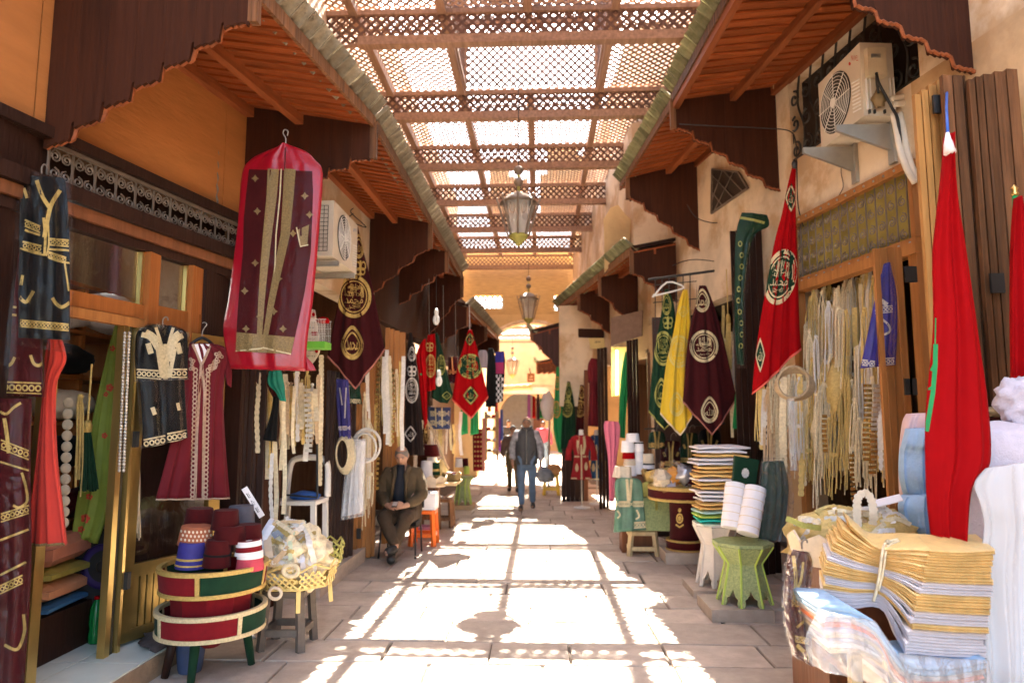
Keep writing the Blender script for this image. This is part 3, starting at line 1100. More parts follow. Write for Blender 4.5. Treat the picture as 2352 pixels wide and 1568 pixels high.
def ribbon(pts, w, t=.003, nrm=None, twist=0.0):
    """flat band along 3-D points"""
    pts = [V(p) for p in pts]
    m = len(pts)
    rings = []
    for i, p in enumerate(pts):
        d = (pts[min(i + 1, m - 1)] - pts[max(i - 1, 0)]).normalized()
        n = V(nrm) if nrm else (EYE - p).normalized()
        s_ = d.cross(n)
        s_ = s_.normalized() if s_.length > 1e-5 else V((1, 0, 0))
        n2 = s_.cross(d)
        a = twist * i / m
        s2, n3 = s_ * cos(a) + n2 * sin(a), n2 * cos(a) - s_ * sin(a)
        rings.append([p + s2 * (w / 2) + n3 * t, p - s2 * (w / 2) + n3 * t, p - s2 * (w / 2) - n3 * t, p + s2 * (w / 2) - n3 * t])
    return MB().loft(rings)

def scallop_ribbon(pts, w, n_lobes, t=.003):
    pts = [V(p) for p in pts]
    L_ = [0]
    for a, b in zip(pts, pts[1:]):
        L_.append(L_[-1] + (b - a).length)
    m = n_lobes * 6
    rings = []
    def at(s):
        for i in range(len(L_) - 1):
            if s <= L_[i + 1] + 1e-9:
                return pts[i].lerp(pts[i + 1], (s - L_[i]) / max(1e-9, L_[i + 1] - L_[i]))
        return pts[-1]
    for q in range(m + 1):
        s = L_[-1] * q / m
        p = at(s)
        d = (at(min(L_[-1], s + .01)) - at(max(0, s - .01))).normalized()
        n = (EYE - p).normalized()
        sd = d.cross(n).normalized()
        ww = w / 2 * (.72 + .28 * abs(sin(pi * q / 6)))
        rings.append([p + sd * ww + n * t, p - sd * ww + n * t, p - sd * ww - n * t, p + sd * ww - n * t])
    return MB().loft(rings)

def strands(x, y0, y1, Y, w, n, seed, r=.006, tie=.12, spread=1.0, Xj=.03):
    """hank of cords hung from one knot; all joined because it lifts away as one"""
    rg = random.Random(seed)
    m_ = MB()
    top, bot = P(x, y0, Y), P(x, y1, Y)
    for i in range(n):
        a = (i + .5) / n - .5
        pts = []
        ph = rg.uniform(0, 6)
        end = rg.uniform(.78, 1.0)
        d = rg.uniform(-1, 1) * Xj
        for j in range(9):
            t = j / 8 * end
            sp = min(1, t / tie) if t < .5 else 1
            kx = a * w * sp * (spread if t > .55 else lerp(1, spread, t / .55))
            p = top.lerp(bot, t) + V((kx + .012 * sin(ph + 5 * t) * (t + .15), -abs(d) - .01 * sin(ph + 3 * t), 0))
            pts.append(p)
        m_.tube(pts, r * rg.uniform(.75, 1.25), 5)
    m_.ball(top.lerp(bot, .02) + V((0, -.01, 0)), .018, 8, 5)
    if spread > 1 or rg.random() < .4:
        c = top.lerp(bot, .55)
        m_.lathe(c, [(.0, -.02), (w * .42, -.018), (w * .45, .018), (0, .02)], 8, squash=(1, .6))
    return m_

def fez(label, x, y0, y1, xw, Y, mat, deco=None, group='hats in the velvet drum stand', name='fez_hat', taper=.86, tilt=0.0, top=True):
    """hat seen between y0 and y1, xw wide at the rim"""
    r = xw / 2 / F * Y
    a, b = P(x, y1, Y), P(x, y0, Y)
    h = b.z - a.z
    root = thing(name, label, 'hat', a, group)
    rot = Matrix.Rotation(tilt, 3, 'Y')
    prof = [(r * .96, 0), (r, .004), (r * lerp(1, taper, .5), h * .5), (r * taper, h * .95), (r * taper * .95, h), (r * taper * .6, h * .99), (.01, h * .975)]
    part(root, 'crown', MB().lathe(a, prof, 24, rot), mat, 40)
    for (z0, z1, mt) in deco or []:
        q = lambda z: r * lerp(1, taper, z) + .003
        part(root, 'band', MB().lathe(a, [(q(z0) - .004, h * z0), (q(z0), h * z0), (q(z1), h * z1), (q(z1) - .004, h * z1)], 24, rot), mt, 40)
    return root

def folded(c, sx, sy, h, rot, mat, rg, sag=.0):
    """one folded cloth: soft slab with a rounded fold at the front"""
    nx, ny = 8, 6
    top, bot = [], []
    R3 = Matrix.Rotation(rot, 3, 'Z')
    ph = rg.uniform(0, 6)
    dx, dy = rg.uniform(-.012, .012), rg.uniform(-.012, .012)
    m_ = MB()
    rings = []
    for j in range(ny + 1):
        v = j / ny
        ring = []
        k = 10
        for side in (0, 1):
            for i in range(nx + 1):
                u = i / nx if side == 0 else 1 - i / nx
                xx = (u - .5) * sx + dx
                yy = (v - .5) * sy + dy
                e = min(u, 1 - u, v * 1.0, (1 - v)) * 5
                e = min(1, max(0, e)) ** .5
                hh = h * (.35 + .65 * e)
                zz = (hh / 2 if side == 0 else -hh / 2) + .004 * sin(9 * u + ph + 3 * v) - sag * (2 * abs(u - .5)) ** 2 * .5
                ring.append(c + R3 @ V((xx, yy, zz + h / 2)))
        rings.append(ring)
    m_.loft(rings)
    return m_

def lump(c, rx, ry, rz, seed, amp=.18, n=18, m=12, freq=2.2):
    m_ = MB()
    rings = []
    for i in range(m + 1):
        a = pi * i / m
        ring = []
        for k in range(n):
            b = 2 * pi * k / n
            d = V((sin(a) * cos(b), sin(a) * sin(b), -cos(a)))
            s = 1 + amp * (noise.noise(d * freq + V((seed, seed * 2.3, 0))) + .35 * noise.noise(d * freq * 3.1 + V((seed * 3, 0, seed))))
            ring.append(V(c) + V((d.x * rx * s, d.y * ry * s, d.z * rz * s)))
        rings.append(ring)
    return m_.loft(rings)

# fabrics and small-object materials
def vel(n, c, sheen=.03):
    return M(n, c, .9, 0, .25, 18, .15, 220, sheen=sheen, spec=.2)
v_maroon = vel('velvet_maroon', (.060, .003, .004))
v_dmaroon = vel('velvet_dark_maroon', (.046, .003, .0045))
v_green = vel('velvet_green', (.007, .036, .016))
v_black = vel('velvet_black', (.006, .006, .0065))
v_brown = vel('velvet_brown', (.016, .008, .007))
f_red = M('flag_red', (.33, .002, .004), .8, 0, .12, 9, .06, 300, spec=.08)
f_coral = M('cloth_coral', (.55, .05, .035), .75, 0, .12, 6, .05, 200, sheen=.05, spec=.1)
f_yellow = M('cloth_yellow', (.66, .43, .008), .6, 0, .15, 8, .06, 200, sheen=.2)
f_green = M('flag_green', (.01, .26, .07), .7, 0, .15, 8)
f_kaftan = M('chiffon_maroon', (.13, .008, .014), .7, 0, .25, 5, .1, 120, sheen=.05, spec=.15)
f_pink = M('bag_pink', (.32, .004, .016), .28, 0, .12, 6, .15, 25, spec=.5)
f_pinkc = M('cloth_pink', (.75, .20, .30), .8, 0, .12, 6)
f_white = M('cloth_white', (.80, .77, .78), .8, 0, .08, 6, .15, 90, sheen=.1)
f_cream = M('cloth_cream', (.72, .60, .44), .8, 0, .15, 30, .3, 150)
f_gold = M('satin_gold', (.88, .62, .25), .38, .1, .25, 14, .2, 60)
f_silver = M('satin_white', (.74, .70, .72), .38, .1, .1, 14, .2, 60)
thread_gold = M('thread_gold', (.62, .42, .12), .5, .25, .35, 60, .4, 200)
thread_pale = M('thread_pale', (.70, .58, .34), .6, .1, .35, 60, .4, 200)
thread_olive = M('thread_olive', (.42, .40, .10), .6, .1, .3, 60, .4, 200)
thread_rose = M('thread_rose', (.50, .34, .24), .6, .1, .4, 60, .4, 200)
thread_white = M('thread_white', (.72, .66, .60), .7, 0, .3, 60, .4, 200)
thread_dark = M('thread_dark_gold', (.34, .23, .09), .55, .3, .5, 90, .5, 260)
cord_cream = M('cord_cream', (.80, .68, .45), .8, 0, .35, 40, .3, 200, rndv=.2)
cord_gold = M('cord_gold', (.72, .52, .18), .6, .1, .35, 40, .3, 200, rndv=.25)
cord_tan = M('cord_tan', (.62, .45, .27), .8, 0, .35, 40, .3, 200, rndv=.2)
cord_white = M('cord_white', (.76, .72, .66), .7, 0, .25, 40, .3, 200, rndv=.1)
bead = M('bead_silver', (.70, .64, .55), .3, .7, .4, 40, .3, 90)
plastic_film = film('clear_plastic', gl=.0, rough=.05, bump=.55, bscale=6, add=.30)
plastic_soft = film('soft_plastic', gl=.05, rough=.2, bump=.8, bscale=7, milk=.18)
glass_m = film('window_glass', gl=.06, rough=.02, bump=0.02)
white_pl = M('white_plastic', (.78, .76, .72), .4, 0, .06, 5)
orange_pl = M('orange_plastic', (.85, .16, .02), .35, 0, .08, 5)
green_paint = M('green_paint', (.40, .45, .19), .6, 0, .3, 55, .3, 90, stain=.4, col2=(.20, .26, .11))
lime_paint = M('lime_paint', (.46, .60, .10), .55, 0, .2, 9, .2, 50)
yellow_paint = M('yellow_paint', (.72, .55, .20), .6, 0, .25, 9, .2, 50)
black_pl = M('black_plastic', (.02, .02, .021), .5, 0, .2, 6)
# ================================================================== left side: brass shopfront
def Lw(y, z, o=0.0):
    return V((lwx(y) + o, y, z))
sf = thing('shopfront', 'brass and dark wood shopfront with iron scroll grille and glazed transom', 'shopfront', Lw(4.7, 0.15))
def lbar(name, y0, y1, z0, z1, mat, o=0.0, d=.08):
    a, b = Lw(y0, (z0 + z1) / 2, o), Lw(y1, (z0 + z1) / 2, o)
    return part(sf, name, MB().bar(a, b, d, z1 - z0), mat)
def lpost(name, y0, y1, z0, z1, mat, o=0.0, d=.08):
    a, b = Lw((y0 + y1) / 2, z0, o), Lw((y0 + y1) / 2, z1, o)
    return part(sf, name, MB().bar(a, b, y1 - y0, d, V((1, 0, 0))), mat)
lbar('top_rail', 3.4, 5.93, 3.39, 3.46, wood_black, .02, .10)
lbar('cornice', 3.4, 5.9, 3.04, 3.135, wood_black, .05, .12)
lbar('cornice', 3.4, 5.86, 2.96, 3.035, wood_brown, .02, .10)
lbar('cornice', 3.4, 5.84, 2.89, 2.955, wood_black, .00, .08)
lpost('corner_post', 5.72, 5.98, 0.15, 3.39, wood_black, .01, .14)
lpost('dark_post', 3.35, 3.95, 0.15, 3.39, wood_black, -.03, .10)
part(sf, 'grille_back', MB().slab(Lw(3.9, 3.14, -.12), Lw(5.75, 3.14, -.12), Lw(5.75, 3.38, -.12), Lw(3.9, 3.38, -.12), V((-.03, 0, 0))), wood_black)
def scroll(cx, cz, r, sg, turns=1.6, n=14):
    return [(cx + sg * r * (1 - .8 * i / n) * cos(pi / 2 + 2 * pi * turns * i / n), cz + r * (1 - .8 * i / n) * sin(pi / 2 + 2 * pi * turns * i / n)) for i in range(n + 1)]
gy = 3.92
while gy < 5.68:
    w = .17
    for s_ in (0, 1):
        for t_ in (0, 1):
            cx, cz = gy + w * (.27 + .46 * s_), 3.205 + .11 * t_
            part(sf, 'iron_scroll', MB().tube([Lw(*q) for q in scroll(cx, cz, .038, 1 if s_ else -1)], .006, 4), iron_grey)
    g = MB()
    g.tube([Lw(gy + w / 2 + (w / 2 - .004) * cos(pi + pi * i / 10), 3.25 + .12 * sin(-pi * i / 10) ) for i in range(11)], .005, 4)
    g.tube([Lw(gy + w / 2 + (w / 2 - .004) * cos(pi - pi * i / 10), 3.26 + .12 * sin(pi * i / 10)) for i in range(11)], .005, 4)
    part(sf, 'iron_arch', g, iron_grey)
    part(sf, 'iron_bar', MB().bar(Lw(gy, 3.135), Lw(gy, 3.385), .012, .012), iron_grey)
    gy += w
lbar('grille_rail', 3.9, 5.72, 3.365, 3.39, iron_grey, .01, .02)
# transom windows and frame
wood_door = wood('wood_door', (0.34, 0.115, 0.03), rough=.35, var=.3)
lbar('transom_rail', 3.95, 4.74, 2.40, 2.50, wood_door, 0, .07)
lbar('transom_rail', 4.83, 5.3, 2.26, 2.52, wood_door, 0, .07)
lbar('transom_rail', 3.95, 4.72, 2.33, 2.395, wood_honey, .02, .06)
lpost('stile', 4.70, 4.83, 2.36, 2.89, wood_door, 0.01, .08)
lpost('stile', 5.14, 5.34, 2.28, 2.89, wood_door, 0.0, .08)
lpost('brass_strip', 4.665, 4.695, 2.50, 2.88, brass, .01, .03)
lpost('brass_strip', 5.115, 5.138, 2.52, 2.88, brass, .01, .03)
part(sf, 'window_pane', MB().slab(Lw(3.95, 2.5), Lw(4.70, 2.5), Lw(4.70, 2.89), Lw(3.95, 2.89), V((-.008, 0, 0))), glass_m)
part(sf, 'window_pane', MB().slab(Lw(4.83, 2.52), Lw(5.14, 2.52), Lw(5.14, 2.89), Lw(4.83, 2.89), V((-.008, 0, 0))), glass_m)
lpost('side_panel', 5.30, 5.72, 0.15, 2.89, wood_black, -.02, .06)
lpost('jamb_or_gap', 3.955, 4.035, 0.15, 2.33, brass, .03, .07)
lpost('jamb_or_gap', 4.52, 4.575, 0.15, 2.33, brass, .02, .05)
lpost('jamb_or_gap', 4.59, 4.62, 0.15, 2.33, black_pl, .0, .05)  # black strip painted in for the shaded gap by the hinges
lpost('jamb_or_gap', 4.63, 4.66, 0.15, 2.33, brass, .02, .05)
for z in (.55, 1.5, 2.1):
    lpost('hinge', 4.655, 4.695, z, z + .11, black_pl, .05, .03)
# door leaf swung open
LA, LB = V((-2.90, 4.72, 0)), V((-2.60, 5.50, 0))
LN = V((.93, -.36, 0))
def Lf(s, z, o=0.0):
    p = LA.lerp(LB, s) + LN * o
    return V((p.x, p.y, z))
leaf = thing('shop_door', 'brass framed glass door with ribbed lower panel standing ajar', 'door', Lf(0.5, .15))
def leafbar(name, s0, z0, s1, z1, w, mat, d=.05, o=0.0):
    up = LN
    part(leaf, name, MB().bar(Lf(s0, z0, o), Lf(s1, z1, o), w, d, up), mat)
leafbar('stile', .06, .17, .06, 2.36, .11, brass)
leafbar('stile', .94, .17, .94, 2.36, .11, brass)
leafbar('top_rail', .125, 2.305, .875, 2.305, .11, brass)
leafbar('mid_rail', .125, .64, .875, .64, .09, brass)
leafbar('bottom_rail', .125, .21, .875, .21, .08, brass)
for i in range(11):
    leafbar('rib', .16 + .068 * i, .25, .16 + .068 * i, .60, .045, brass, .03)
part(leaf, 'glass_pane', MB().slab(Lf(.125, .69), Lf(.875, .69), Lf(.875, 2.25), Lf(.125, 2.25), LN * .006), glass_m)
part(leaf, 'dark_lining', MB().slab(Lf(.1, .25, -.05), Lf(.9, .25, -.05), Lf(.9, 2.25, -.05), Lf(.1, 2.25, -.05), LN * -.02), wood_black)

# ------------------------------------------------------------------ things in and on the shop doorway
tube = MB().bar((-3.95, 4.3, 3.0), (-3.95, 5.4, 3.0), .04, .04)
solo('lamp_tube', tube, emit('tube_light', (.9, 1.0, .92), 2.2), 'white fluorescent tube glowing inside the brass shopfront', 'lamp')
shelf = thing('wall_shelf', 'tall brown wooden shelf with wavy sides inside the brass shop', 'shelf', (-3.9, 5.3, .15))
for y0 in (4.6, 5.2, 5.85):
    part(shelf, 'side_board', MB().span(-4.1, -3.6, y0, y0 + .04, .15, 2.75), wood_door)
for z0 in (.5, .9, 1.3, 1.65, 2.0, 2.35, 2.72):
    part(shelf, 'shelf_board', MB().span(-4.1, -3.58, 4.64, 5.85, z0, z0 + .03), wood_door)
rg = random.Random(5)
for i, (z0, lab, mt) in enumerate(((2.38, 'white rolled turban cloth on the top shelf behind the transom', f_white), (2.03, 'dark shiny bundle on the second shelf in the brass shop', v_black),
                                   (1.68, 'pale bagged bundle beneath the dark shiny one on the shop shelf', f_cream), (1.33, 'black bundle with a pink end on the middle shelf', v_black),
                                   (.93, 'dark red bundle on the low shelf inside the doorway', v_maroon))):
    solo('cloth_bundle', lump((-3.66, 5.0 + .06 * i, z0 + .12), .2, .3, .12, i * 3.1), mt, lab, 'bundle', 'bundles on the shelf in the brass shop', True)
solo('cloth_bundle', lump((-3.55, 5.45, 2.55), .22, .36, .16, 9), f_white, 'big white bagged bundle behind the small second transom pane', 'bundle', 'bundles on the shelf in the brass shop', True)
# cushions, speaker, bottle, scarves
cl = [('pinkish brown', (.42, .16, .10)), ('olive', (.30, .24, .05)), ('pale orange', (.55, .24, .12)), ('blue', (.04, .13, .26))]
zc = .92
for i, (n_, c_) in enumerate(cl):
    h_ = (.20, .09, .13, .06)[i]
    zc -= h_
    p = P(118, 1340, 4.75)
    solo('cushion', folded(V((-3.42, 4.62, zc)), .5, .5, h_, .1, M('cushion_' + str(i), c_, .6, 0, .2, 8, .1, 40), rg), bpy.data.materials['cushion_' + str(i)],
         n_ + ' plastic wrapped cushion in the pile inside the doorway', 'cushion', 'cushions piled in the doorway')
solo('low_bench', MB().span(-3.7, -3.15, 4.35, 4.9, .15, zc), wood_black, 'dark low bench under the cushion pile in the doorway', 'bench')
sp_ = thing('speaker', 'black loudspeaker with purple woofer behind the green bottle', 'speaker', (-3.06, 4.95, .15))
part(sp_, 'cabinet', MB().span(-3.30, -2.92, 4.85, 5.15, .15, .92), black_pl)
rx90 = Matrix.Rotation(pi / 2, 3, 'X')
part(sp_, 'woofer', MB().lathe((-3.09, 4.852, .66), [(.16, 0), (.155, .012), (.12, .006), (.05, -.02), (.01, -.02)], 24, rx90), M('purple_cone', (.03, .015, .09), .5), True)
part(sp_, 'woofer_cap', MB().ball((-3.09, 4.86, .66), .05, 12, 8), black_pl, True)
part(sp_, 'tweeter', MB().lathe((-3.03, 4.852, .30), [(.10, 0), (.10, .01), (.06, .006), (.03, 0)], 20, rx90), steel, True)
bt = thing('bottle', 'green plastic bottle with red cap on the tiled doorway floor', 'bottle', G(217, 1475, .15))
b0 = G(217, 1476, .15)
part(bt, 'body', MB().lathe(b0, [(.035, 0), (.045, .01), (.045, .07), (.041, .085), (.045, .1), (.045, .2), (.04, .24), (.018, .285), (.015, .30)], 16), M('green_bottle', (.01, .28, .06), .15, trans=.4), True)
part(bt, 'cap', MB().lathe(b0 + V((0, 0, .295)), [(.018, 0), (.018, .02), (.0, .022)], 12), f_red, True)
# green flowered scarf
m_ = drape([(268, 735, 275, 735, 4.95), (238, 850, 272, 850, 4.9), (210, 980, 262, 980, 4.85), (178, 1150, 258, 1130, 4.8), (168, 1228, 222, 1248, 4.78)], nu=20, folds=2.5, amp=.015, seed=3)
sc_ = thing('scarf', 'olive green scarf with red flowers hung behind the door edge', 'scarf', P(270, 735, 4.95))
f_olive = M('cloth_olive', (.22, .27, .035), .7, 0, .2, 8)
part(sc_, 'cloth', m_, f_olive, True)
D_ = Dec(m_)
for x, y, r in ((258, 800, 7), (252, 890, 9), (243, 905, 6), (240, 1000, 7), (214, 1080, 8), (196, 1190, 11), (205, 1140, 8), (186, 1215, 8)):
    for a in range(5):
        D_.disc(x + r * .6 * cos(a * 1.26), y + r * .6 * sin(a * 1.26), r * .45, r * .45, 8, rings=1)
part(sc_, 'flowers', D_.m, kind='stuff', mat= M('red_print', (.55, .06, .03), .8))
# string of white rosettes
m_ = MB()
for i in range(12):
    p = P(157 - i * 1.0, 925 + i * 25, 4.6)
    m_.lathe(p, [(.0, -.008), (.034, -.008), (.038, 0), (.034, .008), (.02, .014), (.0, .012)], 14, rx90)
solo('rosette_garland', m_, f_cream, 'garland of round cream rosettes hanging in the doorway', 'garland', None, 50)
# tassels
def tassel(label, x, y0, y1, Y, w, mat, knot):
    a, b = P(x, y0, Y), P(x, y1, Y)
    root = thing('tassel', label, 'tassel', a)
    h = a.z - b.z
    part(root, 'cord', MB().tube([a + V((0, 0, h * .8)), a], .006, 5), cord_gold)
    part(root, 'knot', MB().lathe(a - V((0, 0, h * .18)), [(.012, 0), (.028, .01), (.03, h * .12), (.015, h * .18)], 10), knot, True)
    m_ = MB()
    for i in range(26):
        t = rnd.uniform(0, 2 * pi); r_ = sqrt(rnd.random())
        m_.tube([a + V((.02 * r_ * cos(t), .02 * r_ * sin(t), -h * .17)), b + V((w / 2 * r_ * cos(t), w / 2 * r_ * sin(t), rnd.uniform(0, .02)))], .007, 4)
    part(root, 'threads', m_, mat)
    return root
tassel('dark green tassel with gold knot hanging in the doorway', 202, 965, 1130, 4.6, .13, v_green, thread_gold)
solo('cord_hank', strands(188, 905, 1150, 4.58, .05, 6, 4), cord_gold, 'thin pale gold cord hank beside the dark green tassel', 'cord')
# grey beaded trim on the jamb
m_ = MB()
for i in range(44):
    t = i / 43
    for s_ in (-1, 1):
        p = P(lerp(292, 279, t) + s_ * 5, lerp(765, 1080, t), 4.5)
        m_.ball(p, .012, 6, 4)
solo('beaded_trim', m_, bead, 'long grey beaded trim hung by the brass door jamb', 'trim', None, True)
solo('cord_hank', strands(318, 1035, 1250, 4.85, .05, 8, 14, .007), cord_tan, 'twisted brown cord hank hanging below the black child kaftan', 'cord')

# ------------------------------------------------------------------ kaftans in plastic at the left edge
def kaftan_pack(name, label, rows, mat, strokes, tmat, w, filmrows=None, Yoff=.03, group=None, seed=1, hook=None, bands=(), film_m=None):
    m_ = drape(rows, nu=22, folds=2.5, amp=.008, seed=seed, th=.03)
    root = thing(name, label, 'kaftan', P(rows[0][0], rows[0][1], rows[0][4]), group)
    part(root, 'cloth', m_, mat, True)
    D_ = Dec(m_, .005)
    for s_ in strokes:
        q = s_[0] if len(s_[0]) < 3 else [(v.x, v.y) for v in smooth([V((*p_, 0)) for p_ in s_[0]], 5)]
        D_.stroke(q, s_[1] if len(s_) > 1 else w, 8)
    for (x0, y0, x1, y1, hh) in bands:      # looped borders
        D_.stroke([(x0, y0), (x1, y1)], w * .7)
        D_.stroke([(x0, y0 + hh), (x1, y1 + hh)], w * .6)
        n_ = max(3, int(abs(x1 - x0) / (hh * .55)))
        for i in range(n_):
            t = (i + .5) / n_
            D_.ring(lerp(x0, x1, t), lerp(y0, y1, t) + hh * .5, hh * .32, hh * .34, hh * .16, 10)
    part(root, 'embroidery', D_.m, tmat, kind='stuff')
    fr = [(r[0] - 5, r[1] - (4 if i == 0 else 0), r[2] + 5, r[3]) + tuple(q - Yoff for q in r[4:]) for i, r in enumerate(filmrows or rows)]
    part(root, 'plastic_cover', drape(fr, nu=22, folds=2.2, amp=.012, seed=seed + 7, th=.002, fade=.9), film_m or plastic_film, True)
    if hook:
        x, y, Y = hook
        q = [P(x, y + 22, Y), P(x, y + 8, Y), P(x + 5, y, Y), P(x + 11, y + 2, Y), P(x + 12, y + 8, Y)]
        part(root, 'hanger_hook', MB().tube(smooth(q, 4), .005, 6), iron_grey, True)
    return root
kaftan_pack('kaftan', 'black velvet kaftan with yellow braid in clear plastic at the left edge',
            [(62, 405, 140, 408, 3.72), (48, 430, 152, 428, 3.72), (44, 560, 159, 560, 3.72), (42, 775, 160, 780, 3.72)], v_black,
            [([(84, 414), (97, 450), (113, 476)], 9), ([(138, 437), (118, 470), (108, 510), (102, 545)], 10), ([(100, 500), (104, 545), (102, 586)], 6), ([(110, 500), (112, 560), (106, 588)], 4),
             ([(46, 570), (75, 580), (103, 586)], 4), ([(108, 572), (161, 575)], 5), ([(112, 592), (135, 600), (160, 604)], 4), ([(55, 432), (62, 455)], 7), ([(57, 528), (70, 533), (92, 540)], 5),
             ([(44, 680), (52, 690), (62, 692), (77, 668)], 8), ([(120, 684), (130, 698), (143, 705), (161, 694)], 8), ([(148, 600), (154, 640), (158, 668)], 4), ([(52, 632), (48, 655)], 7)],
            thread_gold, 6, seed=2, hook=(96, 378, 3.72), bands=((57, 505, 92, 520, 14), (52, 555, 95, 565, 16), (112, 548, 158, 552, 14), (110, 578, 152, 592, 12), (46, 735, 158, 745, 14)),
            filmrows=[(62, 400, 140, 403, 3.72), (46, 430, 154, 428, 3.72), (42, 560, 161, 560, 3.72), (36, 790, 158, 812, 3.72)])
kaftan_pack('kaftan', 'maroon velvet kaftan in plastic behind the black one at the left edge',
            [(-40, 560, 60, 560, 3.80), (-50, 700, 92, 700, 3.80), (-55, 905, 98, 912, 3.80)], v_maroon,
            [([(0, 700), (38, 706)], 5), ([(0, 718), (38, 724)], 5), ([(0, 838), (12, 840), (25, 836), (34, 820)], 7), ([(70, 815), (78, 835), (92, 838), (106, 820), (105, 790)], 7)],
            thread_gold, 5, seed=5, bands=((-10, 876, 95, 880, 24),))
kaftan_pack('kaftan', 'long maroon kaftan in crinkled plastic hanging lowest at the left edge',
            [(-40, 915, 72, 915, 3.74), (-45, 1050, 68, 1060, 3.72), (-50, 1300, 70, 1300, 3.70), (-60, 1600, 52, 1590, 3.66)], v_maroon,
            [([(0, 945), (15, 950), (32, 935), (48, 925)], 6), ([(10, 960), (16, 1000), (20, 1040)], 9), ([(0, 1060), (66, 1080)], 4), ([(50, 1085), (60, 1120), (62, 1150), (45, 1165), (30, 1160)], 6),
             ([(0, 1240), (66, 1215)], 5), ([(0, 1320), (60, 1290)], 5), ([(54, 1410), (56, 1450), (40, 1490), (10, 1480)], 7)],
            thread_gold, 5, seed=8, bands=((2, 1010, 66, 1035, 20), (2, 1180, 66, 1160, 18), (0, 1345, 52, 1320, 18)))
m_ = drape([(112, 776, 138, 780, 3.93), (106, 815, 150, 828, 3.93), (102, 880, 124, 890, 3.95), (88, 1040, 128, 1040, 3.93), (72, 1180, 146, 1180, 3.92), (64, 1252, 154, 1250, 3.92)], nu=24, folds=3, amp=.014, seed=4, th=.05)
cr = thing('dress', 'plain coral chiffon dress hanging beside the doorway', 'dress', P(120, 776, 3.93))
part(cr, 'cloth', m_, f_coral, True)
part(cr, 'hem', edge_strip(m_, 'bottom', .012), thread_dark, True)

# ------------------------------------------------------------------ black child kaftan and chiffon kaftan on the door leaf
kaftan_pack('kaftan', 'black and cream embroidered child kaftan in plastic on the brass door',
            [(352, 745, 400, 748, 4.62, 4.9), (318, 758, 428, 762, 4.62, 4.9), (310, 800, 432, 800, 4.62, 4.9), (312, 872, 432, 868, 4.62, 4.9), (320, 880, 425, 876, 4.62, 4.9), (330, 1030, 432, 1005, 4.62, 4.9)], v_black,
            [([(358, 752), (372, 800), (374, 868)], 7), ([(398, 752), (386, 800), (386, 868)], 7), ([(380, 790), (380, 870)], 10), ([(325, 768), (345, 775), (362, 800)], 12), ([(420, 770), (405, 780), (392, 810)], 12),
             ([(340, 788), (347, 812)], 13), ([(408, 788), (414, 812)], 12), ([(335, 762), (352, 772), (364, 790), (368, 830)], 13), ([(412, 764), (400, 774), (394, 792), (391, 830)], 13), ([(350, 935), (356, 952)], 10), ([(408, 925), (412, 942)], 8), ([(362, 800), (368, 840), (372, 866)], 9), ([(402, 800), (394, 840), (390, 866)], 9)],
            thread_pale, 5, seed=12, hook=(374, 728, 4.75), bands=((314, 848, 370, 852, 18), (392, 848, 430, 848, 18), (330, 1010, 380, 1000, 20), (384, 996, 430, 988, 20)))
m_ = drape([(436, 788, 488, 788, 4.98, 5.12), (430, 830, 525, 808, 4.95, 5.2), (420, 900, 515, 900, 4.92, 5.2), (392, 1020, 520, 1020, 4.85, 5.2), (358, 1148, 530, 1145, 4.8, 5.2)], nu=30, folds=5, amp=.014, seed=6, th=.05)
kf = thing('kaftan', 'wine red chiffon kaftan with pale braided front on the brass door', 'kaftan', P(460, 788, 5.22))
part(kf, 'cloth', m_, f_kaftan, True)
part(kf, 'sleeve', drape([(508, 800, 522, 800, 5.2), (515, 850, 532, 850, 5.2), (522, 880, 531, 890, 5.2)], nu=10, folds=1, amp=.004, seed=2, th=.03), f_kaftan, True)
D_ = Dec(m_, .006)
D_.stroke([(442, 790), (452, 810), (462, 836), (458, 900), (452, 1000), (448, 1150)], 6)
D_.stroke([(484, 790), (474, 815), (464, 836), (470, 900), (468, 1000), (466, 1150)], 6)
for i in range(30):
    t = i / 29
    D_.ring(lerp(449, 442, t), 850 + 295 * t, 6, 6.5, 3, 8)
    D_.ring(lerp(478, 472, t), 850 + 295 * t, 6, 6.5, 3, 8)
for i in range(26):
    a = rnd.uniform(0, 1)
    D_.ring(lerp(482, 505, a) + rnd.uniform(-7, 7), lerp(860, 810, a) + rnd.uniform(-7, 7), 4.5, 4.5, 2.5, 8)
    if i < 9:
        D_.ring(440 + rnd.uniform(-5, 5), 838 + rnd.uniform(-14, 20), 4.5, 4.5, 2.5, 8)
part(kf, 'braid', D_.m, thread_rose, kind='stuff')
D_ = Dec(m_, .005)
D_.quad([(446, 790), (482, 790), (463, 832)])
part(kf, 'lining', D_.m, f_white)
part(kf, 'hem', edge_strip(m_, 'bottom', .010), thread_rose, True)
part(kf, 'hanger', MB().tube(smooth([P(436, 792, 5.02), P(450, 782, 5.05), P(464, 776, 5.08), P(478, 782, 5.12), P(490, 792, 5.16)], 3), .012, 6), black_pl, True)
part(kf, 'hanger_hook', MB().tube(smooth([P(464, 776, 5.08), P(465, 762, 5.1), P(470, 752, 5.12), P(475, 745, 5.12), P(470, 740, 5.12), P(465, 742, 5.12)], 3), .004, 5), steel, True)
solo('floor_cloth', lump((-2.62, 4.95, .17), .16, .26, .05, 4, .5, 20, 10, 3), M('grey_cloth', (.06, .045, .045), .95, 0, .3, 9, .3, 60), 'dark crumpled cloth lying on the tiled step by the hat stand', 'cloth', None, True)

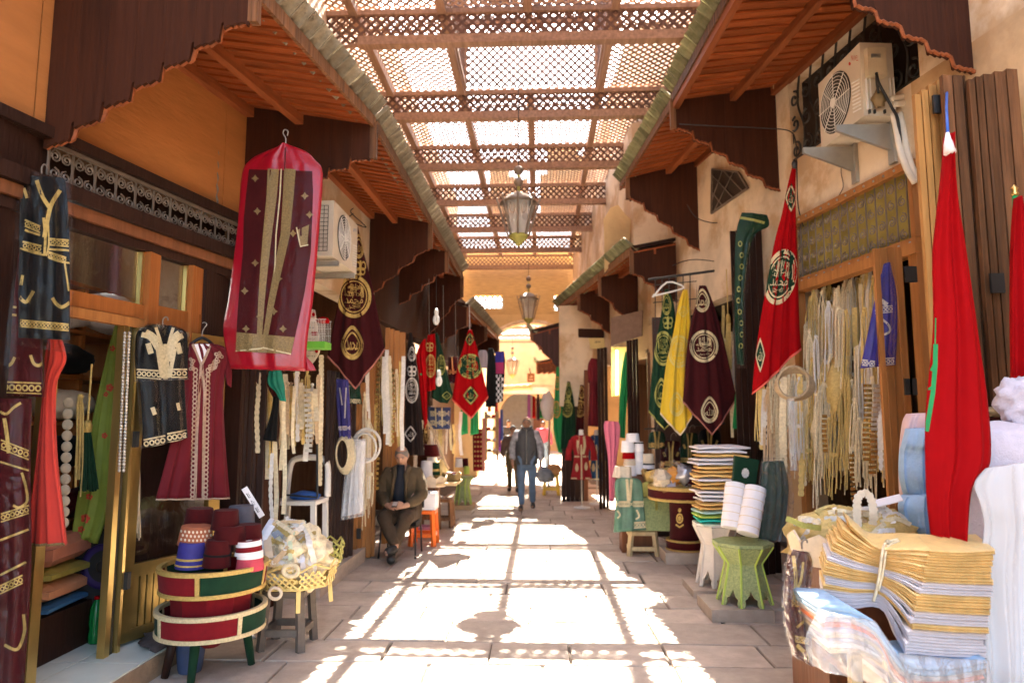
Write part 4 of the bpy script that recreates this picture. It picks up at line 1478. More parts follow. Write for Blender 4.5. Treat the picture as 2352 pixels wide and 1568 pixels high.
# ------------------------------------------------------------------ velvet drum stand with hats
HC = P(487, 1400, 4.76)
HX, HY = HC.x, HC.y
hs = thing('hat_stand', 'two-tier velvet drum stand in red and green with gold borders, full of hats', 'display stand', (HX, HY, 0))
def band(name, r0, r1, z0, z1, a0, a1, mat, t=.012):
    m_ = MB()
    rings = []
    n = max(3, int(abs(a1 - a0) / 6))
    for i in range(n + 1):
        a = radians(lerp(a0, a1, i / n))
        d = V((cos(a), sin(a), 0))
        c = V((HX, HY, 0))
        rings.append([c + d * r0 + V((0, 0, z0)), c + d * r1 + V((0, 0, z1)), c + d * (r1 - t) + V((0, 0, z1)), c + d * (r0 - t) + V((0, 0, z0))])
    m_.loft(rings)
    return part(hs, name, m_, mat, 40)
v_red = vel('velvet_red', (.19, .006, .011))
for (z0, z1, r0, r1, segs, tr) in ((.555, .70, .335, .350, ((-180, -82, v_red), (-78, 0, v_green), (0, 100, v_red), (104, 180, v_green)), thread_gold),
                                   (.285, .425, .345, .352, ((-180, -128, v_green), (-124, -37, v_red), (-33, 60, v_green), (64, 180, v_red)), thread_pale)):
    for a0, a1, mt in segs:
        band('velvet_panel', r0, r1, z0, z1, a0 + .5, a1 - .5, mt)
    band('gold_border', r0 + .008, r0 + .009, z0 - .012, z0 + .014, 0, 360, tr, .03)
    band('gold_border', r1 + .008, r1 + .006, z1 - .014, z1 + .012, 0, 360, tr, .03)
    for a0, a1, mt in segs:
        band('gold_divider', r0 + .006, r1 + .006, z0 + .014, z1 - .014, a1 - .8, a1 + 3.8, tr, .02)
    part(hs, 'tray', MB().lathe((HX, HY, z0 + .02), [(r0 - .014, 0), (r0 - .014, .01), (.01, .012)], 24), black_pl)
part(hs, 'core', MB().lathe((HX, HY, 0), [(.05, .16), (.20, .27), (.25, .30), (.27, .56), (.2, .57)], 10), v_red)
for a in (-88, 30, 150, -150):
    d = V((cos(radians(a)), sin(radians(a)), 0))
    part(hs, 'leg', MB().tube([V((HX, HY, .29)) + d * .22, V((HX, HY, .0)) + d * .27], [.035, .025], 8), v_green if a != -150 else wood_black, True)
MZ = v_maroon
hatlist = [('maroon felt fez at the front of the stand on the blue trimmed rim', 497, 1238, 1300, 62, 4.62, MZ, [(.42, .5, v_black)]),
           ('maroon fez stacked second in the middle column of the hat stand', 526, 1205, 1245, 74, 4.70, MZ, None),
           ('maroon fez topping the middle column of the hat stand', 517, 1170, 1214, 62, 4.70, MZ, None),
           ('maroon fez on the far side of the hat stand, top left', 456, 1166, 1212, 66, 4.82, MZ, None),
           ('rust hat with white drop pattern in the left column of the stand', 448, 1206, 1250, 76, 4.66, M('rust_felt', (.36, .11, .05), .9, 0, .2, 20, .1, 200), None),
           ('purple and gold hat in plastic at the bottom of the left column', 437, 1243, 1303, 66, 4.6, M('purple_velvet', (.03, .025, .20), .7, 0, .3, 14), [(.34, .42, thread_gold), (.12, .18, thread_gold)]),
           ('grey felt fez behind the maroon ones on the stand', 553, 1160, 1208, 62, 4.95, M('grey_felt', (.085, .085, .11), .9, 0, .2, 20), None),
           ('maroon fez under the grey one in the right column of the stand', 572, 1203, 1243, 58, 4.80, MZ, None),
           ('red and white banded hat in the right column of the stand', 572, 1240, 1272, 60, 4.70, v_red, [(.62, .98, f_white), (.0, .25, f_white)]),
           ('pink and red hat at the bottom of the right column', 574, 1270, 1308, 62, 4.70, M('pink_felt', (.50, .06, .09), .9, 0, .2, 20), [(.75, .98, f_white)])]
for lab, x, y0, y1, w, Y, mt, deco in hatlist:
    o = fez(lab, x, y0, y1, w, Y, mt, deco, tilt=rnd.uniform(-.06, .06))
    if 'drop' in lab:
        s_ = bpy.data.objects[o.children[0].name]
        c_ = MB()
        c_.v = [tuple(V(v.co) + BASE[o.name]) for v in s_.data.vertices]
        c_.f = [tuple(p.vertices) for p in s_.data.polygons]
        D_ = Dec(c_, .003)
        for r_ in range(3):
            for q in range(8):
                D_.disc(416 + q * 9.2 + 4 * (r_ % 2), 1219 + r_ * 9.5 + 3 * sin(q * .45), 2.6, 3.4, 7, rings=1)
        part(o, 'drops', D_.m, f_cream, kind='stuff')
m_ = MB().lathe(V((HX + .03, HY - .22, .585)), [(.10, 0), (.105, .06), (.095, .10), (.0, .1)], 18)
solo('folded_hat', m_, v_black, 'black and white patterned cap low at the front of the drum stand', 'hat', None, 40)
bk = thing('bucket', 'small blue plastic bucket under the velvet hat stand', 'bucket', G(436, 1545))
bc = G(436, 1540)
part(bk, 'body', MB().lathe(bc, [(.0, .004), (.072, 0), (.078, .02), (.098, .19), (.106, .195), (.106, .205), (.096, .205), (.07, .03), (.0, .02)], 22), M('bucket_blue', (.05, .075, .16), .6, 0, .3, 9), 40)
part(bk, 'handle', MB().tube([bc + V((.1 * cos(t), -.03 - .05 * sin(t), .2 - .02 * sin(t))) for t in [i * pi / 10 for i in range(11)]], .004, 5), steel)

# ------------------------------------------------------------------ dark folding doors and trims between the shops
def planks(label, xs, y0, y1, Ys, mat, group=None, z0=None, d=.035, w=None, hinges=(), cat='door', yb=None, name='folding_door'):
    """upright boards of an opened folding door: seen edges at xs, tops y0, depth running from Ys[0] to Ys[1]"""
    n = len(xs) - 1
    mid = P((xs[0] + xs[-1]) / 2, y1, (Ys[0] + Ys[1]) / 2)
    root = thing(name, label, cat, mid, group)
    for i in range(n):
        ya = lerp(Ys[0], Ys[1], i / n)
        a, b = P(xs[i] + .4, y1, ya), P(xs[i + 1] - .4, y1, ya)
        t0 = P(xs[i], y0[0] + (y0[1] - y0[0]) * i / n, ya).z
        zb = z0 if z0 is not None else a.z
        q = [V((a.x, ya, zb)), V((b.x, ya + .01, zb)), V((b.x, ya + .01, t0)), V((a.x, ya, t0))]
        part(root, 'board', MB().prism(q, (0, d * (1.6 if i % 2 else 1), 0)), mat)
    for (x, y, Y) in hinges:
        p = P(x, y, Y)
        part(root, 'hinge', MB().box(p, (.05, .02, .12)), black_pl)
    return root
planks('dark brown slatted folding door right of the wine red kaftan', [534, 546, 556, 570, 580, 598], (842, 850), 1200, (5.75, 6.0), wood_black, z0=.16)
planks('dark brown folding shutters left of the orange wood doors', [738, 747, 757, 766, 777, 788, 797, 808], (850, 862), 1280, (7.3, 7.9), wood_black, z0=.16)
planks('orange wood folding doors beside the seated man', [808, 818, 829, 838, 850, 859], (905, 770), 1268, (8.2, 8.6), wood_honey, z0=.02, hinges=((824, 1225, 8.18), (824, 1000, 8.18)))
planks('orange wood door frame behind the white cord hoops', [880, 890, 900, 912, 926], (752, 766), 1000, (8.9, 9.1), wood_honey, z0=.1, name='door_frame')

trimcols = [('cream', cord_cream), ('gold', cord_gold), ('tan', cord_tan), ('white', cord_white)]
def trims(spec, group, where, seed):
    """spec rows: x, y0, y1, Y, width px, kind, colour index"""
    rg = random.Random(seed)
    for (x, y0, y1, Y, w, kind, ci) in spec:
        nm, mt = trimcols[ci]
        ww = w / F * Y
        pts = [P(x + rg.uniform(-1, 1) + 2 * sin(j * .7 + x), lerp(y0, y1, j / 7), Y + .02 * sin(j + x)) for j in range(8)]
        if kind == 'flat':
            solo('trim_band', ribbon(smooth(pts, 2), ww, .003), mt, nm + ' flat trim band ' + where, 'trim', group)
        elif kind == 'lobe':
            solo('lace_trim', scallop_ribbon(pts, ww, max(6, int((y1 - y0) / 14))), mt, nm + ' scalloped lace trim ' + where, 'trim', group)
        elif kind == 'sequin':
            m_ = MB()
            n_ = int((y1 - y0) / 11)
            for i in range(n_):
                p = P(x + 2 * sin(i * .4 + x), y0 + (y1 - y0) * (i + .5) / n_, Y)
                m_.box(p, (ww, .012, 7 / F * Y))
            solo('sequin_trim', m_, bead if ci == 3 else M('sequin_gold%d' % len(bpy.data.materials), (.7, .48, .16), .25, .9, .2, 9), nm + ' shiny sequin trim ' + where, 'trim', group)
        else:
            solo('cord_hank', strands(x, y0, y1, Y, ww, max(3, int(w / 3)), int(x * 7 + y0), rg.uniform(.004, .007), .1, rg.choice((1, 1, 1.3))), mt, nm + ' cord hank ' + where, 'cord', group)
spec = []
rg = random.Random(21)
for x in range(574, 738, 4):
    y0 = rg.uniform(845, 900)
    spec.append((x, y0, rg.uniform(1000, 1120) if x < 650 else rg.uniform(960, 1060), rg.uniform(6.0, 6.5), rg.uniform(6, 13), rg.choice(('flat', 'lobe', 'hank', 'flat', 'hank')), rg.choice((0, 0, 1, 2, 3))))
spec += [(592, 855, 1040, 5.9, 11, 'lobe', 0), (633, 1000, 1200, 5.95, 10, 'flat', 0), (652, 900, 1180, 5.95, 9, 'flat', 0), (624, 1040, 1190, 5.9, 9, 'lobe', 3), (690, 880, 985, 6.2, 16, 'flat', 0), (708, 890, 1040, 6.1, 16, 'sequin', 3)]
trims(spec, 'trims hanging in the shop left of the dark shutters', 'in the trim shop under the pink bag', 3)
m_ = scallop_ribbon([P(738, 815, 6.6), P(738, 900, 6.6), P(736, 1000, 6.6), P(734, 1115, 6.6)], .05, 30)
solo('lace_trim', m_, cord_cream, 'long glittering cream band hanging in front of the dark shutters', 'trim')
# mirror frame without glass; a real chair behind stands in for its reflection
fr = thing('mirror_frame', 'thin black mirror frame hung without its glass in the trim shop', 'rack', P(697, 880, 6.5))
q = [P(656, 884, 6.5), P(728, 882, 6.5), P(729, 1142, 6.5), P(657, 1136, 6.5)]
for a, b in zip(q, q[1:] + q[:1]):
    part(fr, 'bar', MB().bar(a, b, .016, .016), black_pl)
ch = thing('chair', 'white plastic chair behind the mirror frame, standing in for its reflection', 'chair', P(705, 1140, 7.3))
cc = P(705, 1140, 7.3)
bkp = [V((cc.x - .22, cc.y, cc.z)), V((cc.x - .2, cc.y + .03, cc.z + .32)), V((cc.x - .12, cc.y + .05, cc.z + .40)), V((cc.x + .12, cc.y + .05, cc.z + .40)), V((cc.x + .2, cc.y + .03, cc.z + .32)), V((cc.x + .22, cc.y, cc.z))]
part(ch, 'back_frame', MB().tube(smooth(bkp, 4), .035, 6), white_pl, True)
part(ch, 'seat', MB().box(cc + V((0, -.2, -.02)), (.46, .44, .04)), white_pl)
for a in (-.2, .2):
    for b in (-.38, 0):
        part(ch, 'leg', MB().bar(cc + V((a, b, -.04)), V((cc.x + a * 1.1, cc.y + b, .13)), .05, .05), white_pl)
solo('blue_cloth', lump(cc + V((.05, -.2, .03)), .16, .12, .05, 3), M('blue_cloth', (.03, .12, .42), .6), 'crumpled blue cloth on the white plastic chair', 'cloth', None, True)
# black tassel-ended scarf and turquoise scarf
m_ = drape([(628, 910, 640, 908, 5.85), (622, 950, 638, 950, 5.85), (604, 1010, 636, 1014, 5.85)], nu=14, folds=2, amp=.008, seed=31, th=.04)
solo('fabric_tail', m_, v_black, 'dark cloth tail flaring out among the cream trims', 'scarf', None, True)
solo('fabric_tail', drape([(612, 860, 632, 860, 5.88), (616, 890, 634, 890, 5.88), (628, 915, 641, 915, 5.88)], nu=12, folds=2, amp=.008, seed=33, th=.03), v_maroon, 'dark purple cloth twist above the black tail', 'scarf', None, True)
m_ = drape([(618, 852, 645, 850, 5.8), (616, 880, 652, 885, 5.8), (634, 900, 654, 905, 5.8), (644, 920, 657, 922, 5.8)], nu=14, folds=2.5, amp=.012, seed=32)
solo('scarf', m_, M('turquoise', (.01, .28, .20), .5, 0, .4, 12), 'turquoise and green knotted scarf below the pink garment bag', 'scarf', None, True)

# ------------------------------------------------------------------ pink garment bag
rows = [(648, 334, 664, 333, 4.95), (606, 350, 700, 346, 4.95), (572, 370, 722, 366, 4.95), (555, 405, 740, 398, 4.95), (545, 520, 732, 520, 4.93), (524, 680, 718, 680, 4.92), (511, 760, 705, 775, 4.9), (527, 846, 700, 852, 4.9)]
m_ = drape(rows, nu=34, k=5, folds=2.3, amp=.010, seed=17, th=.07, bulge=.05)
gb = thing('garment_bag', 'hot pink garment bag with clear front showing a maroon and gold kaftan', 'garment bag', P(655, 334, 4.95))
part(gb, 'bag', m_, f_pink, True)
D_ = Dec(m_, .006)
win = [(572, 389, 717, 393), (566, 440, 719, 440), (560, 502, 717, 505), (558, 579, 714, 579), (550, 660, 700, 670), (545, 730, 684, 745), (541, 806, 668, 813)]
def wx(t, v):
    i = min(len(win) - 2, int(v * (len(win) - 1)))
    f_ = v * (len(win) - 1) - i
    a, b = win[i], win[i + 1]
    l, r = (lerp(a[0], b[0], f_), lerp(a[1], b[1], f_)), (lerp(a[2], b[2], f_), lerp(a[3], b[3], f_))
    return lerp(l[0], r[0], t), lerp(l[1], r[1], t)
D_.grid(0, 1, 0, 1, 12, 24, wx)
part(gb, 'kaftan', D_.m, v_maroon, True)
D_ = Dec(m_, .010)
lp = [(628, 388), (624, 450), (614, 540), (606, 620), (600, 700), (596, 770)]
rp = [(666, 388), (662, 450), (655, 540), (638, 620), (622, 700), (610, 770)]
D_.stroke(lp, 26, 10, 12)
D_.stroke(rp, 27, 10, 12)
D_.grid(0, 1, .905, 1.0, 14, 3, wx)
for x, y in ((586, 410), (591, 485), (711, 493), (673, 536), (586, 604), (562, 668), (629, 715), (597, 727), (565, 755), (650, 755), (700, 450), (640, 640)):
    D_.disc(x, y, 7, 7, 8, lambda a: (cos(a) * (1 + .3 * cos(4 * a)), sin(a) * (1 + .3 * cos(4 * a))), 1)
D_.quad([(683, 528), (710, 516), (706, 560), (690, 566)])
part(gb, 'gold_embroidery', D_.m, thread_dark, kind='stuff')
D_ = Dec(m_, .011)
D_.stroke([(646, 388), (643, 450), (634, 540), (632, 600), (626, 700)], 3)
D_.stroke([(681, 522), (690, 566), (708, 562)], 3)
D_.stroke([(541, 806), (600, 800), (604, 798), (668, 813)], 3)
part(gb, 'piping', D_.m, thread_pale)
D_ = Dec(m_, .022)
D_.grid(-.03, 1.03, -.01, 1.03, 20, 40, wx)
part(gb, 'clear_front', D_.m, film('bag_film', gl=.0, rough=.04, bump=.5, bscale=5, add=.3), True)
part(gb, 'hook', MB().tube(smooth([P(656, 334, 4.95), P(656, 318, 4.95), P(650, 306, 4.95), P(654, 298, 4.95), P(661, 302, 4.95), P(660, 312, 4.95)], 4), .005, 6), steel, True)
part(gb, 'zip', MB().tube([P(655, 340, 4.88), P(655, 362, 4.87), P(654, 388, 4.86)], .004, 5), v_maroon)
m_ = drape([(690, 815, 700, 815, 4.98), (698, 835, 716, 832, 4.98), (694, 852, 726, 850, 4.98)], nu=10, folds=1, amp=.006, seed=3, th=.03)
part(gb, 'bag_corner', m_, f_pink, True)

# ------------------------------------------------------------------ small air conditioner on the left wall
def aircon(label, c00, c10, d, z0, z1, logo, logocol, fan_at, flip=False):
    """front face between plan points c00 (near) and c10 (far); body extends d behind the face"""
    a, b = V((*c00, 0)), V((*c10, 0))
    root = thing('air_conditioner', label, 'air conditioner', a.lerp(b, .5) + V((0, 0, z0)))
    n = (b - a).cross(V((0, 0, 1))).normalized()
    if n.dot(V((d[0], d[1], 0))) < 0:
        n = -n
    dep = V((d[0], d[1], 0)).length
    H_ = lambda s, z, o=0.0: a.lerp(b, s) + V((0, 0, lerp(z0, z1, z))) - n * o
    body = MB().slab(H_(0, 0), H_(1, 0), H_(1, 1), H_(0, 1), n * dep)
    part(root, 'casing', body, M('ac_cream_' + label[:4], (.66, .58, .46), .5, 0, .1, 4, stain=.35))
    w = (b - a).length
    h = z1 - z0
    fc = fan_at
    R_ = h * .42
    ring = lambda r, o: [H_(fc + r * cos(t) / w, .5 + r * sin(t) / h, o) for t in [2 * pi * i / 28 for i in range(28)]]
    part(root, 'fan_opening', MB().prism(ring(R_, .002), n * -.001), M('ac_dark_' + label[:4], (.05, .045, .04), .8))
    for r in [R_ * (i + 1.5) / 9 for i in range(8)]:
        part(root, 'grille_ring', MB().tube(ring(r, .012), .0028, 4, closed=True), white_pl)
    sp = MB()
    for i in range(8):
        t = 2 * pi * i / 8
        sp.bar(H_(fc, .5, .016), H_(fc + R_ * cos(t) / w, .5 + R_ * sin(t) / h, .016), .005, .005)
    part(root, 'grille_spokes', sp, white_pl)
    part(root, 'fan_cap', MB().prism(ring(R_ * .16, .018), n * -.008), white_pl)
    lv = MB()
    s_ = .88 if fan_at < .5 else .12
    if flip:
        s_ = .12
    for i in range(9):
        z = .12 + .05 * i
        lv.bar(H_(s_ - .08, z, .004), H_(s_ + .08, z + .03, .004), .012, .01)
    part(root, 'louvres', lv, white_pl, kind='stuff')
    D_ = Dec(body, .004)
    pa, pb = px(H_(s_ - .1, .86)), px(H_(s_ + .1, .86))
    if pa[0] > pb[0]:
        pa, pb = pb, pa
    cx, cy_ = (pa[0] + pb[0]) / 2, (pa[1] + pb[1]) / 2
    wd = pb[0] - pa[0]
    shy = (pb[1] - pa[1]) / max(1, wd)
    D_.text(logo, cx, cy_, wd * .8, h * .07 * F / a.y, shy=shy * wd * .8 / (h * .07 * F / a.y) if False else 0)
    if logocol[0] > .3:
        D_.disc(pa[0] - 1, pa[1] + 3, 2.6, 4.2, 10)
    part(root, 'lettering', D_.m, M('logo_' + label[:4], logocol, .6))
    return root, H_, n
ac1, H1, n1 = aircon('small cream air conditioner between the pink bag and the maroon banner', (-1.95, 6.24), (-1.95, 7.09), (-.34, 0), 3.22, 3.76, 'airtec', (.05, .2, .45), .42)
vg = MB()
for i in range(10):
    for j in range(5):
        pass
for i in range(12):
    z = lerp(3.27, 3.71, i / 11)
    vg.bar(V((-2.28, 6.235, z)), V((-2.0, 6.235, z)), .004, .004)
for i in range(8):
    x = lerp(-2.28, -2.0, i / 7)
    vg.bar(V((x, 6.233, 3.27)), V((x, 6.233, 3.71)), .004, .004)
part(ac1, 'coil_guard', vg, black_pl)
for y in (6.38, 6.95):
    part(ac1, 'bracket', MB().bar((-2.42, y, 3.18), (-1.93, y, 3.18), .04, .05), steel)

# ------------------------------------------------------------------ maroon banner, poster, cage
banner('maroon velvet banner with gold roundel hanging beside the small air conditioner',
       [(814, 520, 822, 520, 7.4), (806, 580, 836, 580, 7.4), (778, 690, 858, 668, 7.4), (753, 818, 885, 803, 7.4)], [(753, 820), (785, 856), (817, 894), (850, 850), (885, 804)],
       v_dmaroon, thread_gold, [('drop', 824, 568, 13, 26), ('knot', 828, 616, 13, 18), ('round', 813, 681, 40, 49), ('drop', 809, 790, 26, 36)], edge=M('braid_pink', (.45, .16, .12), .7, 0, .3, 50), seed=41, folds=3, amp=.02, group='embroidered velvet banners')
hg = MB().tube(smooth([P(812, 478, 7.35), P(806, 488, 7.35), P(835, 515, 7.35), P(838, 522, 7.35), P(800, 505, 7.35), P(812, 490, 7.35)], 4), .006, 5)
solo('wire_hanger', hg, iron, 'dark wire hanger hooked above the maroon banner', 'hanger')
m_ = drape([(688, 704, 724, 712, 6.6), (686, 760, 732, 765, 6.6), (684, 812, 735, 808, 6.6), (686, 826, 716, 838, 6.6)], nu=14, folds=1.2, amp=.01, seed=51, th=.004)
po = thing('poster', 'curled cream poster with black Arabic lines behind the bird cage', 'poster', P(700, 704, 6.6))
part(po, 'paper', m_, M('poster_paper', (.70, .60, .46), .7, 0, .1, 5), True)
D_ = Dec(m_, .003)
tx = [AR_LA + ' ' + AR_ILLA, AR_MUH + ' ' + AR_RASUL, AR_ALLAH + ' ' + AR_MUH + ' ' + AR_LA]
for i in range(9):
    D_.text(tx[i % 3], 707, 712 + i * 13, 30 if i % 2 else 34, 7, rot=.1)
part(po, 'lettering', D_.m, black_pl)
D_ = Dec(m_, .004)
D_.disc(720, 722, 4, 5, 8); D_.disc(727, 806, 4, 5, 8)
part(po, 'flowers', D_.m, f_red)
cg = thing('bird_cage', 'small white wire bird cage with bright green tray', 'cage', P(724, 800, 6.3))
a0, a1 = P(697, 786, 6.3), P(752, 786, 6.3)
zt = P(700, 735, 6.3).z
part(cg, 'tray', MB().span(a0.x, a1.x, 6.22, 6.42, P(700, 801, 6.3).z, a0.z), M('green_tray', (.16, .52, .06), .4))
wr_ = MB()
for i in range(15):
    x = lerp(a0.x + .01, a1.x - .01, i / 14)
    for y in (6.235, 6.405):
        wr_.bar((x, y, a0.z), (x, y, zt), .003, .003)
    wr_.bar((x, 6.235, zt), (x, 6.405, zt), .003, .003)
for z in (a0.z + .07, a0.z + .14, zt):
    for y in (6.235, 6.405):
        wr_.bar((a0.x, y, z), (a1.x, y, z), .003, .003)
part(cg, 'wires', wr_, white_pl)
part(cg, 'feeder', MB().box(P(722, 766, 6.25), (.05, .03, .035)), f_red)
part(cg, 'ornament', lump(P(742, 736, 6.3), .06, .04, .03, 4, .5), f_red, True)

# ------------------------------------------------------------------ stool heaped with trims
def stool(label, x, y1, Y, w, h, mat, top=None, name='stool', group=None, splay=1.2, rail=True, d=None):
    c = P(x, y1, Y)
    c = V((c.x, c.y, 0))
    d = d or w
    root = thing(name, label, 'stool', c, group)
    part(root, 'seat', MB().loft([[c + V((a * w / 2 * s, b * d / 2 * s, z)) for a, b in ((-1, -.8), (-.8, -1), (.8, -1), (1, -.8), (1, .8), (.8, 1), (-.8, 1), (-1, .8))] for s, z in ((1.0, h - .05), (1.0, h - .01), (.96, h))]), top or mat)
    for a in (-1, 1):
        for b in (-1, 1):
            part(root, 'leg', MB().bar(c + V((a * (w / 2 - .035) * splay, b * (d / 2 - .035) * splay, .0)), c + V((a * (w / 2 - .035), b * (d / 2 - .035), h - .05)), .055, .045), mat)
    if rail:
        for s in (-1, 1):
            k = lerp(splay, 1, .3)
            part(root, 'rail', MB().bar(c + V((-(w / 2 - .05) * k, s * (d / 2 - .035) * k, h * .3)), c + V(((w / 2 - .05) * k, s * (d / 2 - .035) * k, h * .3)), .03, .05), mat)
            part(root, 'rail', MB().bar(c + V((s * (w / 2 - .035) * k, -(d / 2 - .05) * k, h * .3)), c + V((s * (w / 2 - .035) * k, (d / 2 - .05) * k, h * .3)), .03, .05), mat)
    return root
grime = M('dirty_plastic', (.17, .135, .11), .7, 0, .4, 8, .2, 40, stain=.6)
stool('dirty grey-brown plastic stool under the heap of trims', 662, 1440, 5.3, .32, .43, grime)
def tray(label, c, r, h, mat, n=8, lean=1.15, legs=0, pierce=True, name='tray'):
    root = thing(name, label, 'tray', c)
    ro = [V((cos(2 * pi * (i + .5) / n), sin(2 * pi * (i + .5) / n), 0)) for i in range(n)]
    part(root, 'base', MB().loft([[c + p * r for p in ro], [c + p * r + V((0, 0, .015)) for p in ro]]), mat)
    for i in range(n):
        a, b = ro[i], ro[(i + 1) % n]
        A, B, C_, E = c + a * r, c + b * r, c + b * r * lean + V((0, 0, h)), c + a * r * lean + V((0, 0, h))
        top = (C_ + E) / 2 + V((0, 0, h * .35))
        nn = (B - A).cross(E - A).normalized() * .012
        if pierce:
            w_ = (B - A).length
            st = lat_strips(A, B - A, (E - A), w_, h * 1.15, lambda u, v: v < h * (1.0 + .0 * u), pitch=.035, w=.014, t=.004, step=.008)
            part(root, 'pierced_side', join(st), mat)
            part(root, 'rim', MB().tube([E, top, C_], .008, 5), mat)
            part(root, 'rim', MB().tube([A, B], .008, 5), mat)
        else:
            part(root, 'side', MB().prism([A, B, C_, top, E], nn), mat)
    for i in range(legs):
        a = ro[int(i * n / legs)]
        part(root, 'leg', MB().bar(c + a * r * .9, c + a * r * .95 - V((0, 0, .16)), .03, .03), mat)
    return root
tc_ = P(682, 1330, 5.3)
tray('yellow pierced wooden tray on the grey stool, heaped with lace', V((tc_.x, 5.3, .46)), .27, .13, yellow_paint, legs=4)
tray('olive pierced wooden tray behind the heap of trims', V((tc_.x + .16, 5.45, .58)), .13, .13, thread_olive)
heap = lump(V((tc_.x - .04, 5.28, .66)), .26, .22, .21, 7, .6, 36, 26, 3)
solo('lace_heap', heap, cord_cream, 'rounded heap of bundled cream lace filling the yellow tray', 'trim', None, True)
D_ = Dec(heap, .012)
def on(pts, seed=0):
    return [D_.pt(*p) for p in pts]
rg = random.Random(77)
silver_l = M('ribbon_silver', (.62, .62, .66), .4, .3, .25, 30)
mint = M('ribbon_mint', (.55, .62, .42), .6, 0, .15, 30)
paths = [('flat', 'striped grey and white elastic band standing at the left of the lace heap', silver_l, 11, [(608, 1135), (606, 1160), (604, 1185), (598, 1240), (594, 1290)]),
         ('flat', 'pale mint ribbon running down the middle of the lace heap', mint, 9, [(655, 1180), (664, 1215), (668, 1250), (668, 1285)]),
         ('lobe', 'white scalloped lace cascading down the right of the heap', cord_white, 14, [(700, 1172), (702, 1210), (712, 1250), (722, 1290), (718, 1330)]),
         ('lobe', 'silvery looped braid hanging beside the white scalloped lace', silver_l, 12, [(690, 1195), (692, 1240), (696, 1290), (700, 1335)]),
         ('flat', 'cream belt with ring buckle falling off the front of the tray', f_cream, 17, [(612, 1230), (620, 1280), (630, 1330), (636, 1350)]),
         ('flat', 'grey patterned braid along the left edge of the heap', silver_l, 12, [(612, 1200), (603, 1250), (607, 1300), (614, 1330)]),
         ('lobe', 'pale green braid arched over the top of the heap', mint, 9, [(616, 1165), (640, 1158), (670, 1168), (698, 1185)]),
         ('flat', 'cream ribbon arched over the top of the heap', cord_cream, 9, [(622, 1172), (650, 1172), (678, 1190), (690, 1215)]),
         ('lobe', 'gold braid low across the front of the heap', cord_gold, 11, [(640, 1310), (660, 1325), (690, 1340)]),
         ('flat', 'tan lace band slanting across the heap centre', cord_tan, 12, [(632, 1290), (650, 1270), (665, 1255)]),
         ('lobe', 'thick cream braid coiled at the heap centre', f_cream, 10, [(630, 1190), (645, 1210), (660, 1225), (675, 1240)]),
         ('flat', 'blue grey satin ribbon folded on the left of the heap', M('ribbon_bluegrey', (.36, .40, .50), .4, .1, .2, 20), 14, [(628, 1230), (645, 1222), (655, 1232)])]
for kind, lab, mt, w, pts in paths:
    q = smooth([p + V((0, -.01, .0)) for p in on(pts)], 4)
    ww = w / F * 5.1
    solo('ribbon', ribbon(q, ww, .004) if kind == 'flat' else scallop_ribbon(q, ww, 9), mt, lab, 'trim')
for i in range(46):
    x, y = rg.uniform(612, 722), rg.uniform(1175, 1330)
    a = rg.uniform(0, pi)
    l = rg.uniform(14, 36)
    q = smooth(on([(x - l * cos(a), y - l * sin(a) * .6), (x, y - 6), (x + l * cos(a), y + l * sin(a) * .6)]), 4)
    ci = i % 4
    solo('ribbon', (scallop_ribbon(q, .03, 7) if i % 2 else ribbon(q, .022, .004)), trimcols[ci][1], 'short ' + trimcols[ci][0] + ' lace scrap on the heaped tray', 'trim', 'lace scraps on the heaped tray')
m_ = MB().tube([P(632 + 14 * cos(t), 1362 + 13 * sin(t), 4.98) for t in [2 * pi * i / 20 for i in range(20)]], .012, 6, closed=True)
solo('belt_buckle', m_, f_cream, 'cream ring buckle dangling below the front of the yellow tray', 'buckle', None, True)
m_ = MB().tube([P(668 + 17 * cos(t), 1310 + 13 * sin(t), 5.0) for t in [2 * pi * i / 20 for i in range(20)]], .018, 6, closed=True)
solo('braid_ring', m_, cord_cream, 'ring of cream braid lying on the front of the lace heap', 'trim', None, True)
sg = ribbon([P(561, 1120, 5.2), P(580, 1150, 5.2), P(602, 1186, 5.2)], .045, .006)
sgo = thing('price_stick', 'white stick sign with dark writing leaning at the lace heap', 'sign', P(580, 1150, 5.2))
part(sgo, 'board', sg, f_white)
D_ = Dec(sg, .003)
for t in (.25, .5, .75):
    D_.text(AR_MUH if t != .5 else AR_ALLAH, lerp(561, 602, t), lerp(1120, 1186, t), 13, 8, rot=1.0)
part(sgo, 'lettering', D_.m, black_pl)

# ------------------------------------------------------------------ hoops, bags and trims by the shutters
m_ = MB()
for (cx, cy_, rx_, ry_, Y) in ((842, 1022, 31, 38, 7.6), (838, 1028, 26, 33, 7.58), (846, 1020, 28, 34, 7.62)):
    m_.tube([P(cx + rx_ * cos(t), cy_ + ry_ * sin(t), Y) for t in [2 * pi * i / 28 for i in range(28)]], .013, 6, closed=True)
solo('cord_coil', m_, cord_white, 'large coil of white satin cord hooked on the orange doors', 'cord', None, True)
m_ = MB()
for i in range(5):
    m_.tube([P(786 + (14 + 2 * i) * cos(t) + i * 2, 1042 + (34 + 3 * i) * sin(t), 7.3 + .02 * i) for t in [2 * pi * j / 24 for j in range(24)]], .011, 6, closed=True)
solo('cord_coil', m_, cord_cream, 'looped hank of cream cord left of the big white coil', 'cord', None, True)
m_ = drape([(812, 1008, 838, 1012, 7.45), (806, 1060, 836, 1062, 7.45), (796, 1101, 832, 1104, 7.45), (786, 1185, 832, 1176, 7.4)], nu=18, folds=2.5, amp=.02, seed=61, th=.09, bulge=.05)
wb = thing('wrapped_garment', 'white brocade garment in plastic hanging by the orange doors', 'garment', P(825, 1008, 7.45))
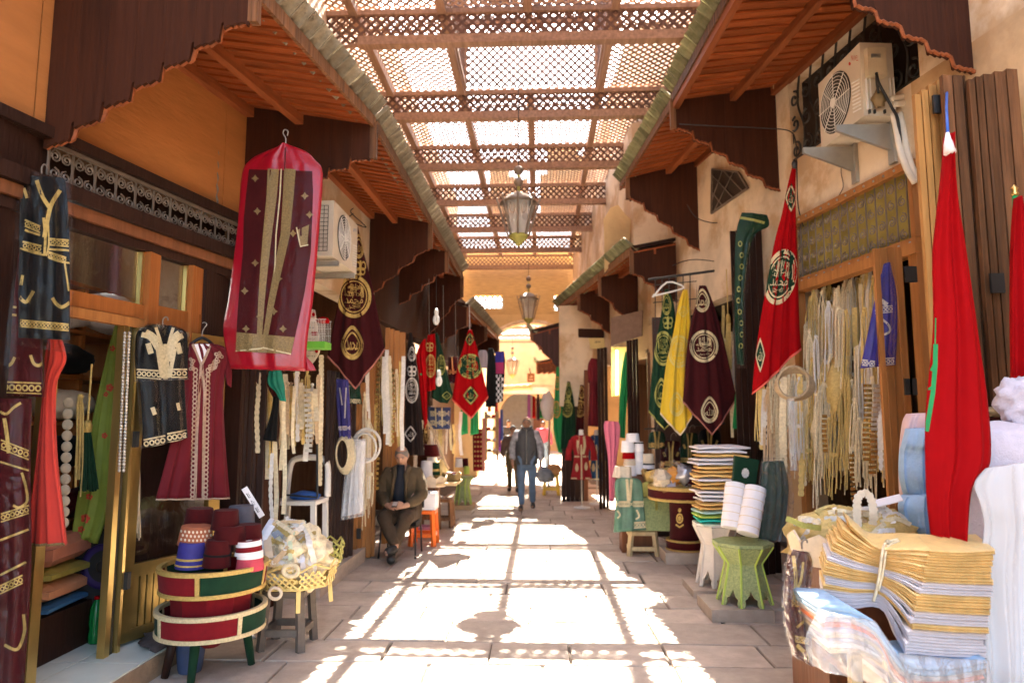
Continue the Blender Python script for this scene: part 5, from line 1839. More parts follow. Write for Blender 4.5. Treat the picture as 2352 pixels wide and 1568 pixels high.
part(wb, 'cloth', m_, M('brocade_white', (.70, .66, .66), .7, 0, .3, 16, .2, 60), True)
part(wb, 'plastic_cover', drape([(808, 1004, 842, 1008, 7.38), (790, 1101, 838, 1104, 7.38), (781, 1195, 836, 1184, 7.33)], nu=14, folds=4, amp=.012, seed=62, th=.003), plastic_soft, True)
kaftan_pack('kaftan', 'purple kaftan in plastic hanging below the maroon banner', [(772, 870, 800, 872, 7.35), (774, 940, 804, 940, 7.35), (780, 1010, 806, 1008, 7.35)], bpy.data.materials['purple_velvet'],
            [([(780, 890), (786, 930)], 3), ([(795, 890), (792, 960)], 3)], thread_white, 3, seed=71, bands=((776, 980, 804, 978, 8),))
kaftan_pack('kaftan', 'dark green kaftan in plastic just under the maroon banner tip', [(782, 880, 826, 885, 7.42), (782, 925, 832, 928, 7.42)], v_green, [([(800, 885), (802, 920)], 4)], thread_pale, 3, seed=72, bands=((784, 915, 828, 918, 8),))
spec = []
rg = random.Random(8)
for i, x in enumerate((846, 853, 861, 868, 875, 883, 890, 897, 904, 911, 918, 925)):
    spec.append((x, rg.uniform(800, 850), rg.uniform(1010, 1150) if x < 870 else rg.uniform(990, 1040), rg.uniform(8.3, 8.8), rg.uniform(6, 10), ('flat', 'flat', 'lobe', 'sequin', 'hank')[i % 5], (3, 0, 1, 0, 1, 3)[i % 6]))
spec += [(848, 960, 1195, 8.0, 22, 'hank', 0), (838, 900, 1240, 8.1, 12, 'hank', 0)]
trims(spec, 'trims hanging between the orange doors and the black banner', 'above the seated man', 9)

# ------------------------------------------------------------------ flags and banners of the left row
GRP = 'flags and banners over the left tables'
banner('black velvet banner with white calligraphy behind the seated man', [(940, 764, 946, 764, 9.35), (935, 812, 954, 815, 9.35), (930, 900, 963, 900, 9.35), (928, 1045, 974, 1045, 9.35)], None, v_brown, thread_white,
       [('drop', 946, 814, 9, 16), ('knot', 946, 852, 11, 13), ('round', 946, 896, 15, 30), ('loz', 943, 996, 14, 19)], GRP, seed=81, folds=2.5, amp=.02)
r_, m_ = banner('narrow red flag with a green star, left of the gold roundel banner', [(971, 781, 978, 777, 9.5), (957, 815, 978, 812, 9.5), (962, 865, 980, 865, 9.5), (972, 960, 981, 955, 9.45), (976, 990, 981, 975, 9.45)], None, f_red, thread_gold, [], GRP, edge=thread_gold, name='flag', seed=82, folds=2, amp=.02)
D_ = Dec(m_)
D_.quad([(964, 857), (978, 859), (966, 862)])
part(r_, 'star', D_.m, f_green)
banner('red banner with a gold roundel beside the dark green one', [(983, 769, 999, 766, 9.7), (977, 812, 1001, 812, 9.7), (979, 900, 1000, 893, 9.7)], None, f_red, thread_gold, [('knot', 987, 797, 9, 11), ('round', 989, 840, 12, 27)], GRP, seed=83, folds=2, amp=.02)
banner('dark green banner hanging behind the lower bare bulb', [(999, 765, 1005, 764, 9.9), (1002, 812, 1018, 812, 9.9), (995, 870, 1028, 862, 9.9), (990, 911, 1040, 904, 9.9)], [(990, 911), (1010, 924), (1028, 926), (1040, 906)], v_green, thread_olive, [('round', 1013, 838, 10, 24), ('loz', 1026, 908, 11, 10)], GRP, seed=84, folds=3, amp=.02)
sunlit, _ = banner('bright red banner with green roundel lit by sun spots', [(1076, 757, 1084, 757, 10.1), (1063, 800, 1095, 795, 10.1), (1051, 840, 1103, 832, 10.1), (1038, 917, 1122, 910, 10.1)], [(1038, 918), (1060, 940), (1083, 961), (1102, 938), (1122, 912)], f_red, thread_olive,
       [('lback', 1079, 779, 12, 16, v_green), ('loz', 1079, 779, 10, 14), ('back', 1080, 841, 28, 29, v_green), ('round', 1080, 841, 28, 29), ('lback', 1081, 908, 18, 22, v_green), ('loz', 1081, 908, 17, 21)], GRP, edge=M('edge_coral', (.7, .12, .08), .7), seed=85, folds=3, amp=.02)
part(sunlit, 'cord', MB().tube([P(1078, 700, 10.1), P(1079, 757, 10.1)], .006, 5), cord_white)
def bulb(label, x, y0, yt, Y):
    p = P(x, y0, Y)
    root = thing('light_bulb', label, 'light bulb', p)
    part(root, 'wire', MB().tube([P(x, yt, Y), p + V((0, 0, .1))], .004, 5), black_pl)
    part(root, 'holder', MB().lathe(p + V((0, 0, .06)), [(.0, 0), (.028, .002), (.03, .05), (.015, .09), (0, .09)], 10), white_pl, True)
    m_ = MB()
    for k in range(3):
        t0 = k * pi / 3
        m_.tube([p + V((.035 * cos(t0) * sin(t), .035 * sin(t0) * sin(t), .06 - .13 * (1 - cos(t)) / 2)) for t in [2 * pi * i / 14 for i in range(14)]], .011, 6, closed=True)
    part(root, 'spiral', m_, white_pl, True)
bulb('unlit energy saving bulb hanging highest under the long left canopy', 1002, 733, 630, 9.2)
bulb('unlit energy saving bulb hanging in front of the dark green banner', 1008, 874, 770, 9.3)
kaftan_pack('kaftan', 'blue and gold kaftan in plastic under the dark green banner', [(985, 935, 1035, 935, 10.3), (985, 985, 1034, 985, 10.3)], M('navy', (.03, .045, .12), .7), [([(1000, 936), (1002, 980)], 3), ([(1015, 936), (1016, 980)], 3)], thread_pale, 3, seed=91, bands=((988, 945, 1032, 945, 9), (988, 966, 1032, 966, 9)))
kaftan_pack('kaftan', 'maroon child kaftan in plastic hanging between two banners', [(1030, 820, 1050, 818, 10.4), (1028, 880, 1052, 880, 10.4)], v_dmaroon, [([(1038, 820), (1040, 850)], 3)], thread_gold, 3, seed=92, bands=((1030, 850, 1050, 850, 8),))
spec = []
rg = random.Random(18)
for i, x in enumerate(range(962, 1062, 8)):
    spec.append((x, rg.uniform(940, 990), rg.uniform(1010, 1060), rg.uniform(10.4, 11.0), rg.uniform(5, 9), ('flat', 'lobe', 'hank')[i % 3], (3, 0, 1, 2)[i % 4]))
trims(spec, 'trims over the left tables', 'over the left tables', 19)
solo('cord_swag', MB().tube(smooth([P(977, 960, 9.6), P(992, 985, 9.6), P(1008, 1020, 9.6), P(1022, 1060, 9.7), P(1030, 1075, 9.8)], 4), .02, 6), cord_tan, 'thick tan cord slanting down over the left tables', 'cord', None, True)
for i, (x, w, c_, lab) in enumerate(((1097, 22, v_black, 'black'), (1066, 14, f_green, 'dark green'), (1090, 16, f_green, 'bright green'))):
    if i:
        solo('shawl', drape([(x - w / 2, 930, x + w / 2, 930, 10.8), (x - w / 2 - 2, 1000, x + w / 2 + 2, 995, 10.8)], nu=12, folds=3, amp=.012, seed=95 + i, th=.03), c_, lab + ' shawl hanging below the sunlit red banner', 'shawl', None, True)

# ------------------------------------------------------------------ left tables, boxes and stools
so = stool('bright orange plastic stool with a white box on it', 974, 1236, 9.45, .33, .47, orange_pl)
bx = thing('cardboard_box', 'white box with a round blue and red mark on the orange stool', 'box', P(975, 1160, 9.75))
bb = MB().span(P(953, 1150, 9.3).x, P(1000, 1150, 9.3).x, 9.3, 9.62, .475, .70)
part(bx, 'carton', bb, f_white)
D_ = Dec(bb, .003)
D_.ring(968, 1138, 9, 10, 2)
part(bx, 'round_mark', D_.m, M('mark_blue', (.05, .08, .3), .6))
part(bx, 'tape', MB().span(P(960, 1150, 9.3).x, P(964, 1150, 9.3).x, 9.297, 9.3, .475, .70), wood_pale)
stool('pink plastic stool nested behind the orange one', 978, 1238, 10.1, .3, .40, M('pink_plastic', (.55, .22, .36), .45))
stool('wooden stool carrying the plank and hat trays', 1019, 1192, 11.0, .30, .44, wood_old)
solo('plank', MB().span(P(965, 1120, 10.4).x, P(1050, 1120, 10.4).x, 10.3, 11.1, .70, .735), wood_pale, 'pale plank laid across the boxes behind the seated man', 'plank')
stool('second wooden support under the pale plank end', 985, 1205, 10.6, .3, .68, wood_old, rail=True)
tray('cream pierced tray of hats on the plank', P(993, 1116, 10.5) * 1, .20, .13, f_cream, pierce=False)
tray('brown basket with a white hat on the plank', V((P(1036, 1112, 10.7).x, 10.7, .74)), .14, .10, thread_dark, pierce=False)
fez('white rolled turban hat standing in the cream tray', 980, 1058, 1105, 30, 10.45, f_white, None, 'hats on the left plank')
fez('white square box hat tilted behind the turban roll', 992, 1050, 1082, 26, 10.75, f_white, [(.0, .12, v_maroon)], 'hats on the left plank')
fez('flat maroon hat lying behind the white turban roll', 988, 1020, 1047, 44, 10.9, v_maroon, None, 'hats on the left plank')
fez('dark green hat between the white box hat and gold cloth', 1000, 1062, 1090, 22, 10.5, v_green, [(.3, .5, thread_gold)], 'hats on the left plank')
fez('white hat with red top in the brown basket', 1036, 1084, 1102, 28, 10.65, f_white, [(.85, .97, f_red)], 'hats on the left plank')
solo('gold_cloth', lump(P(1012, 1080, 10.7), .12, .1, .17, 5, .3), f_gold, 'striped gold and white cloth rolled upright on the plank', 'cloth', None, True)

def moor(label, c, r, h, mat, edge, n=8, group=None, neck=.62):
    """octagonal Moorish table: flared top, waist, splayed slab legs with cusped feet"""
    root = thing('moorish_table', label, 'table', c, group)
    ro = [V((cos(2 * pi * (i + .5) / n), sin(2 * pi * (i + .5) / n), 0)) for i in range(n)]
    lev = [(r, h, ), (r * 1.0, h - .03), (r * neck, h * .66), (r * neck, h * .61), (r * .92, 0)]
    part(root, 'table_top', MB().loft([[c + p * r * 1.03 + V((0, 0, h - .025)) for p in ro], [c + p * r * 1.03 + V((0, 0, h)) for p in ro]]), mat)
    for i in range(n):
        a, b = ro[i], ro[(i + 1) % n]
        A = [c + a * q[0] + V((0, 0, q[1])) for q in lev]
        B = [c + b * q[0] + V((0, 0, q[1])) for q in lev]
        mid = (a + b).normalized()
        part(root, 'flare_panel', MB().prism([A[1], B[1], B[2], A[2]], -mid * .015), mat)
        part(root, 'waist_panel', MB().prism([A[2], B[2], B[3], A[3]], -mid * .015), mat)
        k = lambda u, v: A[3].lerp(A[4], v).lerp(B[3].lerp(B[4], v), u)
        poly = [k(0, 0), k(1, 0), k(1, 1), k(.86, 1), k(.78, .9), k(.82, .80), k(.68, .76), k(.5, .58), k(.32, .76), k(.18, .80), k(.22, .9), k(.14, 1), k(0, 1)]
        m_ = MB()
        m_.prism([k(0, 0), k(1, 0), k(1, .5), k(.5, .58), k(0, .5)], -mid * .015)
        m_.prism([k(1, .5), k(1, 1), k(.86, 1), k(.78, .9), k(.82, .80), k(.68, .76), k(.5, .58)], -mid * .015)
        m_.prism([k(0, .5), k(.5, .58), k(.32, .76), k(.18, .80), k(.22, .9), k(.14, 1), k(0, 1)], -mid * .015)
        part(root, 'leg_panel', m_, mat)
        part(root, 'edge_strip', MB().tube([A[1], A[2], A[3], A[4]], .011, 5), edge)
    return root
moor('green Moorish table by the far left carpets', V((P(1063, 1160, 13.2).x, 13.2, .08)), .19, .52, green_paint, lime_paint)
solo('stone_block', MB().span(P(1043, 1165, 13.0).x, P(1086, 1165, 13.0).x, 12.95, 13.5, 0, .08), plaster_tan, 'low stone block under the far green table', 'block')
fez('white hat with red inside on the far green table', 1054, 1050, 1072, 18, 13.1, f_white, [(.9, .98, v_red)], 'hats on the far green table')
fez('maroon hat on the far green table', 1068, 1052, 1072, 16, 13.2, v_maroon, None, 'hats on the far green table')
fez('small green hat in front on the far green table', 1072, 1070, 1088, 14, 13.0, lime_paint, None, 'hats on the far green table')
# ================================================================== right side
def Rw(y, z, o=0.0):            # o>0 into the street
    return V((rx(y) - o, y, z))
# ---- yellow grille over the near shop
gr = thing('shop_grille', 'dusty yellow backed iron scroll grille in a studded wood frame over the cord shop', 'grille', Rw(6.3, 3.07))
part(gr, 'yellow_sheet', MB().slab(Rw(5.44, 3.10, -.05), Rw(7.1, 3.10, -.05), Rw(7.1, 3.72, -.05), Rw(5.44, 3.72, -.05), V((.02, 0, 0))), M('yellow_sheet', (.48, .37, .09), .8, 0, .5, 4, .2, 20, stain=.8))
for z in (3.09, 3.73):
    part(gr, 'frame_rail', MB().bar(Rw(5.40, z, .02), Rw(7.13, z, .02), .06, .07), wood_honey)
for y in (5.42, 7.11):
    part(gr, 'frame_stile', MB().bar(Rw(y, 3.125, .02), Rw(y, 3.695, .02), .05, .06, V((0, 1, 0))), wood_honey)
y = 5.52
while y < 7.05:
    part(gr, 'iron_bar', MB().bar(Rw(y, 3.12, .0), Rw(y, 3.70, .0), .010, .010), iron_grey)
    for j in range(4):
        z = 3.19 + .14 * j
        part(gr, 'iron_scroll', MB().tube([Rw(*q, 0.0) for q in scroll(y + .062, z, .045, 1 if j % 2 else -1)], .006, 4), iron_grey)
    y += .125
for i in range(14):
    y = lerp(5.45, 7.08, i / 13)
    for z in (3.09, 3.73):
        part(gr, 'stud', MB().ball(Rw(y, z, .052), .012, 6, 4), steel)
# ---- iron window grille high on the wall behind the air conditioner
wg = thing('iron_window', 'dark wrought iron scroll window behind the big air conditioner', 'window', Rw(6.2, 4.27))
part(wg, 'dark_recess', MB().slab(Rw(5.3, 4.40, -.16), Rw(7.15, 4.40, -.16), Rw(7.15, 5.30, -.16), Rw(5.3, 5.30, -.16), V((.03, 0, 0))), dark)
for i in range(9):
    y = 5.40 + .21 * i
    for s_, z in ((1, 4.52), (-1, 4.80), (1, 5.08)):
        g = MB()
        g.tube([Rw(*q, -.03) for q in scroll(y, z, .09, s_, 1.3)], .012, 5)
        part(wg, 'iron_scroll', g, iron)
    part(wg, 'iron_bar', MB().tube(smooth([Rw(y + .1, 4.40, -.03), Rw(y + .05, 4.7, -.03), Rw(y + .15, 5.0, -.03), Rw(y + .1, 5.30, -.03)], 4), .012, 5), iron)
part(wg, 'sill_bar', MB().bar(Rw(5.3, 4.42, -.03), Rw(7.15, 4.42, -.03), .03, .03), iron)
# small triangular window further on
wt = thing('iron_window', 'small three-cornered lattice window below the mossy canopy', 'window', P(1675, 490, 8.3))
tri = [(1638, 490), (1640, 388), (1700, 395), (1722, 432)]
q = [W(x, y_, RWL) + V((-.012, 0, 0)) for x, y_ in tri]
part(wt, 'dark_pane', MB().prism(q, (.008, 0, 0)), dark)
for i in range(4):
    part(wt, 'frame_bar', MB().bar(q[i] + V((-.015, 0, 0)), q[(i + 1) % 4] + V((-.015, 0, 0)), .02, .02), iron_grey)
for a, b in (((1640, 460), (1665, 390)), ((1645, 485), (1690, 395)), ((1640, 400), (1690, 455)), ((1640, 440), (1665, 473)), ((1665, 390), (1712, 440))):
    part(wt, 'lattice_bar', MB().bar(W(*a, RWL) + V((-.03, 0, 0)), W(*b, RWL) + V((-.03, 0, 0)), .012, .012), iron_grey)

# ---- big air conditioner
pa, pb = P(1979, 180, 5.5), P(1882, 250, 6.22)
ACZ0, ACZ1 = P(1979, 266, 5.5).z, P(1979, 98, 5.5).z
ac2, H2, n2 = aircon('large cream air conditioner with round fan high on the right wall', (pa.x, 5.5), (pb.x, 6.22), (.27, .05), ACZ0, ACZ1, 'MAXWELL', (.6, .05, .03), .60)
c0 = P(2017, 180, 5.46)
sd = MB().span(P(1993, 180, 5.46).x, P(2036, 180, 5.46).x, 5.44, 5.53, P(2000, 176, 5.46).z, P(2000, 112, 5.46).z)
part(ac2, 'terminal_cover', sd, M('ac_cover', (.62, .52, .36), .5))
part(ac2, 'grip', MB().span(P(2005, 180, 5.43).x, P(2026, 180, 5.43).x, 5.43, 5.45, P(2000, 132, 5.43).z, P(2000, 124, 5.43).z), steel)
for x in (1988, 1996, 2042, 2050):
    a = P(x, 180, 5.485)
    part(ac2, 'side_rib', MB().span(a.x, a.x + .008, 5.475, 5.50, P(2000, 250, 5.48).z, P(2000, 180, 5.48).z), white_pl)
for x in (1999, 2011, 2034):
    a = P(x, 255, 5.47)
    part(ac2, 'screw_hole', MB().box((a.x, 5.483, a.z), (.014, .02, .03)), black_pl)
part(ac2, 'valve', lump(P(2018, 228, 5.45), .05, .04, .07, 3, .4), M('valve', (.25, .17, .08), .6, .4), True)
for y in (5.62, 6.10):
    a = rx(y)
    f_ = a - .47
    poly = [V((a, y, ACZ0 - .02)), V((f_, y, ACZ0 - .02)), V((f_, y, ACZ0 - .07)), V((a, y, ACZ0 - .26))]
    part(ac2, 'bracket', MB().prism(poly, (0, .035, 0)), steel)
    part(ac2, 'bracket_plate', MB().span(a - .03, a, y - .03, y + .06, ACZ0 - .36, ACZ0 + .02), steel)
pipe_m = M('pipe_insulation', (.72, .64, .52), .8, 0, .15, 8)
for k in (0, 1):
    pts = [P(2045 + 8 * k, 228 + 12 * k, 5.46), P(2075 + 6 * k, 222 + 14 * k, 5.5), P(2086 + 5 * k, 205 + 16 * k, 5.6), P(2088 + 4 * k, 190 + 16 * k, 5.7)]
    part(ac2, 'refrigerant_pipe', MB().tube(smooth(pts, 4), .026, 8), pipe_m, True)
    pts = [P(2052 + 14 * k, 262, 5.42), P(2060 + 14 * k, 300, 5.36), P(2068 + 14 * k, 345, 5.33), P(2082 + 12 * k, 385, 5.33), P(2102 + 6 * k, 420 - 8 * k, 5.36)]
    part(ac2, 'refrigerant_pipe', MB().tube(smooth(pts, 4), .026, 8), pipe_m, True)
part(ac2, 'cable', MB().tube(smooth([P(2013, 168, 5.42), P(2018, 190, 5.4), P(2034, 220, 5.4), P(2050, 250, 5.4), P(2062, 275, 5.35), P(2070, 340, 5.32)], 4), .012, 6), black_pl, True)
part(ac2, 'cable', MB().tube(smooth([P(2013, 168, 5.42), P(2014, 190, 5.41), P(2018, 215, 5.42)], 4), .010, 6), black_pl, True)
solo('cable', MB().tube(smooth([P(1560, 285, 7.2), P(1650, 290, 7.15), P(1760, 295, 7.1), P(1815, 302, 7.05), P(1828, 330, 7.0), P(1830, 380, 6.95), P(1833, 470, 6.95), P(1845, 520, 6.95)], 5), .006, 6), black_pl, 'black electric cable running along the board and down the plaster', 'cable', None, True)

# ---- cords filling the near shop
GC = 'cord hanks hung in the right-hand cord shop'
rg = random.Random(101)
spec = []
for i in range(30):
    x = 1852 + i * 6.6 + rg.uniform(-2, 2)
    y0 = 668 - (x - 1852) * .34 + rg.uniform(0, 25)
    spec.append((x, y0, rg.uniform(960, 1150), 6.95 - (x - 1850) / 200 * 1.0 + rg.uniform(-.1, .3), rg.uniform(14, 26), 'hank', rg.choice((0, 0, 1, 1, 2, 0, 3))))
for i in range(14):
    x = 1862 + i * 14
    spec.append((x, rg.uniform(850, 960), rg.uniform(1080, 1180), 6.6 - (x - 1850) / 200 * .9, rg.uniform(16, 28), 'hank', rg.choice((0, 1, 1, 2))))
for i in range(18):
    x = 1742 + i * 7 + rg.uniform(-2, 2)
    spec.append((x, rg.uniform(840, 900), rg.uniform(1000, 1170), rg.uniform(6.6, 6.95), rg.uniform(12, 20), rg.choice(('hank', 'hank', 'lobe')), rg.choice((0, 0, 1, 2, 3))))
for i in range(16):
    x = 1856 + i * 12 + rg.uniform(-4, 4)
    spec.append((x, rg.uniform(660, 760) - (x - 1852) * .2, rg.uniform(900, 1100), 7.0 - (x - 1850) / 200 * 1.05, rg.uniform(7, 11), rg.choice(('lobe', 'flat', 'flat')), rg.choice((0, 0, 1, 2))))
for i in range(26):
    x = 1850 + i * 7.6 + rg.uniform(-3, 3)
    spec.append((x, rg.uniform(700, 900) - (x - 1852) * .25, rg.uniform(900, 1120), 6.75 - (x - 1850) / 200 * 1.0, rg.uniform(12, 24), 'hank', rg.choice((0, 0, 1, 1, 3))))
trims(spec, GC, 'in the crowded cord shop', 102)
trims([(1992, 880, 1060, 5.35, 17, 'sequin', 1), (2004, 960, 1090, 5.32, 16, 'sequin', 1), (2012, 880, 990, 5.3, 17, 'sequin', 3), (2026, 930, 1080, 5.3, 18, 'lobe', 3), (2034, 900, 1100, 5.3, 16, 'lobe', 2), (1958, 1040, 1150, 5.5, 10, 'sequin', 1), (1895, 950, 1040, 6.2, 10, 'sequin', 1)],
      'sequin belts by the wooden shutters', 'by the shutters below the purple kaftan', 103)
m_ = MB()
for k in range(5):
    m_.tube([P(1822 + (36 + 2 * k) * cos(t) + k, 878 + (36 - k) * sin(t) + 2 * k, 6.2 + .015 * k) for t in [2 * pi * i / 30 for i in range(30)]], .014, 6, closed=True)
solo('cord_coil', m_, cord_tan, 'round coil of thick tan cord hung below the red banner tip', 'cord', None, True)
m_ = MB()
m_.span(P(1814, 1000, 6.1).x, P(1827, 1000, 6.1).x, 6.09, 6.13, P(1814, 1080, 6.1).z, P(1814, 915, 6.1).z)
solo('packet', m_, plastic_soft, 'long clear packet of trim hanging under the tan coil', 'packet')
for i in range(6):
    solo('hanging_bundle', lump(P((1870, 1905, 1940, 1975, 1890, 1925)[i], (800, 760, 740, 720, 1000, 900)[i], 6.9 - i * .1), .10, .10, .28, i * 2.2, .35, 14, 10, 3), (cord_cream, cord_gold)[i % 2],
         ('cream', 'gold')[i % 2] + ' braid bundle deep in the cord shop, ' + ('farthest in', 'under the grille corner', 'in the middle row', 'nearest the shutters', 'low at the left', 'low in the middle')[i], 'bundle', 'braid bundles deep in the cord shop', True)
kaftan_pack('kaftan', 'royal purple child kaftan in clear plastic by the wooden shutters', [(2030, 606, 2044, 602, 5.2), (2012, 680, 2058, 672, 5.2), (1996, 760, 2060, 750, 5.2), (1978, 846, 2056, 838, 5.2)], M('royal_purple', (.03, .02, .24), .6, 0, .3, 9),
            [([(2022, 730), (2040, 745), (2044, 760), (2030, 768), (2018, 762)], 5), ([(2024, 690), (2038, 700)], 10)], thread_white, 4, seed=111, bands=((1980, 826, 2010, 830, 12), (2018, 824, 2054, 822, 14), (2010, 706, 2050, 702, 14)))
planks('honey wood folding shutters with black hinges at the cord shop', [2044, 2058, 2076, 2094, 2112], (570, 566), 1180, (5.15, 5.35), wood_honey, z0=.05, hinges=((2086, 630, 5.12), (2097, 630, 5.12), (2086, 888, 5.12), (2097, 888, 5.12)))
# ---- tall boards and flags at the right edge
planks('tall honey wood shutter boards behind the big red flag', [2168, 2186, 2204, 2226, 2240], (215, 172), 1200, (4.3, 4.34), wood_tan, z0=.02, hinges=((2152, 240, 4.28),))
planks('tall dark weathered boards beside the honey shutters', [2240, 2266, 2292, 2300], (170, 172), 1200, (4.2, 4.3), wood_old, z0=.02, hinges=((2285, 650, 4.18), (2296, 650, 4.18)))
planks('tall dark weathered boards at the right edge', [2304, 2322, 2342, 2370, 2400, 2430], (180, 150), 1200, (4.2, 4.3), wood_old, z0=.02)
rows = [(2173, 312, 2183, 312, 3.5), (2168, 373, 2186, 373, 3.5), (2150, 515, 2209, 500, 3.5), (2143, 600, 2226, 604, 3.5), (2144, 750, 2251, 770, 3.5), (2127, 930, 2273, 920, 3.48), (2124, 1040, 2279, 1062, 3.46), (2128, 1150, 2238, 1120, 3.45), (2138, 1238, 2226, 1250, 3.45)]
fl, fm = banner('large plain red flag with green star edge hanging folded from a blue rope', rows, None, f_red, f_green, [], 'red flags at the right edge', name='flag', seed=121, folds=1.8, amp=.022, th=.08, bulge=.05, nu=36)
D_ = Dec(fm)
D_.stroke([(2149, 790), (2148, 840), (2143, 900), (2133, 960), (2128, 990)], 11)
D_.stroke([(2147, 836), (2136, 850)], 9)
D_.stroke([(2146, 888), (2130, 892)], 8)
D_.stroke([(2149, 730), (2148, 790)], 3)
part(fl, 'star', D_.m, f_green)
part(fl, 'white_tie', MB().tube([P(2176, 305, 3.48), P(2178, 330, 3.47), P(2182, 352, 3.46)], [.008, .022, .03], 8), f_white, True)
part(fl, 'rope', MB().tube([P(2175, 208, 4.26), P(2174, 250, 3.9), P(2177, 308, 3.49)], .008, 6), M('rope_blue', (.03, .12, .5), .6), True)
banner('second red flag cut by the right edge, on a green pole', [(2337, 452, 2344, 452, 3.9), (2324, 580, 2372, 570, 3.9), (2319, 760, 2400, 740, 3.9), (2321, 890, 2410, 830, 3.9)], None, f_red, f_green, [], 'red flags at the right edge', name='flag', seed=122, folds=2, amp=.02, th=.05)
po = thing('flag_pole', 'green flag pole with brass finial at the right edge', 'pole', P(2338, 1000, 3.96))
part(po, 'shaft', MB().tube([P(2345, 1010, 3.96), P(2331, 448, 3.96)], .014, 8), M('pole_green', (.02, .36, .10), .4), True)
part(po, 'finial', MB().lathe(P(2331, 450, 3.96), [(.015, 0), (.022, .01), (.012, .03), (.02, .045), (.0, .07)], 10), brass, True)
# ---- tulle rolls and soft bundles
tulle = M('tulle', (.66, .60, .68), .9, 0, .12, 30, .4, 120, sheen=.2)
a = P(2345, 1000, 3.55)
m_ = MB()
rings = []
for i in range(16):
    z = lerp(0, 1.62, i / 15)
    rings.append([V((a.x + (.23 + .015 * sin(3 * k + i * .7)) * cos(2 * pi * k / 24), 3.72 + (.23 + .015 * sin(3 * k + i * .7)) * sin(2 * pi * k / 24), z)) for k in range(24)])
for q_ in (.8, .45, .05):
    rings.append([V((a.x + (p_.x - a.x) * q_, 3.72 + (p_.y - 3.72) * q_, 1.62 + .07 * (1 - q_) ** .6)) for p_ in rings[15]])
m_.loft(rings)
solo('tulle_roll', m_, tulle, 'tall standing roll of lilac white tulle at the right edge', 'fabric roll', None, True)
m_ = drape([(2262, 1075, 2360, 1060, 3.42), (2236, 1110, 2380, 1120, 3.40), (2250, 1160, 2380, 1180, 3.38), (2258, 1215, 2380, 1225, 3.38), (2247, 1320, 2380, 1330, 3.36), (2262, 1480, 2380, 1480, 3.30), (2268, 1600, 2380, 1600, 3.25)], nu=30, folds=2.3, amp=.016, seed=131, th=.03)
solo('tulle_wrap', m_, film('tulle_film', gl=.0, rough=.3, bump=.8, bscale=10, milk=.45, add=.2), 'loose sheer tulle and plastic falling in front of the standing roll', 'wrapping', None, True)
solo('tulle_bag', lump(P(2345, 920, 3.8), .12, .1, .13, 5, .4, 30, 22, 2.4), tulle, 'white net bag lying on the pile beside the second red flag', 'bag', None, True)
solo('folded_cloth', folded(P(2296, 955, 4.0), .16, .3, .05, 0, M('check_cloth', (.45, .36, .20), .9, 0, .5, 40), rg), bpy.data.materials['check_cloth'], 'folded checked cloth on the pile right of the big flag', 'cloth', None, True)
dk = MB().span(P(2262, 1000, 4.05).x, P(2330, 1000, 4.05).x, 4.05, 4.18, 0, P(2262, 958, 4.05).z)
solo('dark_cloth_bolt', dk, M('dark_print', (.10, .02, .02), .9, 0, .6, 30), 'dark red printed cloth bolt behind the big red flag', 'fabric roll')
light_blue = M('quilt_blue', (.36, .55, .78), 0.8, 0, .2, 8, .7, 14)
quilt_pink = M('quilt_pink', (.72, .52, .52), .8, 0, .15, 8, .3, 30)
for rows_, mt, lab, sd in (([(2094, 950, 2128, 948, 4.34), (2080, 975, 2130, 975, 4.34), (2070, 1060, 2130, 1060, 4.36), (2072, 1140, 2132, 1140, 4.36), (2084, 1205, 2136, 1205, 4.36)], quilt_pink, 'pale pink quilt hanging behind the blue one by the flag', 3),
                           ([(2092, 985, 2130, 982, 4.22), (2082, 1020, 2132, 1020, 4.2), (2078, 1042, 2132, 1040, 4.22), (2080, 1100, 2134, 1100, 4.18), (2094, 1150, 2136, 1150, 4.22)], light_blue, 'pale blue quilt folded left of the big red flag', 5),
                           ([(2084, 1140, 2136, 1130, 4.14), (2076, 1165, 2140, 1165, 4.12), (2082, 1205, 2140, 1208, 4.12), (2090, 1225, 2140, 1228, 4.14)], light_blue, 'pale blue quilted cushion below the folded quilt', 7)):
    solo('quilt', drape(rows_, nu=26, folds=2.2, amp=.02, seed=sd, th=.16, bulge=.07, fade=.8), mt, lab, 'quilt', 'quilts by the big red flag', True)
solo('quilt_stand', MB().span(P(2070, 1210, 4.2).x, P(2135, 1210, 4.2).x, 4.15, 4.5, 0, P(2070, 1225, 4.2).z), wood_black, 'dark box holding up the quilts beside the flag', 'box')

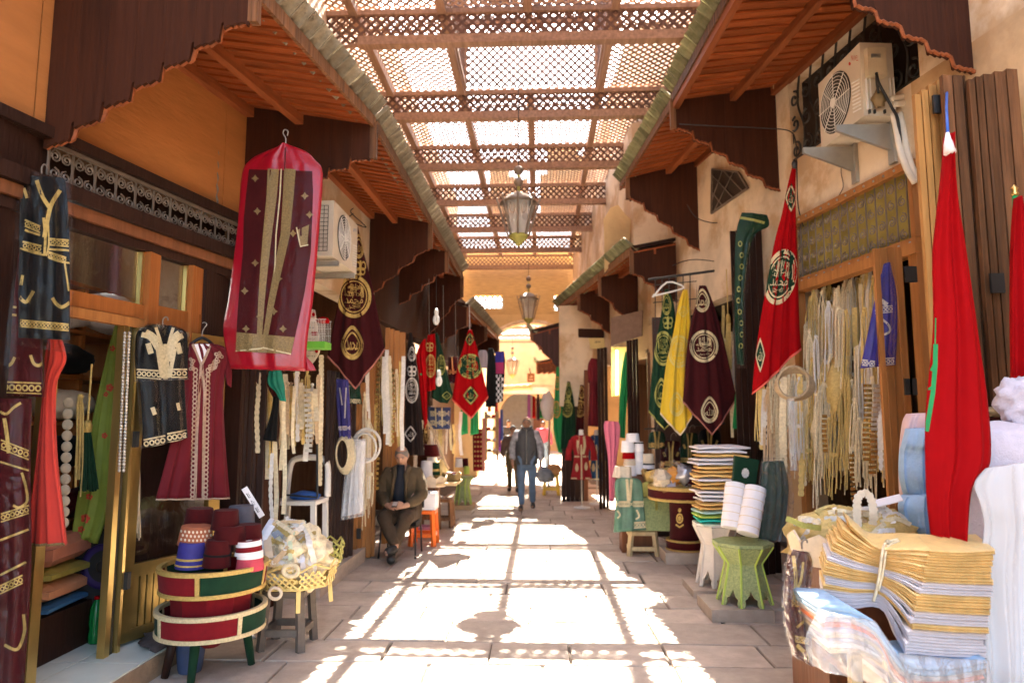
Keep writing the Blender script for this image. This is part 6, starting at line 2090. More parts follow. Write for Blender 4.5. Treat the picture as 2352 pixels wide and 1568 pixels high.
# ---- table with the tied stack of satin cloths
tb = thing('table', 'dark wooden table with a pale leg under the tied satin stack', 'table', (1.9, 3.45, 0))
part(tb, 'table_top', MB().span(1.50, 2.45, 3.16, 3.95, .44, .48), wood_brown)
part(tb, 'leg', MB().bar(P(1962, 1500, 3.12), V((P(1960, 1568, 3.12).x, 3.12, 0)), .045, .045), wood_pale)
part(tb, 'leg', MB().bar((2.4, 3.2, .44), (2.4, 3.2, 0), .05, .05), wood_pale)
part(tb, 'leg', MB().bar((2.4, 3.9, .44), (2.4, 3.9, 0), .05, .05), wood_pale)
part(tb, 'leg', MB().bar((1.55, 3.9, .44), (1.55, 3.9, 0), .05, .05), wood_pale)
part(tb, 'front_panel', MB().span(1.52, 2.42, 3.55, 3.58, 0.02, .43), wood_brown)
def layer(pts, depth, th, rounded=.5):
    """soft sheet: front edge along (x,y,Y) points seen in the photo, running back by depth"""
    pts = smooth([P(*p) for p in pts], 4)
    rings = []
    for i, p in enumerate(pts):
        e = .003 * sin(i * 1.7)
        rings.append([p + V((0, .02, th * .5 + e)), p + V((0, .0, 0)), p + V((0, .02, -th * .5)), p + V((0, depth, -th * .5)), p + V((0, depth + .02, 0)), p + V((0, depth, th * .5 + e))])
    return MB().loft(rings)
pb_ = thing('plastic_bundle', 'plastic wrapped bundle of pale blue, orange and white cloths sagging on the table', 'bundle', P(2060, 1520, 3.2))
prof = [(1886, 1400, 3.25), (1950, 1402, 3.16), (2010, 1434, 3.10), (2060, 1500, 3.06), (2100, 1532, 3.05), (2180, 1536, 3.1), (2268, 1520, 3.2)]
cols = [light_blue, light_blue, M('cloth_grey', (.50, .42, .40), .8), M('cloth_orange', (.80, .22, .10), .8), M('cloth_lilac', (.55, .48, .55), .8), f_cream, M('cloth_grey2', (.52, .48, .52), .8), f_white, f_cream]
for i, mt in enumerate(cols):
    pp = [(x + (i * 3 if j < 3 else -i * 2), y_ + i * 12 - (j in (4, 5)) * i * 0, Y + .004 * i) for j, (x, y_, Y) in enumerate(prof)]
    part(pb_, 'folded_cloth', layer(pp, .34, .026), mt, True)
pc = drape([(1880, 1398, 2010, 1425, 3.14, 3.04), (1850, 1470, 2060, 1500, 3.1, 3.0), (1865, 1530, 2120, 1600, 3.1, 3.0)], nu=24, folds=4, amp=.015, seed=141, th=.002)
part(pb_, 'plastic_cover', pc, plastic_soft, True)
pc = drape([(2062, 1498, 2270, 1515, 3.0, 3.14), (2080, 1560, 2275, 1570, 3.0, 3.1), (2090, 1620, 2280, 1640, 3.0, 3.1)], nu=24, folds=5, amp=.012, seed=142, th=.002)
part(pb_, 'plastic_cover', pc, plastic_soft, True)
st = thing('cloth_stack', 'tied stack of gold and white satin cloths on the blue plastic bundle', 'cloth stack', P(2090, 1500, 3.3))
seq = 'ggggggwwgggwwgwwww'
def satin_layer(i, mt):
    t = i / 17
    ya = lerp(1206, 1390, t); yc = lerp(1268, 1494, t ** 1.05); yr = lerp(1268, 1506, t)
    pin = lerp(1262, 1392, t)
    xl = lerp(1946, 1894, min(1, t * 2.2)) + rg.uniform(-5, 5)
    xc = lerp(2138, 2082, t) + rg.uniform(-4, 4)
    if seq[i] == 'g' and i == 13:
        xc = 2100
    xr = lerp(2288, 2262, t) + rg.uniform(-5, 5)
    pts = smooth([P(xl, ya, 3.48), P(lerp(xl, 2020, .5), lerp(ya, pin, .55) + 2, 3.40), P(2020, pin, 3.32), P(lerp(2020, xc, .6), lerp(pin, yc, .55), 3.2), P(xc - 6, yc, 3.13), P(xc + 4, yc + 1, 3.12),
                  P(lerp(xc, xr, .45), yc + 4 + 4 * t, 3.16), P(xr, yr, 3.26)], 4)
    th = .0255 * (1 if i < 15 else 1.1)
    rings = []
    n = len(pts)
    for j, p in enumerate(pts):
        s = j / (n - 1)
        pinch = 1 - .28 * math.exp(-((s - .30) / .09) ** 2)
        back = V((.16, .32, 0)) * (1 if True else 1)
        h = th * pinch * (1 + .06 * sin(j * 2.1 + i))
        d0 = .012
        bk = V((.10, .30, .02 * (1 - t)))
        mid = .35
        rings.append([p + bk * .04 + V((0, 0, h * .48)), p + V((0, 0, h * .22)), p + bk * .05, p + V((0, 0, -h * .22)), p + bk * .04 + V((0, 0, -h * .48)),
                      p + bk + V((0, 0, -h * .48)), p + bk + V((0, 0, h * .48))])
    return MB().loft(rings)
lay = []
for i, c_ in enumerate(seq):
    m_ = satin_layer(i, None)
    lay.append(m_)
    part(st, 'folded_cloth', m_, f_gold if c_ == 'g' else f_silver, 40)
allm = join(lay)
D_ = Dec(allm, .012)
sp = [D_.pt(*p) for p in ((2062, 1238), (2036, 1246), (2028, 1262), (2024, 1290), (2020, 1320), (2014, 1352), (2006, 1380))]
part(st, 'string', MB().tube(smooth(sp, 3), .007, 6), cord_cream, True)
sp = [D_.pt(*p) for p in ((2066, 1242), (2042, 1252), (2034, 1272), (2032, 1290), (2026, 1325), (2018, 1355))]
part(st, 'string', MB().tube(smooth(sp, 3), .005, 6), cord_cream, True)
part(st, 'string_knot', lump(D_.pt(2040, 1246), .016, .016, .014, 2, .4), cord_cream, True)
# tray of trims behind it
tray('cream carved tray of tangled trims behind the tied satin stack', V((P(1925, 1275, 4.0).x, 4.0, P(1925, 1290, 4.0).z)), .22, .13, f_cream, pierce=False)
tray('second cream tray reaching left of the satin stack', V((P(1960, 1240, 4.2).x + .1, 4.3, P(1960, 1262, 4.2).z)), .26, .08, f_cream, pierce=False)
solo('tray_stand', MB().span(P(1868, 1300, 4.0).x, P(2060, 1300, 4.0).x, 3.85, 4.4, 0, P(1925, 1292, 4.0).z), wood_brown, 'dark brown counter holding the trays of trims', 'counter')
heap = lump(V((P(1965, 1210, 4.05).x, 4.1, P(1965, 1240, 4.05).z)), .36, .24, .17, 15, .35, 26, 14, 3)
solo('trim_heap', heap, cord_gold, 'flat heap of tangled tan and gold trims behind the satin stack', 'trim', None, True)
D_ = Dec(heap, .014)
rg = random.Random(55)
for i in range(34):
    x, y_ = rg.uniform(1850, 2070), rg.uniform(1160, 1245)
    if y_ < 1175 and (x < 1890 or x > 2050):
        y_ += 25
    a_ = rg.choice((rg.uniform(-.35, .5), rg.uniform(0, pi)))
    l = rg.uniform(20, 44)
    q = smooth([D_.pt(x - l * cos(a_), y_ - l * sin(a_) * .6), D_.pt(x, y_ - 5), D_.pt(x + l * cos(a_), y_ + l * sin(a_) * .6)], 5)
    ci = rg.choice((0, 0, 1, 1, 2, 3))
    solo('ribbon', (scallop_ribbon(q, rg.uniform(.022, .04), 8) if i % 3 == 0 else ribbon(q, rg.uniform(.015, .035), .004)), trimcols[ci][1], 'tangled ' + trimcols[ci][0] + ' braid on the heap behind the satin stack', 'trim', 'braids on the heap behind the satin stack')
q = smooth([D_.pt(1970, 1210), P(1968, 1170, 3.9), P(1972, 1140, 3.9), P(1990, 1132, 3.9), P(2002, 1150, 3.88), P(2006, 1180, 3.86), D_.pt(2004, 1205)], 4)
solo('ribbon', scallop_ribbon(q, .045, 16), f_cream, 'cream looped belt with white edging standing up on the trim heap', 'trim')
sgb = MB().slab(P(2000, 1152, 4.1), P(2066, 1136, 4.1), P(2075, 1150, 4.05), P(2010, 1166, 4.05), V((0, 0, .006)))
solo('paper_sheet', sgb, f_white, 'white paper sheet lying on the back of the trim heap', 'paper')
q = [P(1806, 1190, 3.8), P(1822, 1196, 3.8), P(1845, 1206, 3.8), P(1885, 1212, 3.85)]
solo('ribbon', ribbon(smooth(q, 4), .03, .004), thread_olive, 'stiff olive braid end jutting left from the trim heap', 'trim')
kaftan_pack('kaftan', 'maroon and gold kaftan in shiny plastic hanging left of the tied stack', [(1822, 1262, 1858, 1268, 3.62), (1808, 1300, 1866, 1296, 3.62), (1803, 1370, 1858, 1370, 3.6), (1808, 1440, 1862, 1440, 3.58), (1826, 1505, 1866, 1530, 3.56)], v_maroon,
            [([(1822, 1275), (1828, 1330), (1824, 1380)], 8), ([(1845, 1290), (1840, 1330), (1832, 1350)], 6), ([(1835, 1400), (1850, 1420), (1830, 1440)], 6), ([(1830, 1480), (1850, 1500), (1852, 1520)], 9), ([(1850, 1350), (1838, 1372)], 7)],
            thread_gold, 5, seed=151, hook=(1842, 1238, 3.62), bands=((1818, 1378, 1854, 1382, 12), (1826, 1460, 1858, 1466, 12)), film_m=film('shiny_plastic', gl=.03, rough=.07, bump=1.0, bscale=16))

# ---- Moorish tables with goods
moor('green Moorish table with two white cloth rolls on top', V((P(1713, 1390, 6.25).x, 6.28, .10)), .255, .52, green_paint, lime_paint)
solo('stone_block', MB().span(P(1632, 1390, 6.05).x, P(1776, 1390, 6.05).x, 6.02, 6.55, 0, .10), stone, 'stone block under the green Moorish table', 'block')
white_paint = M('white_paint', (.68, .62, .56), .6, 0, .15, 9, .2, 40, stain=.3)
moor('white Moorish table under the tall pile of folded cloths', V((P(1650, 1330, 7.0).x, 7.05, .07)), .22, .60, white_paint, white_paint)
solo('stone_block', MB().span(P(1592, 1350, 6.8).x, P(1668, 1350, 6.8).x, 6.78, 7.3, 0, .07), stone, 'brown block under the white Moorish table', 'block')
pile = [('w', 'white'), ('w', 'white'), ('g', 'gold'), ('w', 'white'), ('w', 'white'), ('g', 'gold'), ('g', 'gold'), ('g', 'gold'), ('w', 'white'), ('g', 'gold'), ('g', 'gold'), ('w', 'white'), ('w', 'white'), ('w', 'white'), ('g', 'gold'), ('g', 'gold'), ('a', 'pale aqua'), ('l', 'lime'), ('t', 'turquoise'), ('p', 'pale green')]
pm = {'w': f_silver, 'g': M('satin_gold_light', (.78, .48, .15), .45, .1, .2, 14, .2, 60), 'a': M('pale_aqua', (.42, .66, .60), .8), 'l': M('lime_cloth', (.42, .56, .10), .8), 't': M('turquoise_cloth', (.02, .50, .42), .8), 'p': M('pale_green', (.55, .68, .55), .8)}
words = ['topmost', 'second from the top', 'third from the top', 'fourth from the top', 'fifth from the top', 'sixth from the top', 'seventh from the top', 'eighth from the top', 'ninth from the top', 'tenth from the top',
         'tenth from the bottom', 'ninth from the bottom', 'eighth from the bottom', 'seventh from the bottom', 'sixth from the bottom', 'fifth from the bottom', 'fourth from the bottom', 'third from the bottom', 'second from the bottom', 'lowest']
zt = 1.43
pcx = P(1655, 1100, 7.0).x
for i, (k, n_) in enumerate(pile):
    h_ = .039
    z = zt - h_ * (i + 1)
    o = folded(V((pcx + rg.uniform(-.02, .02) - (.02 if i > 13 else 0), 7.03, z)), (.50 if i < 14 else .42) + rg.uniform(-.03, .03), .36, h_ * 1.08, rg.uniform(-.12, .12), None, rg, sag=.012)
    solo('folded_cloth', o, pm[k], n_ + ' folded cloth, ' + words[i] + ' in the pile on the white Moorish table', 'cloth', 'cloths piled on the white Moorish table', 40)
def roll(label, a, b, r, mat):
    root = thing('cloth_roll', label, 'fabric roll', a)
    d = (b - a)
    n = 16
    pts = [a.lerp(b, i / n) for i in range(n + 1)]
    part(root, 'roll', MB().tube(pts, [r * (1 + .03 * sin(i * 2.3)) for i in range(n + 1)], 18), mat, 60)
    m_ = MB()
    for i in range(2, n, 3):
        m_.tube([a.lerp(b, i / n), a.lerp(b, (i + .25) / n)], r * 1.025, 18)
    part(root, 'fold_edge', m_, f_cream, 60)
    return root
roll('left white cloth roll standing on the green Moorish table', P(1679, 1212, 6.25), P(1689, 1110, 6.35), .088, f_white)
roll('right white cloth roll leaning on the green Moorish table', P(1717, 1226, 6.12), P(1736, 1120, 6.25), .092, f_white)
gc_ = thing('velvet_box', 'dark green velvet folder with a silver rosette behind the white rolls', 'folder', P(1712, 1115, 6.6))
vb = MB().slab(P(1684, 1112, 6.6), P(1736, 1112, 6.6), P(1744, 1056, 6.62), P(1688, 1046, 6.62), V((0, .05, 0)))
part(gc_, 'cover', vb, v_green)
D_ = Dec(vb, .004)
for i in range(10):
    a_ = 2 * pi * i / 10
    D_.disc(1712 + 6 * cos(a_), 1086 + 8 * sin(a_), 3, 4, 6, rings=1)
D_.disc(1712, 1086, 4, 5, 8, rings=1)
part(gc_, 'rosette', D_.m, thread_white, kind='stuff')
gbg = thing('wrapped_garment', 'dark green folded garment in clear plastic leaning behind the rolls', 'garment', P(1780, 1240, 6.45))
m_ = drape([(1752, 1060, 1800, 1058, 6.5), (1748, 1110, 1812, 1110, 6.48), (1744, 1180, 1808, 1180, 6.42), (1742, 1236, 1796, 1240, 6.38)], nu=16, folds=1.5, amp=.012, seed=161, th=.10, bulge=.05)
part(gbg, 'cloth', m_, v_green, True)
part(gbg, 'plastic_cover', drape([(1750, 1050, 1802, 1050, 6.44), (1742, 1110, 1820, 1106, 6.40), (1738, 1180, 1822, 1170, 6.34), (1740, 1244, 1804, 1244, 6.30)], nu=22, folds=5, amp=.014, seed=162, th=.003), film('green_film', gl=.005, rough=.08, bump=1, bscale=12, milk=.02, add=.5), True)

# ---- red banner, dark shutters and green dressing
banner('bright red banner with green and gold roundel hanging by the cord shop',
       [(1823, 372, 1829, 372, 6.6), (1810, 424, 1828, 424, 6.6), (1796, 493, 1829, 493, 6.6), (1776, 570, 1832, 570, 6.6), (1742, 760, 1838, 745, 6.6), (1729, 880, 1843, 800, 6.6)], [(1729, 906), (1765, 875), (1800, 838), (1820, 818), (1843, 803)],
       f_red, thread_pale, [('lback', 1817, 455, 15, 34, v_green, -.2), ('loz', 1817, 455, 13, 32), ('back', 1793, 636, 36, 62, v_green, -.28), ('round', 1793, 636, 37, 64, None, -.28), ('lback', 1746, 815, 11, 40, v_green), ('loz', 1746, 815, 11, 40)],
       'embroidered velvet banners', edge=bpy.data.materials['edge_coral'], seed=171, folds=3, amp=.018, name='banner', nu=34)
solo('banner_tie', lump(P(1825, 378, 6.58), .03, .03, .045, 3, .3, 10, 8), black_pl, 'black tie knotting the top of the bright red banner', 'tie', None, True)
planks('black folding shutters right of the maroon banner', [1700, 1714, 1728, 1744, 1760, 1776, 1790], (530, 520), 1150, (7.55, 7.85), wood_black, z0=.02)
gdr = thing('wrapped_garment', 'green embroidered garment in plastic draped down the black shutters', 'garment', P(1700, 490, 7.3))
m_ = drape([(1704, 488, 1762, 494, 7.3), (1694, 520, 1765, 520, 7.3), (1689, 560, 1730, 545, 7.3), (1688, 640, 1712, 640, 7.3), (1688, 760, 1706, 760, 7.3), (1694, 835, 1708, 838, 7.3)], nu=16, folds=2, amp=.012, seed=172, th=.05)
part(gdr, 'cloth', m_, v_green, True)
D_ = Dec(m_, .005)
for i in range(10):
    D_.ring(1700 + 4 * sin(i), 560 + i * 26, 5, 7, 2, 8)
D_.stroke([(1700, 500), (1730, 505), (1756, 512)], 6)
part(gdr, 'embroidery', D_.m, thread_olive, kind='stuff')
part(gdr, 'plastic_cover', drape([(1700, 484, 1766, 488, 7.24), (1686, 560, 1734, 550, 7.24), (1684, 700, 1714, 700, 7.24), (1688, 845, 1714, 845, 7.24)], nu=12, folds=3, amp=.012, seed=173, th=.003), plastic_film, True)
solo('shutter_gate', MB().span(P(1500, 800, 10.2).x, P(1650, 800, 10.2).x, 10.2, 10.26, 0, 3.2), M('gate_dark', (.07, .035, .028), .6), 'dark metal gate behind the three banners', 'gate')
rail = MB().tube([P(1490, 642, 9.0), P(1640, 622, 8.3)], .016, 6)
solo('hanging_rail', rail, black_pl, 'black rail carrying the green, yellow and maroon banners', 'rail')
gtm = MB()
for i in range(9):
    x = 1505 + i * 16
    gtm.bar(P(x, 640 - i * 2, 9.6), P(x, 760, 9.6), .012, .012)
for y_ in (650, 690, 730, 760):
    gtm.bar(P(1500, y_ + 5, 9.6), P(1640, y_ - 8, 9.6), .012, .012)
solo('wire_gate', gtm, iron, 'black wire mesh gate panel above and behind the banners', 'gate')
tr_h = MB().tube(smooth([P(1503, 676, 8.7), P(1500, 682, 8.7), P(1532, 648, 8.7), P(1566, 656, 8.7), P(1564, 664, 8.7), P(1503, 679, 8.7)], 3), .012, 6)
solo('coat_hanger', tr_h, white_pl, 'white plastic hanger on the rail over the green banner', 'hanger', None, True)
GB = 'green, yellow and maroon banners on the black rail'
banner('dark green banner half hidden by the yellow one', [(1527, 664, 1536, 664, 8.75), (1519, 718, 1550, 710, 8.75), (1501, 825, 1556, 820, 8.75), (1490, 945, 1556, 930, 8.75)], [(1490, 945), (1508, 968), (1526, 988), (1545, 965)], v_green, thread_olive,
       [('drop', 1531, 700, 11, 24), ('knot', 1534, 741, 12, 15), ('round', 1524, 800, 23, 40), ('drop', 1519, 905, 16, 32)], GB, edge=thread_olive, seed=181, folds=3, amp=.02)
yg = M('thread_greyyellow', (.62, .50, .14), .7)
banner('plain bright yellow banner between the green and maroon ones', [(1569, 665, 1580, 665, 8.5), (1558, 702, 1585, 706, 8.5), (1546, 770, 1588, 770, 8.5), (1530, 835, 1588, 830, 8.5), (1515, 945, 1592, 935, 8.5)], [(1516, 950), (1540, 978), (1562, 1000), (1580, 975), (1592, 950)], f_yellow, yg,
       [('round', 1560, 807, 26, 38), ('drop', 1554, 930, 17, 26), ('loz', 1569, 715, 12, 14)], GB, edge=f_cream, seed=182, folds=3, amp=.025)
banner('wide maroon banner nearest on the black rail', [(1606, 656, 1622, 656, 8.25), (1597, 702, 1636, 690, 8.25), (1580, 780, 1660, 772, 8.25), (1568, 922, 1692, 915, 8.25)], [(1568, 924), (1602, 962), (1636, 1000), (1664, 960), (1692, 918)], v_dmaroon, thread_pale,
       [('drop', 1613, 692, 17, 25), ('round', 1617, 795, 33, 37), ('drop', 1630, 943, 20, 28)], GB, edge=bpy.data.materials['braid_pink'], seed=183, folds=3, amp=.02)
# goods between the banners and the shutters
tassel('yellow tassel cords hanging right of the maroon banner', 1672, 720, 850, 8.4, .09, cord_gold, thread_gold)
tassel('bright green tassel hanging low right of the maroon banner', 1694, 880, 985, 8.0, .10, f_green, f_red)
spec = []
rg = random.Random(31)
for i in range(9):
    spec.append((1660 + i * 5, rg.uniform(700, 780), rg.uniform(880, 1020), 8.6, rg.uniform(5, 9), rg.choice(('flat', 'hank')), rg.choice((0, 1, 0, 3))))
trims(spec, 'trims right of the maroon banner', 'right of the maroon banner', 32)

# ---- small kaftans in plastic on the back rail and goods on the drum table
kcol = [('dark green', v_green), ('maroon', v_dmaroon), ('dark green', v_green), ('black green', v_black)]
for i, (x0, x1, y0, y1, wh) in enumerate(((1488, 1530, 990, 1030, 'behind the gold trays'), (1516, 1566, 1012, 1072, 'in the middle behind the drum table'), (1562, 1606, 994, 1064, 'right of the maroon one'), (1604, 1656, 985, 1040, 'above the white cloth pile'))):
    xm = (x0 + x1) / 2
    kaftan_pack('kaftan', kcol[i][0] + ' child kaftan with gold braid in plastic ' + wh, [(xm - 9, y0, xm + 9, y0, 9.7), (x0 + 3, y0 + 8, x1 - 3, y0 + 8, 9.7), (x0, y1, x1, y1, 9.7)], kcol[i][1],
                [([(xm - 6, y0), (xm - 3, y0 + 25), (xm - 3, y1)], 4), ([(xm + 6, y0), (xm + 3, y0 + 25), (xm + 3, y1)], 4), ([(x0 + 8, y0 + 26), (x0 + 12, y0 + 36)], 5), ([(x1 - 8, y0 + 26), (x1 - 12, y0 + 36)], 5)],
                thread_gold, 4, seed=190 + i, bands=((x0 + 2, y1 - 12, x1 - 2, y1 - 12, 8),), hook=(xm, y0 - 18, 9.7), group='child kaftans in plastic behind the drum table')
solo('kaftan_rail', MB().tube([P(1480, 985, 9.75), P(1665, 972, 9.75)], .012, 6), iron, 'thin rail the child kaftans hang from behind the drum table', 'rail')
dt = thing('drum_table', 'maroon velvet half-round drum table with gold borders and emblem', 'table', V((P(1582, 1254, 8.35).x, 8.5, .13)))
dc = V((P(1582, 1254, 8.35).x, 8.55, .13))
part(dt, 'column', MB().lathe(dc, [(.20, .0), (.19, .05), (.175, .3), (.18, .55), (.2, .6)], 20), v_dmaroon, 60)
part(dt, 'plinth', MB().lathe(dc, [(.225, 0), (.225, .12), (.2, .12)], 20), v_maroon, 40)
part(dt, 'gold_border', MB().lathe(dc, [(.229, .105), (.232, .115), (.229, .125)], 20), thread_gold)
part(dt, 'gold_border', MB().lathe(dc, [(.229, .0), (.232, .010), (.229, .02)], 20), thread_gold)
part(dt, 'top_band', MB().lathe(dc, [(.42, .60), (.43, .61), (.43, .74), (.42, .75), (.01, .75)], 28), v_maroon, 40)
part(dt, 'gold_border', MB().lathe(dc, [(.432, .72), (.438, .74), (.432, .76)], 28), thread_gold)
part(dt, 'gold_border', MB().lathe(dc, [(.432, .595), (.438, .61), (.432, .625)], 28), thread_gold)
cm = MB().lathe(dc, [(.20, .0), (.19, .05), (.175, .3), (.18, .55), (.2, .6)], 20)
D_ = Dec(cm, .006)
D_.ring(1561, 1190, 8, 12, 3)
D_.disc(1561, 1190, 4, 6)
D_.disc(1561, 1171, 4, 5, 8)
D_.stroke([(1552, 1204), (1561, 1210), (1570, 1204)], 4)
part(dt, 'emblem', D_.m, thread_gold, kind='stuff')
solo('stone_block', MB().span(dc.x - .28, dc.x + .28, 8.3, 8.85, 0, .13), stone, 'pinkish stone block under the maroon drum table', 'block')
bags = [(1520, 1100, f_cream, 'pale'), (1545, 1095, M('orange_packet', (.85, .36, .06), .5), 'orange'), (1570, 1090, M('silver_packet', (.6, .6, .66), .3, .5), 'silver'), (1535, 1112, tulle, 'lilac white'), (1592, 1100, v_maroon, 'maroon')]
for i, (x, y_, mt, n_) in enumerate(bags):
    solo('packet', lump(P(x, y_, 8.35 + .06 * (i % 2)), .10, .1, .11, i * 4.7, .5, 14, 10, 3), mt, n_ + ' plastic packet lying on the maroon drum table', 'packet', 'packets on the drum table', 40)
solo('plastic_sheet', lump(P(1550, 1095, 8.25), .26, .12, .17, 9, .45, 24, 14, 3), plastic_film, 'crumpled clear plastic over the packets on the drum table', 'wrapping', None, True)
stool('old wooden step stool under the green kaftan set', 1474, 1262, 8.9, .36, .30, wood_pale, d=.3)
tray('upper gold pierced crown tray left of the drum table', V((P(1520, 1100, 8.9).x, 8.9, P(1520, 1104, 8.9).z)), .23, .12, thread_gold, n=6, pierce=False)
tray('lower gold pierced crown tray left of the drum table', V((P(1505, 1130, 8.8).x, 8.95, P(1505, 1140, 8.8).z)), .22, .14, thread_olive, n=6, pierce=False, legs=4)
solo('pedestal', MB().span(P(1455, 1150, 9.0).x, P(1530, 1150, 9.0).x, 8.75, 9.2, .31, P(1505, 1142, 8.8).z), green_paint, 'green painted block carrying the gold crown trays', 'box')
kaftan_pack('kaftan', 'green and white child kaftan set in plastic, half in sunlight', [(1424, 1096, 1462, 1098, 8.6), (1412, 1108, 1474, 1108, 8.6), (1414, 1150, 1478, 1150, 8.6), (1409, 1222, 1484, 1216, 8.58)], M('green_silk', (.10, .22, .14), .5, 0, .5, 7),
            [([(1440, 1100), (1443, 1150)], 6), ([(1450, 1100), (1447, 1150)], 6), ([(1418, 1172), (1424, 1182), (1418, 1190)], 4), ([(1462, 1170), (1468, 1185), (1460, 1192)], 4)], thread_pale, 5, seed=201, bands=((1412, 1152, 1478, 1152, 10), (1456, 1200, 1484, 1198, 12)))
solo('white_cloth', drape([(1412, 1070, 1450, 1072, 8.7), (1406, 1095, 1452, 1098, 8.66)], nu=12, folds=2, amp=.02, seed=202, th=.10, bulge=.06), f_cream, 'cream tulle bunch in the sun above the green kaftan set', 'cloth', None, True)
hl = [('white hat topping the tall stack beside the pink trousers', 1453, 995, 1014, 32, f_white, None), ('white hat second in the sunlit stack', 1442, 1012, 1038, 31, f_white, None), ('red banded hat third in the sunlit stack', 1444, 1037, 1053, 30, f_red, None),
      ('tan hat fourth in the sunlit stack', 1446, 1053, 1068, 29, f_cream, None), ('white hat lowest in the sunlit stack', 1448, 1067, 1092, 30, f_white, None), ('grey white hat on the middle stack of the hat shelf', 1468, 1014, 1036, 22, f_white, [(.8, .95, v_black)]),
      ('white hat under the grey white one in the middle stack', 1468, 1036, 1060, 22, f_white, None), ('tall white hat low in the middle stack', 1469, 1060, 1088, 23, f_white, None),
      ('tan hat topping the short stack by the gold trays', 1488, 1042, 1063, 30, f_cream, None), ('white and brown banded hat under the tan one', 1489, 1063, 1088, 32, f_white, [(.3, .5, v_dmaroon), (.85, .98, v_black)])]
for lab, x, y0, y1, w, mt, deco in hl:
    fez(lab, x, y0, y1, w, 9.15, mt, deco, 'hats stacked by the gold crown trays')
solo('hat_shelf', MB().span(P(1424, 1095, 9.1).x, P(1505, 1095, 9.1).x, 8.98, 9.3, .0, P(1450, 1092, 9.15).z), wood_brown, 'brown counter under the stacked hats', 'counter')

# ---- clothes further along the right
def simple_dress(label, rows, mat, seed, cat='dress', name='dress', group=None, folds=3):
    m_ = drape(rows, nu=20, folds=folds, amp=.02, seed=seed, th=.08, bulge=.03)
    root = thing(name, label, cat, P(*rows[0][:2], rows[0][4]), group)
    part(root, 'cloth', m_, mat, True)
    return root, m_
simple_dress('pink outfit with hanging trouser leg by the stacked hats', [(1390, 966, 1420, 968, 11.3), (1387, 980, 1424, 982, 11.3), (1392, 1020, 1422, 1018, 11.3), (1397, 1060, 1416, 1062, 11.3), (1400, 1152, 1411, 1152, 11.3)], f_pinkc, 211, 'outfit', 'outfit')
simple_dress('long bright green scarf beside the lit yellow window', [(1436, 808, 1446, 806, 11.6), (1428, 850, 1446, 850, 11.6), (1422, 930, 1440, 930, 11.6), (1421, 1004, 1436, 1006, 11.6)], f_green, 212, 'scarf', 'scarf')
simple_dress('wine red dress on a hanger by the brown posts', [(1358, 822, 1372, 824, 13.2), (1350, 840, 1381, 836, 13.2), (1351, 878, 1381, 876, 13.2), (1354, 880, 1374, 880, 13.2), (1350, 978, 1377, 980, 13.2)], f_kaftan, 213)
lt = thing('lit_window', 'glowing yellow shop interior with a bare tube light on the right', 'lamp', P(1413, 905, 12.4))
part(lt, 'tube_light', MB().bar(P(1417, 905, 12.3), P(1417, 805, 12.3), .03, .03), emit('tube_warm', (1, .86, .5), 1.5))
part(lt, 'back_panel', MB().slab(P(1404, 910, 12.5), P(1440, 910, 12.5), P(1440, 796, 12.5), P(1404, 796, 12.5), V((0, .03, 0))), M('panel_yellow', (.75, .62, .25), .8))
planks('brown posts beside the bright green scarf', [1444, 1451, 1458, 1466, 1472], (782, 776), 1070, (11.3, 11.6), wood_black, z0=.02)
planks('dark brown posts left of the lit yellow window', [1376, 1384, 1392, 1400], (800, 796), 1145, (13.0, 13.2), wood_black, z0=.02)
solo('wood_shutter', MB().slab(P(1403, 795, 11.9), P(1474, 770, 11.4), P(1476, 712, 11.4), P(1403, 730, 11.9), V((.02, .06, 0))), M('grey_wood', (.22, .14, .10), .8, 0, .3, 12), 'greyish wooden board over the lit shop front', 'board')
solo('dark_beam', MB().slab(P(1328, 774, 14.1), P(1386, 776, 13.6), P(1386, 756, 13.6), P(1328, 754, 14.1), V((.03, .1, 0))), wood_black, 'short black beam set in the plaster wall', 'beam')
sgn = thing('banner_sign', 'yellow paper sign with dark marks under the black beam', 'sign', P(1370, 800, 13.4))
sb = MB().slab(P(1356, 800, 13.4), P(1390, 802, 13.4), P(1388, 776, 13.4), P(1352, 776, 13.4), V((0, .02, 0)))
part(sgn, 'sheet', sb, M('sign_yellow', (.68, .52, .22), .8))
D_ = Dec(sb, .003)
D_.text(AR_MUH, 1372, 784, 14, 6)
part(sgn, 'lettering', D_.m, black_pl)
